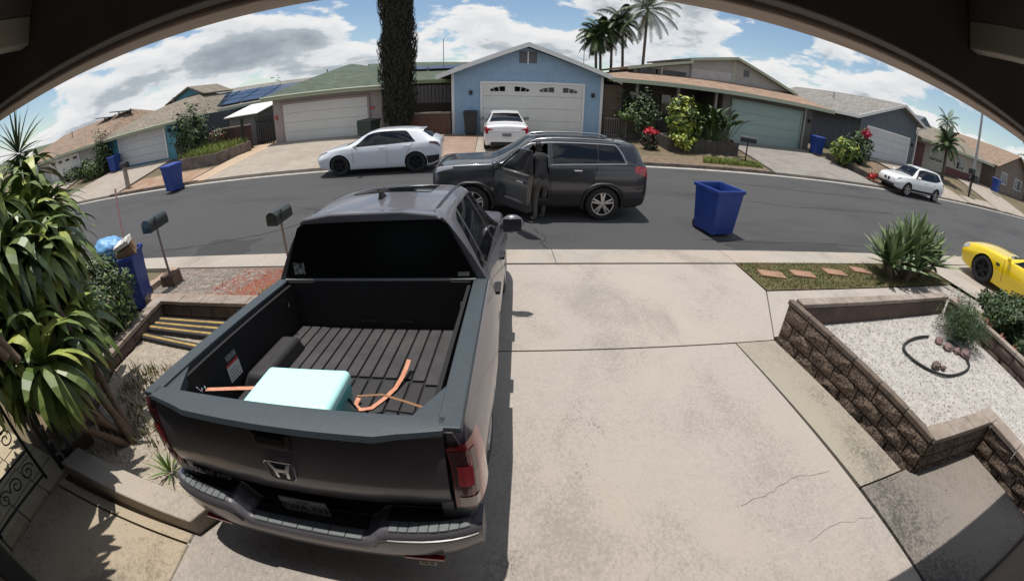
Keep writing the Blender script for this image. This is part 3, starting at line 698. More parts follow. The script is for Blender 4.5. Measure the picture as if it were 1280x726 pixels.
def garage(parent, u0, u1, z0, z1, v, m, mt=M_trim, rows=4, lites=None, cols=4):
    t = .11
    d = MB().box(u0, v - .02, z0, u1, v + .04, z1).build('garage_door', m, parent)
    h = (z1 - z0) / rows
    for r_ in range(rows):
        b = MB(); b.box(u0 + .01, v - .05, z0 + r_ * h + .008, u1 - .01, v - .021, z0 + (r_ + 1) * h - .008)
        o = b.build('panel', m, d, bevel=.008)
        if lites == 'square' and r_ == rows - 1:
            for k in range(4):
                a = u0 + (u1 - u0) * (k + .25) / 4; MB().box(a, v - .062, z1 - h * .72, a + (u1 - u0) * .13, v - .052, z1 - h * .28).build('pane', M_glass, d)
        if lites == 'fan' and r_ == rows - 1:
            for k in range(4):
                c = u0 + (u1 - u0) * (k + .5) / 4 + (.12, .06, .06, -.02)[k]; z = z1 - h * .62; s = 1 if k % 2 == 0 else -1
                for (a0, a1) in ((.02, .26), (.30, .54), (.58, .84)):
                    ro, ri = .80, .34 + .46 * a0
                    pts = [(c + s * .37 - s * .78 * math.sin(math.pi / 2 * a) , z + .24 * math.cos(math.pi / 2 * a) ) for a in [lerp(a0, a1, q / 4) for q in range(5)]]
                    base = [(c + s * .37 - s * .74 * math.sin(math.pi / 2 * a) * .92 + 0, z + .0) for a in (a1, a0)]
                    poly = pts + base
                    MB().prism(poly, v - .062, v - .052, 'y').build('pane', M_glass, d)
    MB().box(u0 - t, v - .07, z0, u0, v + .03, z1 + t).build('door_frame', mt, parent)
    MB().box(u1, v - .07, z0, u1 + t, v + .03, z1 + t).build('door_frame', mt, parent)
    MB().box(u0 + .001, v - .069, z1 + .001, u1 - .001, v + .03, z1 + t - .001).build('door_frame', mt, parent)
    return d
def window(parent, u0, z0, u1, z1, v, mf=M_trim, bars=1):
    w = MB().box(u0, v - .03, z0, u1, v + .02, z1).build('window', M_glassc, parent)
    for (a, b_, c, d) in ((u0 - .06, z0 - .06, u1 + .06, z0), (u0 - .06, z1, u1 + .06, z1 + .06), (u0 - .06, z0 + .001, u0, z1 - .001), (u1, z0 + .001, u1 + .06, z1 - .001)):
        MB().box(a, v - .06, b_, c, v + .01, d).build('frame', mf, w)
    for k in range(bars):
        x = u0 + (u1 - u0) * (k + 1) / (bars + 1); MB().box(x - .02, v - .05, z0 + .001, x + .02, v - .031, z1 - .001).build('glazing_bar', mf, w)
    return w

# --- blue gabled garage house, centre
bh = house('blue_house', 'pale blue gabled house with white fascia and arched lites in its garage door', -2.22)
w = 7.33; ap = (3.60, 4.34); ev = 2.86
MB().prism([(0, -.3), (w, -.3), (w, 2.98), (ap[0], 4.2), (0, 2.98)], 0, 12.5, 'y').build('wall', M_wblue, bh)
vf = -.55
L_, A2, R_ = (-.72, vf, ev), (ap[0], vf, ap[1] + .07), (w + .82, vf, ev)
bk_ = lambda p, y=13.0: (p[0], y, p[2])
roof(bh, 'roof', [L_, A2, bk_(A2), bk_(L_), R_, bk_(R_)], [(0, 1, 2, 3), (1, 4, 5, 2)], shingle('charcoal_shingles', (.11, .11, .11), (.08, .08, .08)))
for P, Q in ((L_, A2), (A2, R_)):
    board(bh, (P[0], vf - .003, P[2] + .015), (Q[0], vf - .003, Q[2] + .015), .22, .045, M_trim)
MB().box(-.03, -.04, -.25, .10, -.003, 2.95).build('corner_trim', M_trim, bh); MB().box(w - .10, -.04, -.25, w + .03, -.003, 2.95).build('corner_trim', M_trim, bh)
MB().box(.11, -.022, 2.87, w - .11, -.003, 2.93).build('siding_band', M_wblue, bh)
garage(bh, 1.46, 6.32, 0.02, 2.44, -.003, M_doorw, lites='fan')
for a, b_ in ((3.20, 3.58), (3.66, 4.04)):
    vt = MB().box(a, -.03, 3.45, b_, -.003, 4.0).build('gable_vent', mat('vent_grey', (.10, .11, .13), .7), bh)
    for k in range(7): MB().box(a + .02, -.05, 3.48 + k * .073, b_ - .02, -.031, 3.52 + k * .073).build('slat', mat('vent_slat', (.17, .18, .2), .7), vt)
MB().box(3.585, -.06, 3.43, 3.655, -.003, 4.03).build('trim_board', M_trim, bh)
MB().box(w + .1, .2, -.3, w + 1.1, .26, 2.6).build('side_gate', M_wood, bh)

# --- house with green hip roof
gh = house('green_roof_house', 'greige house with a green shingled hip roof and wide white garage door', -11.64)
MB().box(0, 0, -.3, 5.95, 6.5, 2.42).build('wall', M_wgreen, gh)
MB().box(5.951, 5.0, -.3, 9.2, 13, 2.5).build('wall', M_wgreen, gh)
e0 = 2.42
pk = (2.98, 4.6, 3.92)
roof(gh, 'roof', [(-.35, -.6, e0), (6.3, -.6, e0), pk, (pk[0], 9.0, 3.92), (-.35, 9.0, e0), (6.3, 9, e0)], [(0, 1, 2), (1, 5, 3, 2), (0, 2, 3, 4)], M_rgreen)
board(gh, (-.35, -.603, e0 + .01), (6.3, -.603, e0 + .01), .2, .03, M_gtrim)
board(gh, (-.352, 9, e0 + .01), (-.352, -.603, e0 + .01), .2, .03, M_gtrim)
roof(gh, 'roof', [(5.0, 3.8, 2.62), (10.0, 3.8, 2.62), (10.0, 8.6, 3.85), (2.9, 8.6, 4.05)], [(0, 1, 2, 3)], M_rgreen)
board(gh, (6.3, 3.79, 2.64), (10.0, 3.79, 2.64), .2, .03, mat('lime_trim', (.36, .40, .20), .6))
for k in range(3):
    p = MB().box(-.75, -.5, 0, .75, .5, .05).build('solar_panel', M_solar, gh, loc=(6.6 + k * 1.56, 6.6, 3.44 + .0), rot=(R(14.4), 0, 0)); 
garage(gh, .58, 5.22, 0.0, 1.93, -.003, M_doorw, mat('greige_trim', (.33, .25, .235), .6), rows=4)
MB().box(5.35, -.05, 1.28, 5.55, -.003, 1.42).build('house_number', mat('red_plaque', (.40, .06, .06), .5), gh)
MB().box(.12, -.08, 1.2, .24, -.003, 1.42).build('lamp', mat('red_plaque', (.4, .06, .06), .5), gh)
# --- teal house
th_ = house('teal_house', 'teal house with a taupe hip roof, gablet and white garage door', -25.13)
MB().box(0, 0, -.3, 6.75, 8, 2.05).build('wall', M_wteal, th_)
MB().box(5.80, -.012, -.25, 6.74, -.002, 2.0).build('wall', M_wteal2, th_)
MB().box(6.76, 1.6, -.3, 9.5, 8, 2.1).build('wall', mat('slate_wall', (.06, .07, .085), .7), th_)
roof(th_, 'roof', [(-.9, -.6, 1.98), (7.5, -.6, 2.1), (5.2, 5.2, 3.72), (1.6, 5.2, 3.3), (-.9, 10, 1.98), (7.5, 10, 2.1)], [(0, 1, 2, 3), (0, 3, 4), (1, 5, 2), (3, 2, 5, 4)], M_rtaupe)
board(th_, (-.9, -.603, 2.0), (7.5, -.603, 2.12), .18, .03, M_gtrim)
MB().prism([(2.6, 3.35), (5.5, 3.45), (4.5, 4.05)], 4.6, 6.0, 'y').build('gablet', M_wteal2, th_)
roof(th_, 'roof', [(2.2, 4.3, 3.30), (4.5, 4.3, 4.17), (5.9, 4.3, 3.5), (2.2, 8, 3.30), (4.5, 8, 4.17), (5.9, 8, 3.5)], [(0, 1, 4, 3), (1, 2, 5, 4)], M_rtaupe, .1)
garage(th_, 1.44, 5.72, 0.0, 1.88, -.003, M_doorb)
# --- house at the far left
l0 = house('tan_roof_house', 'far left pale house with orange tan roof and a row of garage lites', -36.5)
MB().box(0, 0, -.3, 10.4, 9, 1.85).build('wall', mat('pale_siding', (.42, .40, .385), .7, c2=(.38, .36, .345), scale=2), l0)
roof(l0, 'roof', [(-3.2, -.7, 1.72), (11.6, -.7, 1.78), (9.2, 5, 3.55), (-.6, 5, 3.25), (-3.2, 11, 1.72), (11.6, 11, 1.78)], [(0, 1, 2, 3), (0, 3, 4), (1, 5, 2), (3, 2, 5, 4)], M_rorange)
board(l0, (-3.2, -.703, 1.74), (11.6, -.703, 1.80), .18, .03, M_gtrim)
garage(l0, 3.6, 7.9, 0.0, 1.42, -.003, M_doorw, lites='square')
for k in range(2):
    u, v = 7.2 + 1.9 * k, 4.0
    zz = 1.75 + (v + .7) * .30
    MB().box(-.85, -.6, 0, .85, .6, .07).build('solar_panel', M_solar, l0, loc=(u, v, zz + .22 + .10 * k), rot=(R(-4), R(8), 0))
    for a_ in (-.7, .7): MB().box(u + a_ - .04, v + .3, zz - .3, u + a_ + .04, v + .38, zz + .28 + .1 * k).build('panel_leg', M_black, l0)
# --- tan house with clerestory, right of the blue one
r1 = house('clerestory_house', 'brown house with wide tan roof, grey clerestory and sage green garage door', 6.0)
zb = hb(6.0); dz = lambda z: z - zb
MB().box(5.9, 0, -.3, 12.45, 9, dz(3.62)).build('wall', M_wr1, r1)
MB().box(.6, 3.2, -.3, 5.899, 9, dz(3.62)).build('wall', M_wr1, r1)
window(r1, 1.6, 1.2, 3.0, 2.3, 3.2, M_wood); window(r1, 3.6, 1.2, 5.0, 2.3, 3.2, M_wood)
for x in (1.0, 3.3, 5.6): MB().box(x - .07, .2, -.3, x + .07, .34, dz(3.55)).build('porch_post', M_wr1b, r1)
roof(r1, 'roof', [(-.6, -.75, dz(3.58)), (13.6, -.75, dz(3.72)), (12.4, 4.2, dz(4.65)), (2.6, 5.0, dz(4.55)), (13.6, 12, dz(3.72)), (-.6, 12, dz(3.58))], [(0, 1, 2, 3), (1, 4, 2), (3, 2, 4, 5), (0, 3, 5)], M_rtan, .16)
board(r1, (-.6, -.753, dz(3.6)), (13.6, -.753, dz(3.74)), .2, .03, M_gtrim)
garage(r1, 6.55, 11.5, dz(.9), dz(3.18), -.003, M_doorg, mat('sage_trim', (.22, .29, .27), .6))
MB().box(11.78, -.06, -.2, 11.90, -.003, dz(3.55)).build('downpipe', M_wr1b, r1)
# clerestory
yc_ = 2.3
MB().prism([(1.5, dz(4.05)), (4.95, dz(4.15)), (4.95, dz(4.95)), (1.5, dz(4.30))], yc_ + .1, 7.5, 'y').build('wall', M_wr1b, r1)
MB().prism([(4.951, dz(4.05)), (12.3, dz(4.35)), (7.85, dz(5.70)), (4.951, dz(5.25))], yc_, 8.5, 'y').build('wall', M_wr1b, r1)
MB().prism([(5.0, dz(4.15)), (7.7, dz(4.3)), (7.7, dz(4.8)), (5.0, dz(4.72))], yc_ - .012, yc_ - .002, 'y').build('lit_band', mat('lit_band_colour', (.46, .445, .43), .7, c2=(.38, .37, .355), scale=3), r1)  # lit band of the clerestory front, its brightness put into a paler colour
MB().box(7.76, yc_ - .03, dz(4.25), 7.90, yc_ - .003, dz(5.62)).build('corner_trim', M_gtrim, r1)
MB().box(1.7, yc_ + .07, dz(4.12), 4.7, yc_ + .098, dz(4.42)).build('window', M_glass, r1)
for k in range(5): MB().box(1.75 + k * .68, yc_ + .05, dz(4.12), 1.82 + k * .68, yc_ + .069, dz(4.42)).build('glazing_bar', M_wr1, r1)
MB().box(8.55, yc_ - .03, dz(4.75), 8.95, yc_ - .003, dz(5.15)).build('gable_vent', mat('vent_grey', (.1, .11, .13), .7), r1)
roof(r1, 'roof', [(1.0, yc_ - .35, dz(4.36)), (4.9, yc_ - .35, dz(5.14)), (4.9, 8, dz(5.14)), (1.0, 8, dz(4.36))], [(0, 1, 2, 3)], M_rtan, .12)
roof(r1, 'roof', [(4.7, yc_ - .3, dz(5.27)), (7.85, yc_ - .3, dz(5.80)), (12.7, yc_ - .3, dz(4.33)), (4.7, 9, dz(5.27)), (7.85, 9, dz(5.8)), (12.7, 9, dz(4.33))], [(0, 1, 4, 3), (1, 2, 5, 4)], M_rgrey, .12)
for P, Q in (((1.0, dz(4.37)), (4.9, dz(5.15))), ((4.7, dz(5.28)), (7.85, dz(5.81))), ((7.85, dz(5.81)), (12.7, dz(4.34)))):
    board(r1, (P[0], yc_ - .36, P[1]), (Q[0], yc_ - .36, Q[1]), .16, .03, M_gtrim)
# --- slate blue gable house
r2 = house('slate_house', 'slate blue gabled house with long grey roof and pale garage door, behind the white car', 23.0)
z2 = hb(23.0); d2 = lambda z: z - z2
ap = (27.2 - 23.0, d2(5.62)); wl_, wr_ = 0.0, 6.9
sl, sr = .337, .32
MB().prism([(wl_, -.3), (wr_, -.3), (wr_, ap[1] - sr * (wr_ - ap[0]) - .12), (ap[0], ap[1] - .12), (wl_, ap[1] - sl * ap[0] - .12)], 0, 12, 'y').build('wall', M_wr2, r2)
L_, A2, R_ = (-.95, -.55, ap[1] - sl * (ap[0] + .95)), (ap[0], -.55, ap[1]), (7.5, -.55, ap[1] - sr * (7.5 - ap[0]))
roof(r2, 'roof', [L_, A2, bk_(A2, 12.4), bk_(L_, 12.4), R_, bk_(R_, 12.4)], [(0, 1, 2, 3), (1, 4, 5, 2)], M_rgrey)
for P, Q in ((L_, A2), (A2, R_)): board(r2, (P[0], -.553, P[2] + .015), (Q[0], -.553, Q[2] + .015), .2, .04, M_trim)
board(r2, (L_[0] - .002, 12.4, L_[2] + .01), (L_[0] - .002, -.553, L_[2] + .01), .18, .03, M_trim)
garage(r2, .85, 6.0, d2(1.36), d2(3.33), -.003, M_doorb)
MB().box(.05, -.022, d2(3.82), 6.88, -.003, d2(3.88)).build('siding_band', M_wr2, r2)
MB().tube([(6.95, -.1, d2(1.3)), (6.95, -.1, d2(4.2)), (7.3, -.5, d2(4.5))], .05, 6).build('downpipe', M_trim, r2)
# --- beige long house
r3 = house('beige_house', 'long low beige house with taupe roof and small palm in front', 31.0)
z3 = hb(31.0); d3 = lambda z: z - z3
MB().box(.3, 1.0, -.3, 14.5, 9, d3(3.75)).build('wall', M_wr3, r3)
window(r3, 3.0, d3(2.3), 5.4, d3(3.4), 1.0); window(r3, 8.4, d3(2.3), 10, d3(3.4), 1.0, bars=2)
MB().box(.6, .96, d3(1.5), 2.0, .999, d3(3.4)).build('front_door', mat('maroon_paint', (.12, .03, .035), .6), r3)
MB().box(6.4, .96, d3(1.5), 14.2, .999, d3(2.2)).build('low_wall', mat('maroon_paint', (.12, .03, .035), .6), r3)
roof(r3, 'roof', [(-.6, -.3, d3(3.72)), (15.2, -.3, d3(3.98)), (13.8, 5.5, d3(5.4)), (.8, 5.5, d3(5.35)), (-.6, 11, d3(3.72)), (15.2, 11, d3(3.98))], [(0, 1, 2, 3), (0, 3, 4), (1, 5, 2), (3, 2, 5, 4)], M_rtaupe)
board(r3, (-.6, -.303, d3(3.74)), (15.2, -.303, d3(4.0)), .2, .03, M_gtrim)
MB().prism([(5.0, d3(5.0)), (8.4, d3(5.0)), (6.7, d3(5.9))], 4.5, 7, 'y').build('gablet', M_wr2, r3)
# --- last house on the right
r4 = house('orange_roof_house', 'furthest right house with an orange brown roof and brown gable', 47.5)
z4 = hb(47.5); d4 = lambda z: z - z4
MB().prism([(0, -.3), (13, -.3), (13, d4(4.3)), (6.5, d4(6.2)), (0, d4(4.3))], 0, 10, 'y').build('wall', mat('brown_siding', (.20, .15, .12), .7, c2=(.16, .12, .1), scale=2), r4)
roof(r4, 'roof', [(-.7, -.6, d4(4.1)), (6.5, -.6, d4(6.3)), (13.7, -.6, d4(4.1)), (-.7, 10.5, d4(4.1)), (6.5, 10.5, d4(6.3)), (13.7, 10.5, d4(4.1))], [(0, 1, 4, 3), (1, 2, 5, 4)], M_rorange)
window(r4, 2, d4(2.6), 4, d4(3.7), 0, bars=1); window(r4, 7, d4(2.6), 10, d4(3.7), 0, bars=2)
# --- low house seen over the yard between teal and green, with solar panels
bh2 = thing('solar_roof_house', 'dark low house behind the small tree, its long grey roof carrying solar panels', 'house', (-20.2, 24.6, .8), YAW)
MB().box(0, 0, -.5, 9.5, 7, 2.1).build('wall', mat('slate_wall', (.06, .07, .085), .7), bh2)
roof(bh2, 'roof', [(-1.0, -.6, 2.1), (10.2, -.6, 2.35), (10.2, 4.6, 3.45), (-2.5, 4.6, 3.6)], [(0, 1, 2, 3)], M_rgrey)
board(bh2, (-1.0, -.603, 2.12), (10.2, -.603, 2.37), .16, .03, M_gtrim)
pm = MB().box(-.82, -.5, .0, .82, .5, .05).mesh('solar_panel', M_solar)
for i in range(-1, 5):
    for j in range(3):
        u = 1.2 + i * 1.72; v = .35 + j * 1.08; z0_ = lerp(2.1, 2.35, (u + 1) / 11.2); zt = lerp(3.6, 3.45, (u + 2.5) / 12.7)
        link('solar_panel', pm, bh2, (u, v, lerp(z0_, zt, (v + .6) / 5.2) + .06), (R(14.5), R(-1), 0))

# ------------------------------------------------------------ yard walls, fences, sheds across the street
bwl = thing('brick_wall', 'low brown brick wall between the dark cypress and the blue house', 'wall', (-4.6, 20.55, hb(-3.5)), YAW)
bb = MB().box(-.19, -.08, -.06, .19, .08, .06).mesh('brick', mat('brown_brick', (.15, .075, .05), .9, c2=(.11, .055, .04), scale=8))
MB().box(0, -.05, -.2, 2.28, .06, .98).build('core', mat('mortar', (.13, .1, .085), .95), bwl)
for r_ in range(7):
    for i in range(6):
        x = .19 + i * .385 + (.19 if r_ % 2 else 0)
        if x < 2.2: link('brick', bb, bwl, (x, -.02, .0 + r_ * .137))
MB().box(-.03, -.13, .985, 2.3, .11, 1.06).build('coping', M_cap, bwl)
pf = thing('picket_fence', 'grey weathered picket fence behind the low brick wall', 'fence', (-4.9, 23.6, 1.1), YAW)
pk_ = MB().box(-.075, -.012, 0, .075, .012, .95).mesh('slat', mat('grey_wood', (.24, .22, .20), .9, c2=(.15, .13, .12), scale=3, stretch=(1, 1, 6)))
for i in range(13): link('slat', pk_, pf, (.1 + i * .205, 0, 1.0 + .01 * (i % 3)))
MB().box(0, .013, 1.15, 2.7, .05, 1.23).build('rail', M_wood, pf); MB().box(0, .013, 1.7, 2.7, .05, 1.78).build('rail', M_wood, pf)
MB().box(0, .02, -.5, 2.7, .06, .98).build('kickboard', mat('dark_fence', (.05, .045, .04), .9), pf)
# dark red wall, black fence, shed with white roof
rw = thing('garden_wall', 'dark red brown garden wall behind the planter left of the green roofed house', 'wall', (-14.9, 19.75, hb(-14)), YAW)
for i in range(4): MB().box(i * .55 + .01, -.06, -.2, (i + 1) * .55 - .01, .06, 1.15).build('panel', mat('maroon_fence', (.085, .04, .035), .85, c2=(.06, .03, .028), scale=3), rw)
MB().box(-.02, -.1, 1.155, 2.25, .1, 1.22).build('coping', M_cap, rw)
sh = thing('shed', 'small grey shed with a bright white sloping roof beside the green roofed house', 'shed', (-15.3, 21.6, hb(-14) + .1), YAW)
MB().hexa([(0, 0, -.2), (2.0, 0, -.2), (2.3, 2, -.2), (.4, 2, -.2)], [(0, 0, 1.5), (2.0, 0, 1.5), (2.3, 2, 1.95), (.4, 2, 1.95)]).build('wall', mat('grey_shed', (.20, .195, .19), .8), sh)
roof(sh, 'roof', [(-.15, -.3, 1.58), (2.15, -.3, 1.60), (2.45, 2.2, 2.12), (.35, 2.2, 2.10)], [(0, 1, 2, 3)], mat('white_roof_sheet', (.68, .67, .62), .5), .06)
bf = thing('metal_gate', 'black metal gate at the left corner of the green roofed house', 'gate', (-12.75, 20.45, hb(-12.5)), YAW)
for i in range(8): MB().box(i * .135, -.015, -.1, i * .135 + .06, .015, 1.5).build('bar', M_black, bf)
MB().box(0, .016, 1.2, 1.0, .04, 1.27).build('rail', M_black, bf); MB().box(0, .016, .1, 1.0, .04, .17).build('rail', M_black, bf)
tp = thing('fence_post', 'dark post at the left end of the driveway by the red garden wall', 'post', (-12.75, 19.1, hb(-12.7))); MB().box(-.06, -.06, -.1, .06, .06, 1.55).build('shaft', M_black, tp); MB().box(-.08, -.08, 1.55, .08, .08, 1.6).build('cap', M_black, tp)
# grassy stone planter in front of the teal house's yard
def farplanter(name, label, poly, h, m, base=None):
    t = thing(name, label, 'planter')
    for (a, b_) in zip(poly, poly[1:] + poly[:1]):
        a, b_ = Vector(a), Vector(b_); d = (b_ - a).normalized(); n = Vector((-d.y, d.x)) * .14
        k = max(1, int((b_ - a).length / .6))
        for i in range(k):
            p, q = a.lerp(b_, i / k), a.lerp(b_, (i + 1) / k); p = p + d * .006; q = q - d * .006
            z0, z1 = gz(*p), gz(*q)
            MB().hexa([(p.x, p.y, z0 - .15), (q.x, q.y, z1 - .15), (q.x + n.x, q.y + n.y, z1 - .15), (p.x + n.x, p.y + n.y, z0 - .15)], [(p.x, p.y, z0 + h), (q.x, q.y, z1 + h), (q.x + n.x, q.y + n.y, z1 + h), (p.x + n.x, p.y + n.y, z0 + h)]).build('block', m, t, bevel=.015)
    flat_poly('soil', [tuple(p) for p in poly], M_dirt, lambda x, y: gz(x, y) + h - .08, t)
    return t
M_stone = mat('grey_stone', (.22, .175, .155), .9, c2=(.12, .095, .085), scale=3, bump=.5)
p1_ = [(-15.5, 17.0), (-13.2, 17.25), (-12.4, 19.2), (-15.4, 19.3)]
farplanter('stone_planter', 'stone planter of tall green grass on the corner by the peach driveway', p1_, .5, M_stone)
tag(grass_mesh(in_poly(p1_), 1600, .15, .42, lambda x, y: gz(x, y) + .42, .016, .9).build('tall_grass', mat('lush_grass', (.13, .19, .03), .9, c2=(.22, .24, .06), scale=3)), kind='stuff')
M_dkst = mat('dark_block', (.055, .048, .042), .9, c2=(.085, .075, .065), scale=4)
farplanter('block_planter', 'dark block planter full of tropical plants in front of the clerestory house', [(7.55, 17.7), (11.2, 17.75), (11.4, 19.0), (7.5, 19.1)], .52, M_dkst)
farplanter('block_planter', 'dark curb planter with croton and heliconia between the two garage drives', [(18.95, 16.3), (23.4, 17.4), (23.2, 19.6), (18.6, 19.6)], .3, M_dkst)
rtw = thing('retaining_wall', 'dark retaining wall beside the gate right of the blue house', 'wall')
for i in range(4): 
    x = 5.9 + i * .45; MB().box(x + .004, 20.0, .3, x + .446, 20.25, 1.75).build('block', M_dkst, rtw, bevel=.01)
gtb = thing('barred_gate', 'low barred metal gate at the right corner of the blue house', 'gate', (5.25, 20.6, hb(5.4)), YAW + R(-35))
for i in range(10): MB().box(i * .12, -.012, 0, i * .12 + .03, .012, .95).build('bar', mat('grey_metal', (.16, .15, .15), .5), gtb)
MB().box(0, .013, .9, 1.15, .035, .95).build('rail', mat('grey_metal', (.16, .15, .15), .5), gtb); MB().box(0, .013, .08, 1.15, .035, .13).build('rail', mat('grey_metal', (.16, .15, .15), .5), gtb)
tag(grass_mesh(in_poly([(8.2, 15.5), (11.2, 15.5), (11.3, 16.2), (8.6, 16.3)]), 2600, .06, .2, lambda x, y: gz(x, y) + .02, .014, .9).build('grass', mat('lush_grass', (.13, .19, .03), .9)), kind='stuff')
MB_ = None

def vent_pipe(parent, u, v, z, h=.5):
    MB().tube([(u, v, z - .3), (u, v, z + h)], .05, 8).build('vent_pipe', mat('lead_grey', (.30, .30, .30), .6), parent)
vent_pipe(gh, 1.6, 4.2, 3.2); vent_pipe(th_, 3.0, 4.4, 3.2); vent_pipe(r1, 3.0, 2.0, dz(4.2), .35); vent_pipe(r2, 2.0, 5.0, ap[1] - sl * (ap[0] - 2.0)); vent_pipe(r3, 4.0, 3.0, d3(4.6)); vent_pipe(l0, 4.0, 2.5, 2.7)
def wall_lamp(parent, u, v, z):
    o = MB().hexa([(u - .06, v - .14, z), (u + .06, v - .14, z), (u + .06, v - .02, z), (u - .06, v - .02, z)], [(u - .08, v - .16, z + .2), (u + .08, v - .16, z + .2), (u + .08, v - .005, z + .2), (u - .08, v - .005, z + .2)]).build('wall_lamp', M_black, parent)
wall_lamp(bh, .9, -.003, 1.9); wall_lamp(bh, 6.85, -.003, 1.9); wall_lamp(th_, 6.2, -.02, 1.5); wall_lamp(r1, 12.2, 0, dz(2.7)); wall_lamp(r2, 6.5, 0, d2(2.9))
for (h_, u0, u1, z_) in ((gh, -.35, 6.3, e0 - .02), (th_, -.9, 7.5, 1.97), (r1, -.6, 13.6, dz(3.56))):
    MB().tube([(u0, -.70, z_), (u1, -.70, z_ + (.10 if h_ is not gh else 0))], .045, 6).build('gutter', M_gtrim, h_)
# ------------------------------------------------------------ plants
def leafmat(name, c, c2, rough=.5, scale=6):
    m = mat(name, c, rough, c2=c2, scale=scale, lo=.4, hi=.6)
    b = m.node_tree.nodes['Principled BSDF']
    b.inputs['Subsurface Weight'].default_value = 0.0
    return m
M_lf = leafmat('leaf_mid_green', (.045, .085, .02), (.085, .13, .03))
M_lfd = leafmat('leaf_dark_green', (.022, .045, .014), (.04, .07, .02))
M_lfy = leafmat('leaf_yellow_green', (.42, .43, .06), (.26, .32, .05))
M_lfl = leafmat('leaf_light_green', (.13, .20, .04), (.08, .14, .03))
M_lfb = leafmat('leaf_dry_brown', (.20, .14, .075), (.13, .09, .05))
M_lfr = leafmat('leaf_red', (.26, .05, .04), (.14, .03, .03))
M_lfc = leafmat('cypress_green', (.011, .014, .008), (.020, .022, .012), .95, 3)
M_trunk = M_bark
def blade(b, base, d, L_, w, droop=.6, n=5, twist=0.0, point=True, fold=.0):
    """one strap leaf: starts along d, bends down under gravity"""
    base = Vector(base); d = Vector(d).normalized(); p = base.copy(); side = d.cross(Vector((0, 0, 1)))
    if side.length < .05: side = Vector((math.cos(twist), math.sin(twist), 0))
    side.normalize(); side = Matrix.Rotation(twist * .35, 3, d) @ side
    vs = []; st = L_ / n
    for i in range(n + 1):
        t = i / n
        ww = w * .5 * (min(1, .45 + 2.2 * t) if t < .35 else (1 - ((t - .35) / .65) ** 1.8)) if point else w * .5
        ww = max(ww, .0006)
        up = side.cross(d)
        vs += [p - side * ww + up * fold * ww, p + side * ww + up * fold * ww]
        d = (d + Vector((0, 0, -droop * (.3 + t) / n * 1.6))).normalized(); p = p + d * st
    b.add(vs, [(2 * i, 2 * i + 1, 2 * i + 3, 2 * i + 2) for i in range(n)])
def rosette(b, c, n, L_, w, e0=-10, e1=85, droop=.7, mats=(0,), seg=5, fold=0.0, lean=None):
    for i in range(n):
        a = i * 2.39996 + rnd.uniform(-.3, .3); e = R(lerp(e1, e0, (i + .5) / n) + rnd.uniform(-8, 8))
        d = Vector((math.cos(a) * math.cos(e), math.sin(a) * math.cos(e), math.sin(e)))
        if lean is not None: d = (d + Vector(lean)).normalized()
        b.m(rnd.choice(mats)); blade(b, Vector(c) + d * .03, d, L_ * rnd.uniform(.75, 1.1), w * rnd.uniform(.8, 1.15), droop * rnd.uniform(.7, 1.3), seg, rnd.uniform(-1.5, 1.5), fold=fold)
def leafcloud(b, c, r, n, s, mats=(0,), shell=.55, up=.3, lump=0.0, seed=0, asp=.5):
    """n small leaves through an ellipsoid, thinned by noise so that the outline is uneven and gaps show"""
    c = Vector(c); k = 0; tries = 0
    while k < n and tries < n * 6:
        tries += 1
        d = Vector((rnd.gauss(0, 1), rnd.gauss(0, 1), rnd.gauss(0, 1))).normalized(); t = rnd.uniform(shell, 1) ** .7
        q = 1 + lump * mnoise.noise(d * 2.3 + Vector((seed, seed * 1.7, 0)))
        p = Vector((d.x * r[0], d.y * r[1], d.z * r[2])) * t * q
        if lump and mnoise.noise(p * (2.2 / max(r)) + Vector((seed * 3.1, 0, seed))) < -.18: continue
        nrm = (d + Vector((rnd.uniform(-.8, .8), rnd.uniform(-.8, .8), rnd.uniform(-.4, .8) + up))).normalized()
        tx = nrm.orthogonal().normalized(); tx = Matrix.Rotation(rnd.uniform(0, 6.28), 3, nrm) @ tx; ty = nrm.cross(tx)
        z = s * rnd.uniform(.6, 1.3); o = c + p
        b.m(rnd.choice(mats)); b.add([o - tx * z * .5, o - ty * z * asp * .5 + nrm * z * .08, o + tx * z * .5, o + ty * z * asp * .5 + nrm * z * .08], [(0, 1, 2, 3)]); k += 1
def bush(name, label, c, r, n, s, mats, group=None, cat='bush', lump=.5, stems=3, seed=None, shell=.4, asp=.5):
    t = thing(name, label, cat, c, 0, group)
    b = MB(); leafcloud(b, (0, 0, r[2] * .9), r, n, s, tuple(range(len(mats))), shell, .3, lump, seed if seed is not None else rnd.uniform(0, 50), asp); b.build('foliage', mats, t, merge=False)
    b = MB()
    for i in range(stems):
        a = rnd.uniform(0, 6.28); b.tube([(0, 0, -.1), (math.cos(a) * r[0] * .2, math.sin(a) * r[1] * .2, r[2] * .6), (math.cos(a) * r[0] * .5, math.sin(a) * r[1] * .5, r[2] * 1.3)], [.03 + .02 * r[2], .02, .006], 6)
    b.build('stem', M_bark, t)
    return t
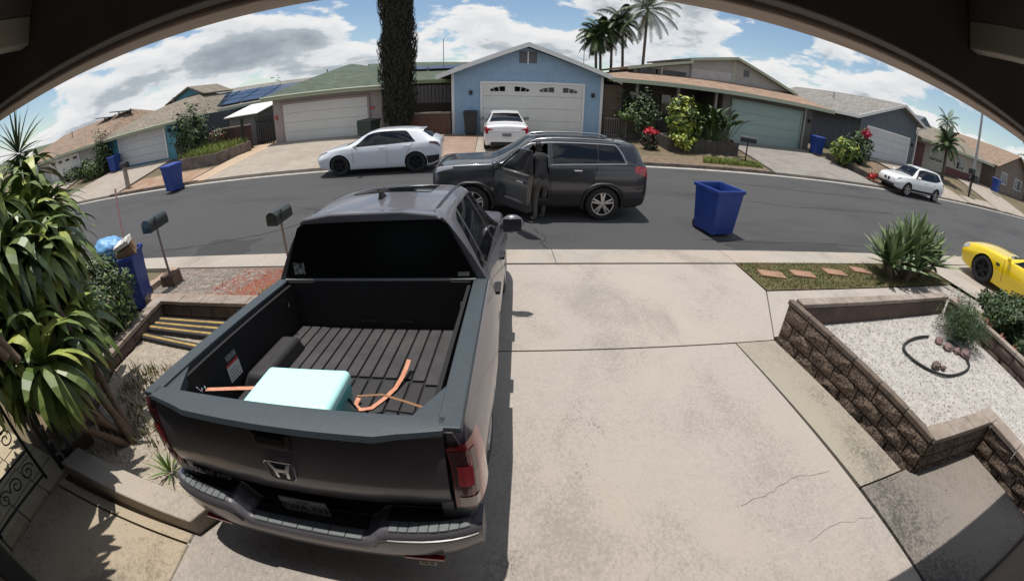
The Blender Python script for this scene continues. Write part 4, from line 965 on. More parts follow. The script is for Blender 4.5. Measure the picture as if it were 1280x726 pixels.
def frond(b, base, az, e, L_, nl, lw, ll, droop, m=0, seg=10):
    d = Vector((math.cos(az) * math.cos(e), math.sin(az) * math.cos(e), math.sin(e))); p = Vector(base); pts = [p.copy()]; ds = [d.copy()]
    for i in range(seg):
        d = (d + Vector((0, 0, -droop * (.25 + i / seg) / seg * 2))).normalized(); p = p + d * L_ / seg; pts.append(p.copy()); ds.append(d.copy())
    b.m(m); b.tube(pts, [.025 * L_ / 2 * (1 - .8 * i / seg) for i in range(seg + 1)], 4)
    for i in range(nl):
        t = .12 + .88 * i / nl; k = min(seg - 1, int(t * seg)); f = t * seg - k; q = pts[k].lerp(pts[k + 1], f); dd = ds[k]
        sd = dd.cross(Vector((0, 0, 1)))
        if sd.length < .1: sd = Vector((-math.sin(az), math.cos(az), 0))
        sd.normalize()
        l = ll * math.sin(math.pi * (.12 + .84 * t)) ** .7 * rnd.uniform(.85, 1.1)
        for s in (-1, 1):
            w = sd * s * .8 + dd * .45 + Vector((0, 0, -.25)); w.normalize(); w2 = (w + Vector((0, 0, -.9))).normalized()
            a1 = q + w * l * .5; a2 = a1 + w2 * l * .5; n = dd * lw * .5
            b.add([q - n, q + n, a1 + n, a1 - n, a2], [(0, 1, 2, 3), (3, 2, 4)])
def palm(name, label, base, lean, h, L_, nf, group=None, tr=.09, ll=.5, skirt=True, e0=-35, e1=70, nl=26, lw=.05):
    t = thing(name, label, 'palm tree', base, 0, group)
    top = Vector((lean[0], lean[1], h)); b = MB()
    pts = [Vector((lean[0] * (i / 8) ** 1.5, lean[1] * (i / 8) ** 1.5, h * i / 8)) for i in range(9)]
    b.tube([Vector((0, 0, -.3))] + pts[1:], [tr * 1.5] + [tr * (1.1 - .25 * i / 8) for i in range(1, 9)], 8); b.build('trunk', mat('palm_trunk', (.15, .125, .10), .9, c2=(.09, .075, .06), scale=8, stretch=(.3, .3, 3), bump=.5), t, smooth=50)
    b = MB()
    for i in range(nf):
        az = i * 2.39996 + rnd.uniform(-.2, .2); e = R(lerp(e1, e0, i / (nf - 1)))
        frond(b, top, az, e, L_ * rnd.uniform(.85, 1.1), nl, lw, ll, rnd.uniform(.8, 1.25), rnd.choice((0, 0, 1)))
    b.build('crown', [M_lfd, M_lf], t, merge=False)
    if skirt:
        b = MB()
        for i in range(4): 
            az = rnd.uniform(0, 6.28); frond(b, top + Vector((0, 0, -.15)), az, R(-55), L_ * rnd.uniform(.7, 1.0), 14, lw, ll * .6, 1.8, 0)
        b.build('dead_frond', [M_lfb], t, merge=False)
        MB().tube([top + Vector((0, 0, -.75)), top + Vector((0, 0, -.3)), top + Vector((0, 0, .05))], [tr * .9, tr * 1.35, tr * .7], 8).build('crownshaft', M_lfl, t, smooth=60)
    return t
G_p = 'tall palms behind the blue house'
for (x, y, zt, lx, L_, lab) in [(6.42, 28, 6.45, -.2, 1.6, 'leftmost and lowest of the tall palms behind the blue house roof'), (6.85, 28.6, 6.9, -.2, 1.7, 'slim palm second from the left in the clump behind the blue house'),
                              (7.36, 28, 7.1, -.07, 1.8, 'middle palm of the clump behind the blue house, straight trunk'), (8.1, 27.6, 7.6, -.25, 1.8, 'palm left of the tallest one, with a dead frond hanging down its trunk'),
                              (8.6, 25.6, 8.2, .25, 2.3, 'tallest palm of the clump, leaning trunk in front of the tan roof')]:
    palm('palm_tree', lab, (x, y, .8), (lx, 0), zt - .8, L_, 20, G_p, .10, .55)
palm('palm_tree', 'small feathery palm in front of the beige house at right', (32.4, 19.8, 1.45), (-.2, 0), 2.5, 1.75, 24, None, .13, .5, False, -30, 80, 22, .07)
palm('palm_tree', 'distant palm crown showing above the beige house roof', (53, 33, 2.0), (0, 0), 5.2, 2.2, 16, None, .12, .6, False)
palm('palm_tree', 'dark palm at the far right beside the orange roofed house', (58.0, 21.5, 2.0), (.2, 0), 4.6, 2.6, 16, None, .14, .6, False)
# cypress column
cy = thing('cypress_tree', 'tall dark column of cypress between the green roofed house and the blue house', 'tree', (-4.72, 20.2, hb(-4.7)))
b = MB()
def cyr(z): return .90 * min(1, .62 + .20 * z) * (1 if z < 6 else max(.02, 1 - ((z - 6) / 6.5) ** 1.4)) * (.96 + .06 * math.sin(z * 2.1))
for i in range(9000):
    z = .55 + rnd.random() ** .9 * 11.6; a = rnd.uniform(0, 6.28); r = cyr(z) * (1 + .24 * mnoise.noise((math.cos(a) * 1.3, math.sin(a) * 1.3, z * .9))) * rnd.uniform(.84, 1.05)
    p = Vector((math.cos(a) * r, math.sin(a) * r, z)); o = Vector((math.cos(a), math.sin(a), 0)); tx = Vector((-math.sin(a), math.cos(a), 0))
    s = rnd.uniform(.10, .26); b.m(rnd.choice((0, 0, 0, 1)))
    u = (Vector((0, 0, 1)) + o * rnd.uniform(-.05, .35) + tx * rnd.uniform(-.35, .35)).normalized()
    b.add([p - tx * s * .28, p + tx * s * .28, p + u * s + tx * s * .06, p + u * s - tx * s * .06], [(0, 1, 2, 3)])
b.build('crown', [M_lfc, leafmat('cypress_brown', (.022, .019, .012), (.03, .028, .016), .95)], cy, merge=False)
MB().lathe([(cyr(z) * .80, z) for z in [.5 + .5 * i for i in range(24)]], 14, cap=True).build('inner_branches', M_lfc, cy, smooth=60)
MB().tube([(0, 0, -.2), (0, 0, .5), (0, 0, 3)], [.2, .16, .1], 8).build('trunk', M_bark, cy)
# big strap-leaved plant at left
M_dr1 = leafmat('strap_leaf_green', (.075, .12, .026), (.125, .17, .036), .45); M_dr2 = leafmat('strap_leaf_dark', (.03, .055, .016), (.05, .08, .022), .45); M_dr3 = leafmat('strap_leaf_yellow', (.36, .38, .09), (.20, .25, .05), .45); M_dr4 = leafmat('strap_leaf_pale', (.17, .22, .055), (.10, .145, .035), .45)
dr = thing('dracaena_plant', 'huge strap-leaved corn plant leaning over the walk at the left edge', 'plant', (-3.45, 1.92, gz(-3.4, 1.9)))
bz = gz(-3.4, 1.9)
heads = [(-4.75, 2.3, 2.6), (-4.25, 1.45, 2.25), (-4.55, 1.95, 2.75), (-4.45, 2.45, 2.45), (-4.5, 2.15, 2.35), (-4.05, 2.0, 2.15), (-4.45, 1.6, 2.1), (-4.3, 1.75, 1.75), (-4.0, 1.55, 1.6), (-4.7, 2.5, 2.2), (-4.4, 1.2, 1.85), (-4.75, 2.75, 2.0), (-3.9, 1.25, 1.7), (-4.0, 2.15, 1.45), (-3.95, 1.9, 1.45), (-4.0, .95, 1.9), (-3.6, 1.45, 1.5), (-4.35, 1.0, 2.15), (-4.35, .55, 2.3), (-4.0, .62, 2.45), (-4.8, .8, 2.2), (-4.9, 1.25, 2.4), (-5.2, 1.7, 2.5), (-4.5, .7, 2.65), (-3.62, .85, 2.75), (-3.5, .6, 2.9), (-3.85, .3, 2.8), (-4.35, 2.2, 1.9), (-4.1, 1.75, 2.35), (-4.6, 2.6, 2.45), (-4.15, 2.35, 2.2), (-4.2, 2.0, 1.5), (-4.9, 2.6, 2.85)]  # rosettes beyond the view are added to shade the walk
crown_base = Vector((-.55, .05, .55))
for i, h in enumerate(heads):
    c = Vector(h) - Vector((-3.45, 1.92, bz)); b = MB(); rosette(b, c, 54, .64, .125, -75, 66, 1.7, (0, 0, 1, 3, 0, 3, 2, 2), 7, .35); b.build('leaf_rosette', [M_dr1, M_dr2, M_dr3, M_dr4], dr, merge=False)
    q = Vector((rnd.uniform(-.12, .12), rnd.uniform(-.1, .1), -.05)); mid = q.lerp(c, .5) + Vector((.05, -.02, -.08)); 
    if i not in (0, 2, 7, 9, 12, 15): q = q.lerp(c, .62) + Vector((0, 0, -.1)); mid = q.lerp(c, .5)
    MB().tube([q, q.lerp(mid, .6), mid, mid.lerp(c, .6), c], [.042, .038, .034, .03, .025], 8).build('stem', mat('dracaena_stem', (.24, .165, .115), .9, c2=(.16, .11, .075), scale=20, stretch=(.3, .3, 4), bump=.4), dr, smooth=50)
b = MB()
for i in range(22):
    p = Vector((rnd.uniform(-.75, .0), rnd.uniform(-.4, .3), rnd.uniform(.1, .9))); a = rnd.uniform(0, 6.28); blade(b, p, (math.cos(a) * .4, math.sin(a) * .4, -.5), rnd.uniform(.3, .5), .045, 1.5, 4, rnd.uniform(-1, 1))
b.build('dead_leaves', [M_lfb], dr, merge=False)
b = MB(); rosette(b, (0, 0, 0), 60, .52, .035, -60, 85, .35, (0, 0, 1), 4, .2)
sp = thing('spiky_plant', 'thin-leaved spiky rosette against the sky at the top of the left plants', 'plant', (-5.02, 2.6, gz(-5, 2.6)))
b.build('leaf_rosette', [M_lfd, M_lf], sp, loc=(0, 0, 2.83), merge=False)
MB().tube([(.2, -.1, -.05), (.1, 0, 1.4), (0, 0, 2.83)], [.05, .04, .03], 8).build('stem', M_bark, sp, smooth=50)
b = MB(); rosette(b, (0, 0, .0), 22, .24, .02, 20, 85, .5, (0,), 4)
tag(b.build('leafy_tuft', [M_lfl], loc=(-2.75, 1.62, gz(-2.7, 1.6) + .03), merge=False), 'small green grassy tuft in the gravel by the truck bumper', 'plant')
# round hedge bush by the bin
bush('round_bush', 'round dark small-leaved bush between the corn plant and the blue bin', (-5.55, 3.50, gz(-5.3, 3.5) + .10), (.62, .75, .62), 5200, .085, [M_lfd, M_lf, M_lfd, M_lfl], lump=.25, shell=.55)
# right: yucca clump
yu = thing('yucca_clump', 'large clump of sword-leaved yucca at the end of the grass strip', 'plant', (8.75, 5.72, gz(8.7, 5.7)))
M_yu = leafmat('yucca_leaf', (.07, .115, .045), (.12, .17, .07)); M_yu2 = leafmat('yucca_leaf_pale', (.22, .27, .13), (.13, .18, .07))
for (x, y, z, s) in [(-.25, 0, .62, 1.0), (.2, .1, .68, 1.05), (.52, -.05, .6, .95), (-.05, -.3, .45, .85), (.3, .35, .75, .95), (-.42, .25, .5, .8), (.75, .15, .55, .8), (0, -.1, .95, 1.0), (.45, .2, 1.0, .9), (-.6, -.1, .5, .9), (.95, -.1, .5, .85)]:
    x *= 1.25; z *= .68
    b = MB(); rosette(b, (x, y, z), 34, .92 * s, .115, 5, 84, .06, (0, 0, 1), 4, .35); b.build('leaf_rosette', [M_yu, M_yu2], yu, merge=False)
    MB().tube([(x * .6, y * .6, -.1), (x * .8, y * .8, z * .5), (x, y, z)], [.08, .06, .05], 7).build('stem', M_bark, yu)
b = MB(); rosette(b, (0, 0, 0), 50, .5, .03, -60, -5, 1.0, (0,), 4); b.build('dead_leaves', [M_lfb], yu, loc=(.1, 0, .5), merge=False)
y2 = thing('yucca_pup', 'small yucca pup standing just right of the large clump', 'plant', (9.85, 5.82, gz(9.8, 5.8)))
b = MB(); rosette(b, (0, 0, .25), 34, .5, .045, -10, 84, .25, (0, 0, 1), 4, .3); b.build('leaf_rosette', [M_yu, M_yu2], y2, merge=False); MB().tube([(0, 0, -.1), (0, 0, .25)], .04, 6).build('stem', M_bark, y2)
# feathery fern in the right planter
fe = thing('feathery_fern', 'feathery dark green fern by the wall of the white gravel planter', 'plant', (6.78, 2.85, .52))
b = MB(); leafcloud(b, (0, 0, .34), (.46, .55, .40), 7000, .055, (0, 0, 1), .25, .2, .5, 3, .16)
for i in range(40):
    a = i * 2.4; e = R(lerp(88, 25, i / 40)); frond(b, (0, 0, .02), a, e, rnd.uniform(.5, .8), 40, .004, .05, .9, rnd.choice((0, 0, 1)), 8)
b.build('foliage', [leafmat('fern_green', (.03, .065, .025), (.05, .09, .035)), M_lf], fe, merge=False)
# red bromeliads and hedge beyond the right wall
for i, (x, y, r, lab) in enumerate([(7.72, 3.55, .14, 'red bromeliad at the far end of the row by the planter wall'), (7.74, 3.15, .15, 'pink bromeliad second along the right planter wall'), (7.7, 2.8, .16, 'pale centred bromeliad in the middle of the wall row'), (7.68, 2.4, .12, 'small red bromeliad fourth along the planter wall'), (7.62, 2.05, .12, 'red bromeliad nearest the house along the planter wall')]):
    b = MB(); rosette(b, (0, 0, .12), 24, r * 1.25, .035, 5, 80, .5, (0, 0, 1), 4); t = thing('bromeliad', lab, 'plant', (x, y, .55), 0, 'bromeliads along the right planter wall'); b.build('leaf_rosette', [M_lfr, leafmat('leaf_pink', (.42, .2, .16), (.3, .1, .08))], t, merge=False)
bush('hedge', 'dense dark green hedge between the planter wall and the yellow car', (9.25, 2.05, .30), (1.0, 1.65, .5), 15000, .095, [M_lfd, M_lfd, M_lf, M_lfd], cat='hedge', lump=.12, shell=.55)
flat_poly('soil', [(7.5, -1), (10.9, -1), (10.9, 3.9), (7.5, 3.9)], M_dirt, lambda x, y: gz(x, y) + .01)
# across the street, right of the blue house
bush('croton_bush', 'yellow green croton bush taller than the planter beside the banana-like leaves', (8.35, 18.2, 1.0), (.85, .6, 1.05), 1500, .26, [M_lfy, M_lfl, M_lfy, M_lf], lump=.6, shell=.3)
bush('croton_bush', 'small bright yellow croton at the left foot of the block planter', (8.15, 17.55, .75), (.62, .4, .36), 700, .2, [M_lfy, M_lfy, M_lfl], lump=.5, shell=.3)
bp_ = thing('bird_of_paradise', 'dark banana-leaved plant fanning out over the block planter', 'plant', (10.0, 18.4, .95)); b = MB()
for i in range(80):
    a = rnd.uniform(0, 6.28); x, y = rnd.uniform(-.85, .85), rnd.uniform(-.35, .35); e = R(rnd.uniform(55, 88)); L_ = rnd.uniform(1.0, 2.2)
    d = Vector((math.cos(a) * math.cos(e), math.sin(a) * math.cos(e), math.sin(e))); b.m(1); b.tube([(x, y, -.1), Vector((x, y, 0)) + d * L_ * .7], .016, 4); b.m(rnd.choice((0, 0, 1))); blade(b, Vector((x, y, 0)) + d * L_ * .65, d + Vector((math.cos(a), math.sin(a), 0)) * .5, rnd.uniform(.6, 1.0), .26, .7, 5, rnd.uniform(-1, 1), fold=.3)
b.build('foliage', [M_lfd, M_lf], bp_, merge=False)
bush('shade_tree', 'leafy dark shrub tree in front of the porch behind the red bush', (7.0, 20.2, .8), (1.1, .9, 1.25), 1700, .2, [M_lfd, M_lf, M_lfd], cat='tree', lump=.7, shell=.25)
bush('pale_shrub', 'pale green shrub on top of the dark retaining wall', (6.2, 19.9, 1.55), (.6, .5, .32), 450, .16, [M_lfl, M_lf], lump=.5)
rb = bush('red_topped_bush', 'rounded dark bush crowned with red flowers near the rear of the dark suv', (6.75, 18.0, .45), (.42, .42, .48), 900, .12, [M_lfd, leafmat('leaf_maroon', (.07, .025, .025), (.04, .02, .02))], lump=.3)
b = MB(); leafcloud(b, (0, 0, .88), (.34, .34, .16), 320, .13, (0,), .3, .5, .4); b.build('flowers', [mat('red_petals', (.55, .02, .04), .6)], rb, merge=False)
bush('croton_bush', 'lime green croton in the curb planter by the slate house', (18.7, 18.2, 1.0), (.85, .7, .75), 1200, .24, [M_lfy, M_lfl, M_lfl, M_lf], lump=.6, shell=.3)
hp = bush('heliconia_bush', 'dark leafy bush with crimson flower heads left of the slate house garage', (20.3, 18.6, .8), (.85, .7, 1.15), 1300, .26, [M_lfd, M_lf, M_lfd, M_lf], lump=.6, shell=.3)
b = MB(); leafcloud(b, (.1, -.3, 2.1), (.35, .3, .3), 240, .18, (0,), .3, .5, .4); b.build('flowers', [mat('crimson_petals', (.42, .015, .05), .6)], hp, merge=False)
b = MB(); rosette(b, (0, 0, .1), 30, .55, .09, 5, 80, .6, (0, 0, 1), 4); t = thing('red_ti_plant', 'bright red ti plant at the kerb by the nose of the white suv', 'plant', (18.95, 15.95, gz(18.9, 16) - .02)); b.build('leaf_rosette', [mat('scarlet_leaf', (.55, .04, .03), .5), M_lfr], t, merge=False)
# left side across the street
bush('small_tree', 'small loose tree in front of the teal house yard, by the stone planter', (-16.3, 19.2, .75), (1.35, .9, 1.45), 1700, .22, [M_lfd, M_lf, M_lfd], cat='tree', lump=.9, shell=.2)
bush('pink_shrub', 'pinkish flowering shrub over the dark red garden wall', (-14.6, 19.3, 1.3), (.5, .4, .4), 420, .13, [leafmat('leaf_pinkish', (.28, .11, .10), (.2, .09, .07)), M_lf], lump=.5)
bush('yard_bush', 'yellowish green bush low by the far left driveway', (-26.0, 18.9, .6), (1.15, .9, .72), 1300, .22, [M_lf, M_lfl, M_lfd], lump=.6, shell=.3)
bush('small_tree', 'upright dark tree left of the teal garage', (-24.9, 19.7, .6), (.75, .8, 1.5), 1200, .24, [M_lfd, M_lf, M_lfd], cat='tree', lump=.8, shell=.25)
bush('yard_bush', 'dark bush below the white garage at the far left', (-28.6, 19.3, .6), (1.2, .8, .55), 900, .22, [M_lfd, M_lfd, M_lf], lump=.6, shell=.3)
bush('bare_tree', 'thin sparse tree behind the green hip roof', (-17.2, 31, 1.5), (1.1, 1, 1.75), 330, .28, [M_lfd, M_lf], cat='tree', lump=.8, shell=.2, stems=9)
bush('distant_tree', 'dark tree tops above the beige house roof', (44.5, 36, 3.4), (3.2, 1.5, 1.6), 1200, .5, [M_lfd, M_lf], cat='tree', lump=.9, shell=.3)
# ------------------------------------------------------------ vehicles
def pchip(xs, ys, x):
    n = len(xs)
    if x <= xs[0]: return ys[0]
    if x >= xs[-1]: return ys[-1]
    k = next(i for i in range(n - 1) if x <= xs[i + 1]); h = xs[k + 1] - xs[k]
    def sl(i): return (ys[i + 1] - ys[i]) / (xs[i + 1] - xs[i])
    def m(i):
        if i == 0: return sl(0)
        if i == n - 1: return sl(n - 2)
        a, b = sl(i - 1), sl(i)
        return 0 if a * b <= 0 else 2 * a * b / (a + b)
    t = (x - xs[k]) / h; t2, t3 = t * t, t * t * t
    return ys[k] * (2 * t3 - 3 * t2 + 1) + h * m(k) * (t3 - 2 * t2 + t) + ys[k + 1] * (-2 * t3 + 3 * t2) + h * m(k + 1) * (t3 - t2)
class Shell:
    """a car body lofted through keyed cross-sections (y, zb, wr, wm, zm, ws, zs, we, ze, zc), y from rear to front"""
    def __init__(s, keys, crown=.28, tens=.36):
        s.k = sorted(keys); s.ys = [q[0] for q in s.k]; s.crown = crown; s.tens = tens
    def sec(s, y):
        zb, wr, wm, zm, ws, zs, we, ze, zc = [pchip(s.ys, [q[i] for q in s.k], y) for i in range(1, 10)]
        return [(0, zb), (wr - .04, zb), (wr, zb + .05), (wm, zm), (ws, zs), (we, ze), (we * .6, zc - (zc - ze) * s.crown), (0, zc)]
    def at(s, y, t):
        P = s.sec(y)
        if t <= 2:
            i = min(1, int(t)); f = t - i; return Vector((lerp(P[i][0], P[i + 1][0], f), y, lerp(P[i][1], P[i + 1][1], f)))
        i = min(6, int(t)); f = t - i; p0, p1 = P[i], P[i + 1]; pm = P[i - 1] if i > 2 else P[i]; pp = P[i + 2] if i < 6 else (-P[6][0], P[6][1])
        o = []
        for c in (0, 1):
            m0 = (p1[c] - pm[c]) * s.tens; m1 = (pp[c] - p0[c]) * s.tens
            f2, f3 = f * f, f * f * f
            o.append(p0[c] * (2 * f3 - 3 * f2 + 1) + m0 * (f3 - 2 * f2 + f) + p1[c] * (-2 * f3 + 3 * f2) + m1 * (f3 - f2))
        return Vector((max(0, o[0]), y, o[1]))
    def mesh(s, n=64):
        ys = sorted(set([lerp(s.ys[0], s.ys[-1], i / n) for i in range(n + 1)] + s.ys))
        ts = [0, 1, 2, 2.35, 2.7, 3, 3.25, 3.5, 3.75, 3.9, 4, 4.1, 4.35, 4.6, 4.85, 4.95, 5, 5.08, 5.3, 5.6, 6, 6.5]
        b = MB(); rows = []; W_ = 0
        for y in ys:
            r = [s.at(y, t) for t in ts]; full = r + [s.at(y, 7)] + [Vector((-p.x, p.y, p.z)) for p in r[:0:-1]]
            rows += full; W_ = len(full)
        fs = [(j * W_ + i, j * W_ + (i + 1) % W_, (j + 1) * W_ + (i + 1) % W_, (j + 1) * W_ + i) for j in range(len(ys) - 1) for i in range(W_)]
        fs += [tuple(range(W_ - 1, -1, -1)), tuple((len(ys) - 1) * W_ + i for i in range(W_))]
        b.add(rows, fs); return b
    def nrm(s, y, t):
        e = 1e-3; a = s.at(y + e, t) - s.at(y - e, t); b = s.at(y, min(7, t + e)) - s.at(y, t - e); n = a.cross(b)
        n = n.normalized() if n.length > 1e-12 else Vector((0, 0, 1))
        c = s.at(y, t); return n if n.dot(Vector((c.x, 0, c.z - .7))) > 0 or abs(n.z) > .9 and n.z > 0 else -n
    def patch(s, corners, off=.004, nu=10, nv=6, side=1, b=None):
        """4 corners in (y, t); t beyond 7 runs over to the other side"""
        b = b or MB(); (c0, c1, c2, c3) = corners
        def fn(u, v):
            y = lerp(lerp(c0[0], c1[0], u), lerp(c3[0], c2[0], u), v); t = lerp(lerp(c0[1], c1[1], u), lerp(c3[1], c2[1], u), v)
            sg = 1
            if t > 7: t = 14 - t; sg = -1
            p = s.at(y, t) + s.nrm(y, t) * off
            return Vector((p.x * sg * side, p.y, p.z))
        b.grid(fn, nu, nv); return b
def paint(name, c, metal=.0, rough=.35, flake=None): return mat(name, c, rough, metal, c2=flake, scale=60, coat=1.0) if flake else mat(name, c, rough, metal, coat=1.0)
def wheel_parts(parent, c, r, w, side, spokes=5, rimr=.68, twin=False, mrim=None, width=.20):
    """tyre lathe turned on the x axis, its rim a sub-part"""
    M = Matrix.Rotation(R(90) * side, 4, 'Y')
    o = MB().lathe([(rimr * r, -w / 2 + .01), (r * .80, -w / 2), (r * .95, -w / 2 + .012), (r, -w / 2 + .045), (r, w / 2 - .045), (r * .95, w / 2 - .012), (r * .80, w / 2), (rimr * r, w / 2 - .01), (rimr * r * .97, w / 2 - .05), (rimr * r * .95, -w / 2 + .05), (rimr * r, -w / 2 + .01)], 36, M).build('wheel', M_rubber, parent, smooth=40, loc=c)
    b = MB(); rr = rimr * r; z = w / 2 - .035
    b.lathe([(rr * .99, z - .03), (rr * 1.0, z + .028), (rr * .93, z + .024), (rr * .90, z - .03)], 36, M)
    b.lathe([(.001, z + .012), (rr * .17, z + .010), (rr * .21, z - .02)], 16, M)
    for i in range(spokes):
        a0 = 2 * math.pi * i / spokes
        for da in ((-.17, .17) if twin else (0,)):
            a = a0 + da; hw0, hw1 = rr * (.085 if twin else .12) , rr * (.07 if twin else width * .55)
            p = lambda q, hw, s_: (q * math.cos(a) - s_ * hw * math.sin(a), q * math.sin(a) + s_ * hw * math.cos(a))
            a_in, a_out = rr * .12, rr * .95
            q = [p(a_in, hw0, -1), p(a_out, hw1, -1), p(a_out, hw1, 1), p(a_in, hw0, 1)]
            b.prism(q, z - .018, z + .012, 'z', M)
    b.m(1).lathe([(.001, z - .05), (rr * .95, z - .05)], 24, M); b.m(0)
    b.build('rim', [mrim or M_alu, M_dark], o, smooth=30)
    return o
def well_cut(mb, me_mats, y, z, r, x0=.62, me=None):
    pass
def car(name, label, keys, loc, rz, mpaint, wheels, L_, windows, glass, cat='car', crown=.28, mcut=None, extra_cut=None, group=None, rim=None, tilt=0.0, roll=0.0):
    """wheels: (front_y, rear_y, track half, r, w, spokes, twin); windows: {part: [corner lists on one side]}; glass: {part: corners over the top}"""
    t = thing(name, label, cat, loc, 0, group); t.rotation_euler = (tilt, roll, rz)
    S = Shell(keys, crown); me = S.mesh().mesh('body', [mpaint, M_dark], 0)
    fy, ry, tr, r, w, sp, tw = wheels
    cut = MB()
    for y in (fy, ry):
        for sg in (-1, 1):
            M = Matrix.Translation((sg * (tr + .18), y, r * .98)) @ Matrix.Rotation(R(90), 4, 'Y'); cut.lathe([(r * 1.13, -.42), (r * 1.13, .42)], 36, M, cap=True)
    me = boolean_cut(me, cut, [M_dark])
    if extra_cut: me = boolean_cut(me, extra_cut, [M_dark])
    me.shade_smooth(); me.set_sharp_from_angle(angle=R(38))
    body = link('body', me, t)
    for y in (fy, ry):
        for sg in (-1, 1): wheel_parts(t, (sg * (tr - w * .5 + .02), y, r), r, w, sg, sp, twin=tw, mrim=rim)
    for part, cs in windows.items():
        for side in (-1, 1):
            for c in cs: S.patch(c, .004, 10, 5, side).build(part, M_glass, body, smooth=60)
    for part, c in glass.items(): S.patch(c, .004, 8, 14, 1).build(part, M_glass, body, smooth=60)
    return t, S, body
def seam(S, body, pts, w=.006, m=None, name='door_gap', side=1, off=.003):
    """a thin dark line on the shell through (y, t) points"""
    b = MB(); vs = []
    P = []
    for (y0, t0), (y1, t1) in zip(pts, pts[1:]):
        for i in range(6): P.append((lerp(y0, y1, i / 6), lerp(t0, t1, i / 6)))
    P.append(pts[-1]); Q = [S.at(*p) + S.nrm(*p) * off for p in P]
    for i, q in enumerate(Q):
        d = (Q[min(i + 1, len(Q) - 1)] - Q[max(i - 1, 0)]).normalized(); n = S.nrm(*P[i]).cross(d).normalized() * w
        for s_ in (-1, 1):
            p = q + n * s_; vs.append((p.x * side, p.y, p.z))
    b.add(vs, [(2 * i, 2 * i + 1, 2 * i + 3, 2 * i + 2) for i in range(len(P) - 1)])
    return b.build(name, m or M_dark, body)
def mirror(t, x, y, z, m, s=1.0):
    for sg in (-1, 1):
        o = MB().ball((sg * x, y, z), .12 * s, 10, 6, (1.0, .55, .72)).build('side_mirror', m, t, smooth=60)
        MB().box(sg * x - .08 * s, y - .07 * s, z - .055 * s, sg * x + .08 * s, y - .062 * s, z + .055 * s).build('mirror_glass', M_chrome, o)
        MB().tube([(sg * (x - .16), y + .02, z - .05), (sg * x, y, z - .03)], .02, 6).build('bracket', M_black, o)
def handles(S, t, ys, m, tt=3.8):
    for y in ys:
        for sg in (-1, 1):
            p = S.at(y, tt); MB().box(-.015, -.10, -.015, .03, .10, .018).build('door_handle', m, t, bevel=.008, loc=(sg * p.x, y, p.z))

# ---- the dark pickup in the driveway
M_tp = paint('graphite_paint', (.128, .122, .140), .25, .36); M_tp.node_tree.nodes['Principled BSDF'].inputs['Coat Weight'].default_value = .55
M_bedin = mat('bed_liner', (.0075, .007, .008), .8, c2=(.010, .0095, .0105), scale=20, bump=.2)
M_floor = mat('bed_floor_plastic', (.052, .048, .051), .75, c2=(.036, .033, .036), scale=9, c3=(.066, .06, .06), s3=3, bump=.2, bscale=60)
M_cap2 = mat('rail_cap_plastic', (.044, .058, .068), .55, c2=(.038, .050, .060), scale=30, bump=.15, bscale=120)
TRUCK_M = Matrix.Translation((-1.069, 1.191, .43)) @ Euler((-.075, -.030, -.0553)).to_matrix().to_4x4()
TRUCK_M = Matrix.Translation((-1.069, 1.191, .43)) @ (Matrix.Rotation(-.0553, 4, 'Z') @ Matrix.Rotation(-.075, 4, 'X') @ Matrix.Rotation(-.030, 4, 'Y'))
tk = thing('pickup_truck', 'dark graphite pickup truck parked in the driveway, cooler in its open bed', 'pickup truck', M=TRUCK_M)
TS = Shell([(1.72, .36, .92, 1.0, .75, .92, 1.21, .615, 1.70, 1.775), (1.80, .36, .92, 1.0, .75, .925, 1.21, .62, 1.715, 1.79), (2.4, .36, .92, 1.0, .75, .925, 1.19, .635, 1.735, 1.82), (3.0, .36, .92, 1.0, .75, .925, 1.17, .625, 1.70, 1.78),
            (3.45, .36, .90, .985, .75, .925, 1.15, .69, 1.42, 1.47), (3.9, .36, .90, .985, .75, .925, 1.13, .78, 1.15, 1.19), (4.05, .36, .90, .985, .75, .92, 1.12, .80, 1.13, 1.17), (4.6, .36, .90, .98, .75, .90, 1.06, .78, 1.09, 1.13), (5.0, .38, .84, .92, .72, .84, .98, .70, 1.01, 1.04), (5.18, .45, .70, .78, .70, .72, .88, .6, .92, .94), (5.22, .5, .6, .68, .68, .6, .8, .5, .84, .86)], .2)
me = TS.mesh().mesh('cab', [M_tp, M_dark]); cut = MB()
for sg in (-1, 1):
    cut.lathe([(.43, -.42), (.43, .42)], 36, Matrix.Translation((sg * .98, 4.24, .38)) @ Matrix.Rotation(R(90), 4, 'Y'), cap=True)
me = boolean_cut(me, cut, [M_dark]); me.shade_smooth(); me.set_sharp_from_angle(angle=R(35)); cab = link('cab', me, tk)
# rear window: sits on the cab's back face
def wq(z): 
    f = (z - 1.21) / (1.70 - 1.21); return lerp(.86, .60, f)
MB().prism([(-.845, 1.235), (.845, 1.235), (.640, 1.675), (.60, 1.70), (-.60, 1.70), (-.640, 1.675)], 1.690, 1.716, 'y').build('rear_window', M_glassm, cab, bevel=.004)
MB().prism([(-.60, 1.712), (.60, 1.712), (.56, 1.755), (.3, 1.787), (-.3, 1.787), (-.56, 1.755)], 1.655, 1.75, 'y').build('roof_spoiler', M_tp, cab, bevel=.015)
MB().prism([(-.84, 1.222), (.84, 1.222), (.84, 1.234), (-.84, 1.234)], 1.665, 1.719, 'y').build('window_trim', mat('satin_trim', (.40, .42, .42), .35, .6), cab)
MB().box(-.735, 1.684, 1.275, -.63, 1.6895, 1.375).build('window_sticker', mat('grey_sticker', (.28, .28, .28), .6, c2=(.04, .04, .04), scale=28, lo=.45, hi=.55), cab)
MB().box(.70, 1.684, 1.255, .79, 1.6895, 1.285).build('window_sticker', mat('grey_sticker2', (.2, .2, .2), .6), cab)
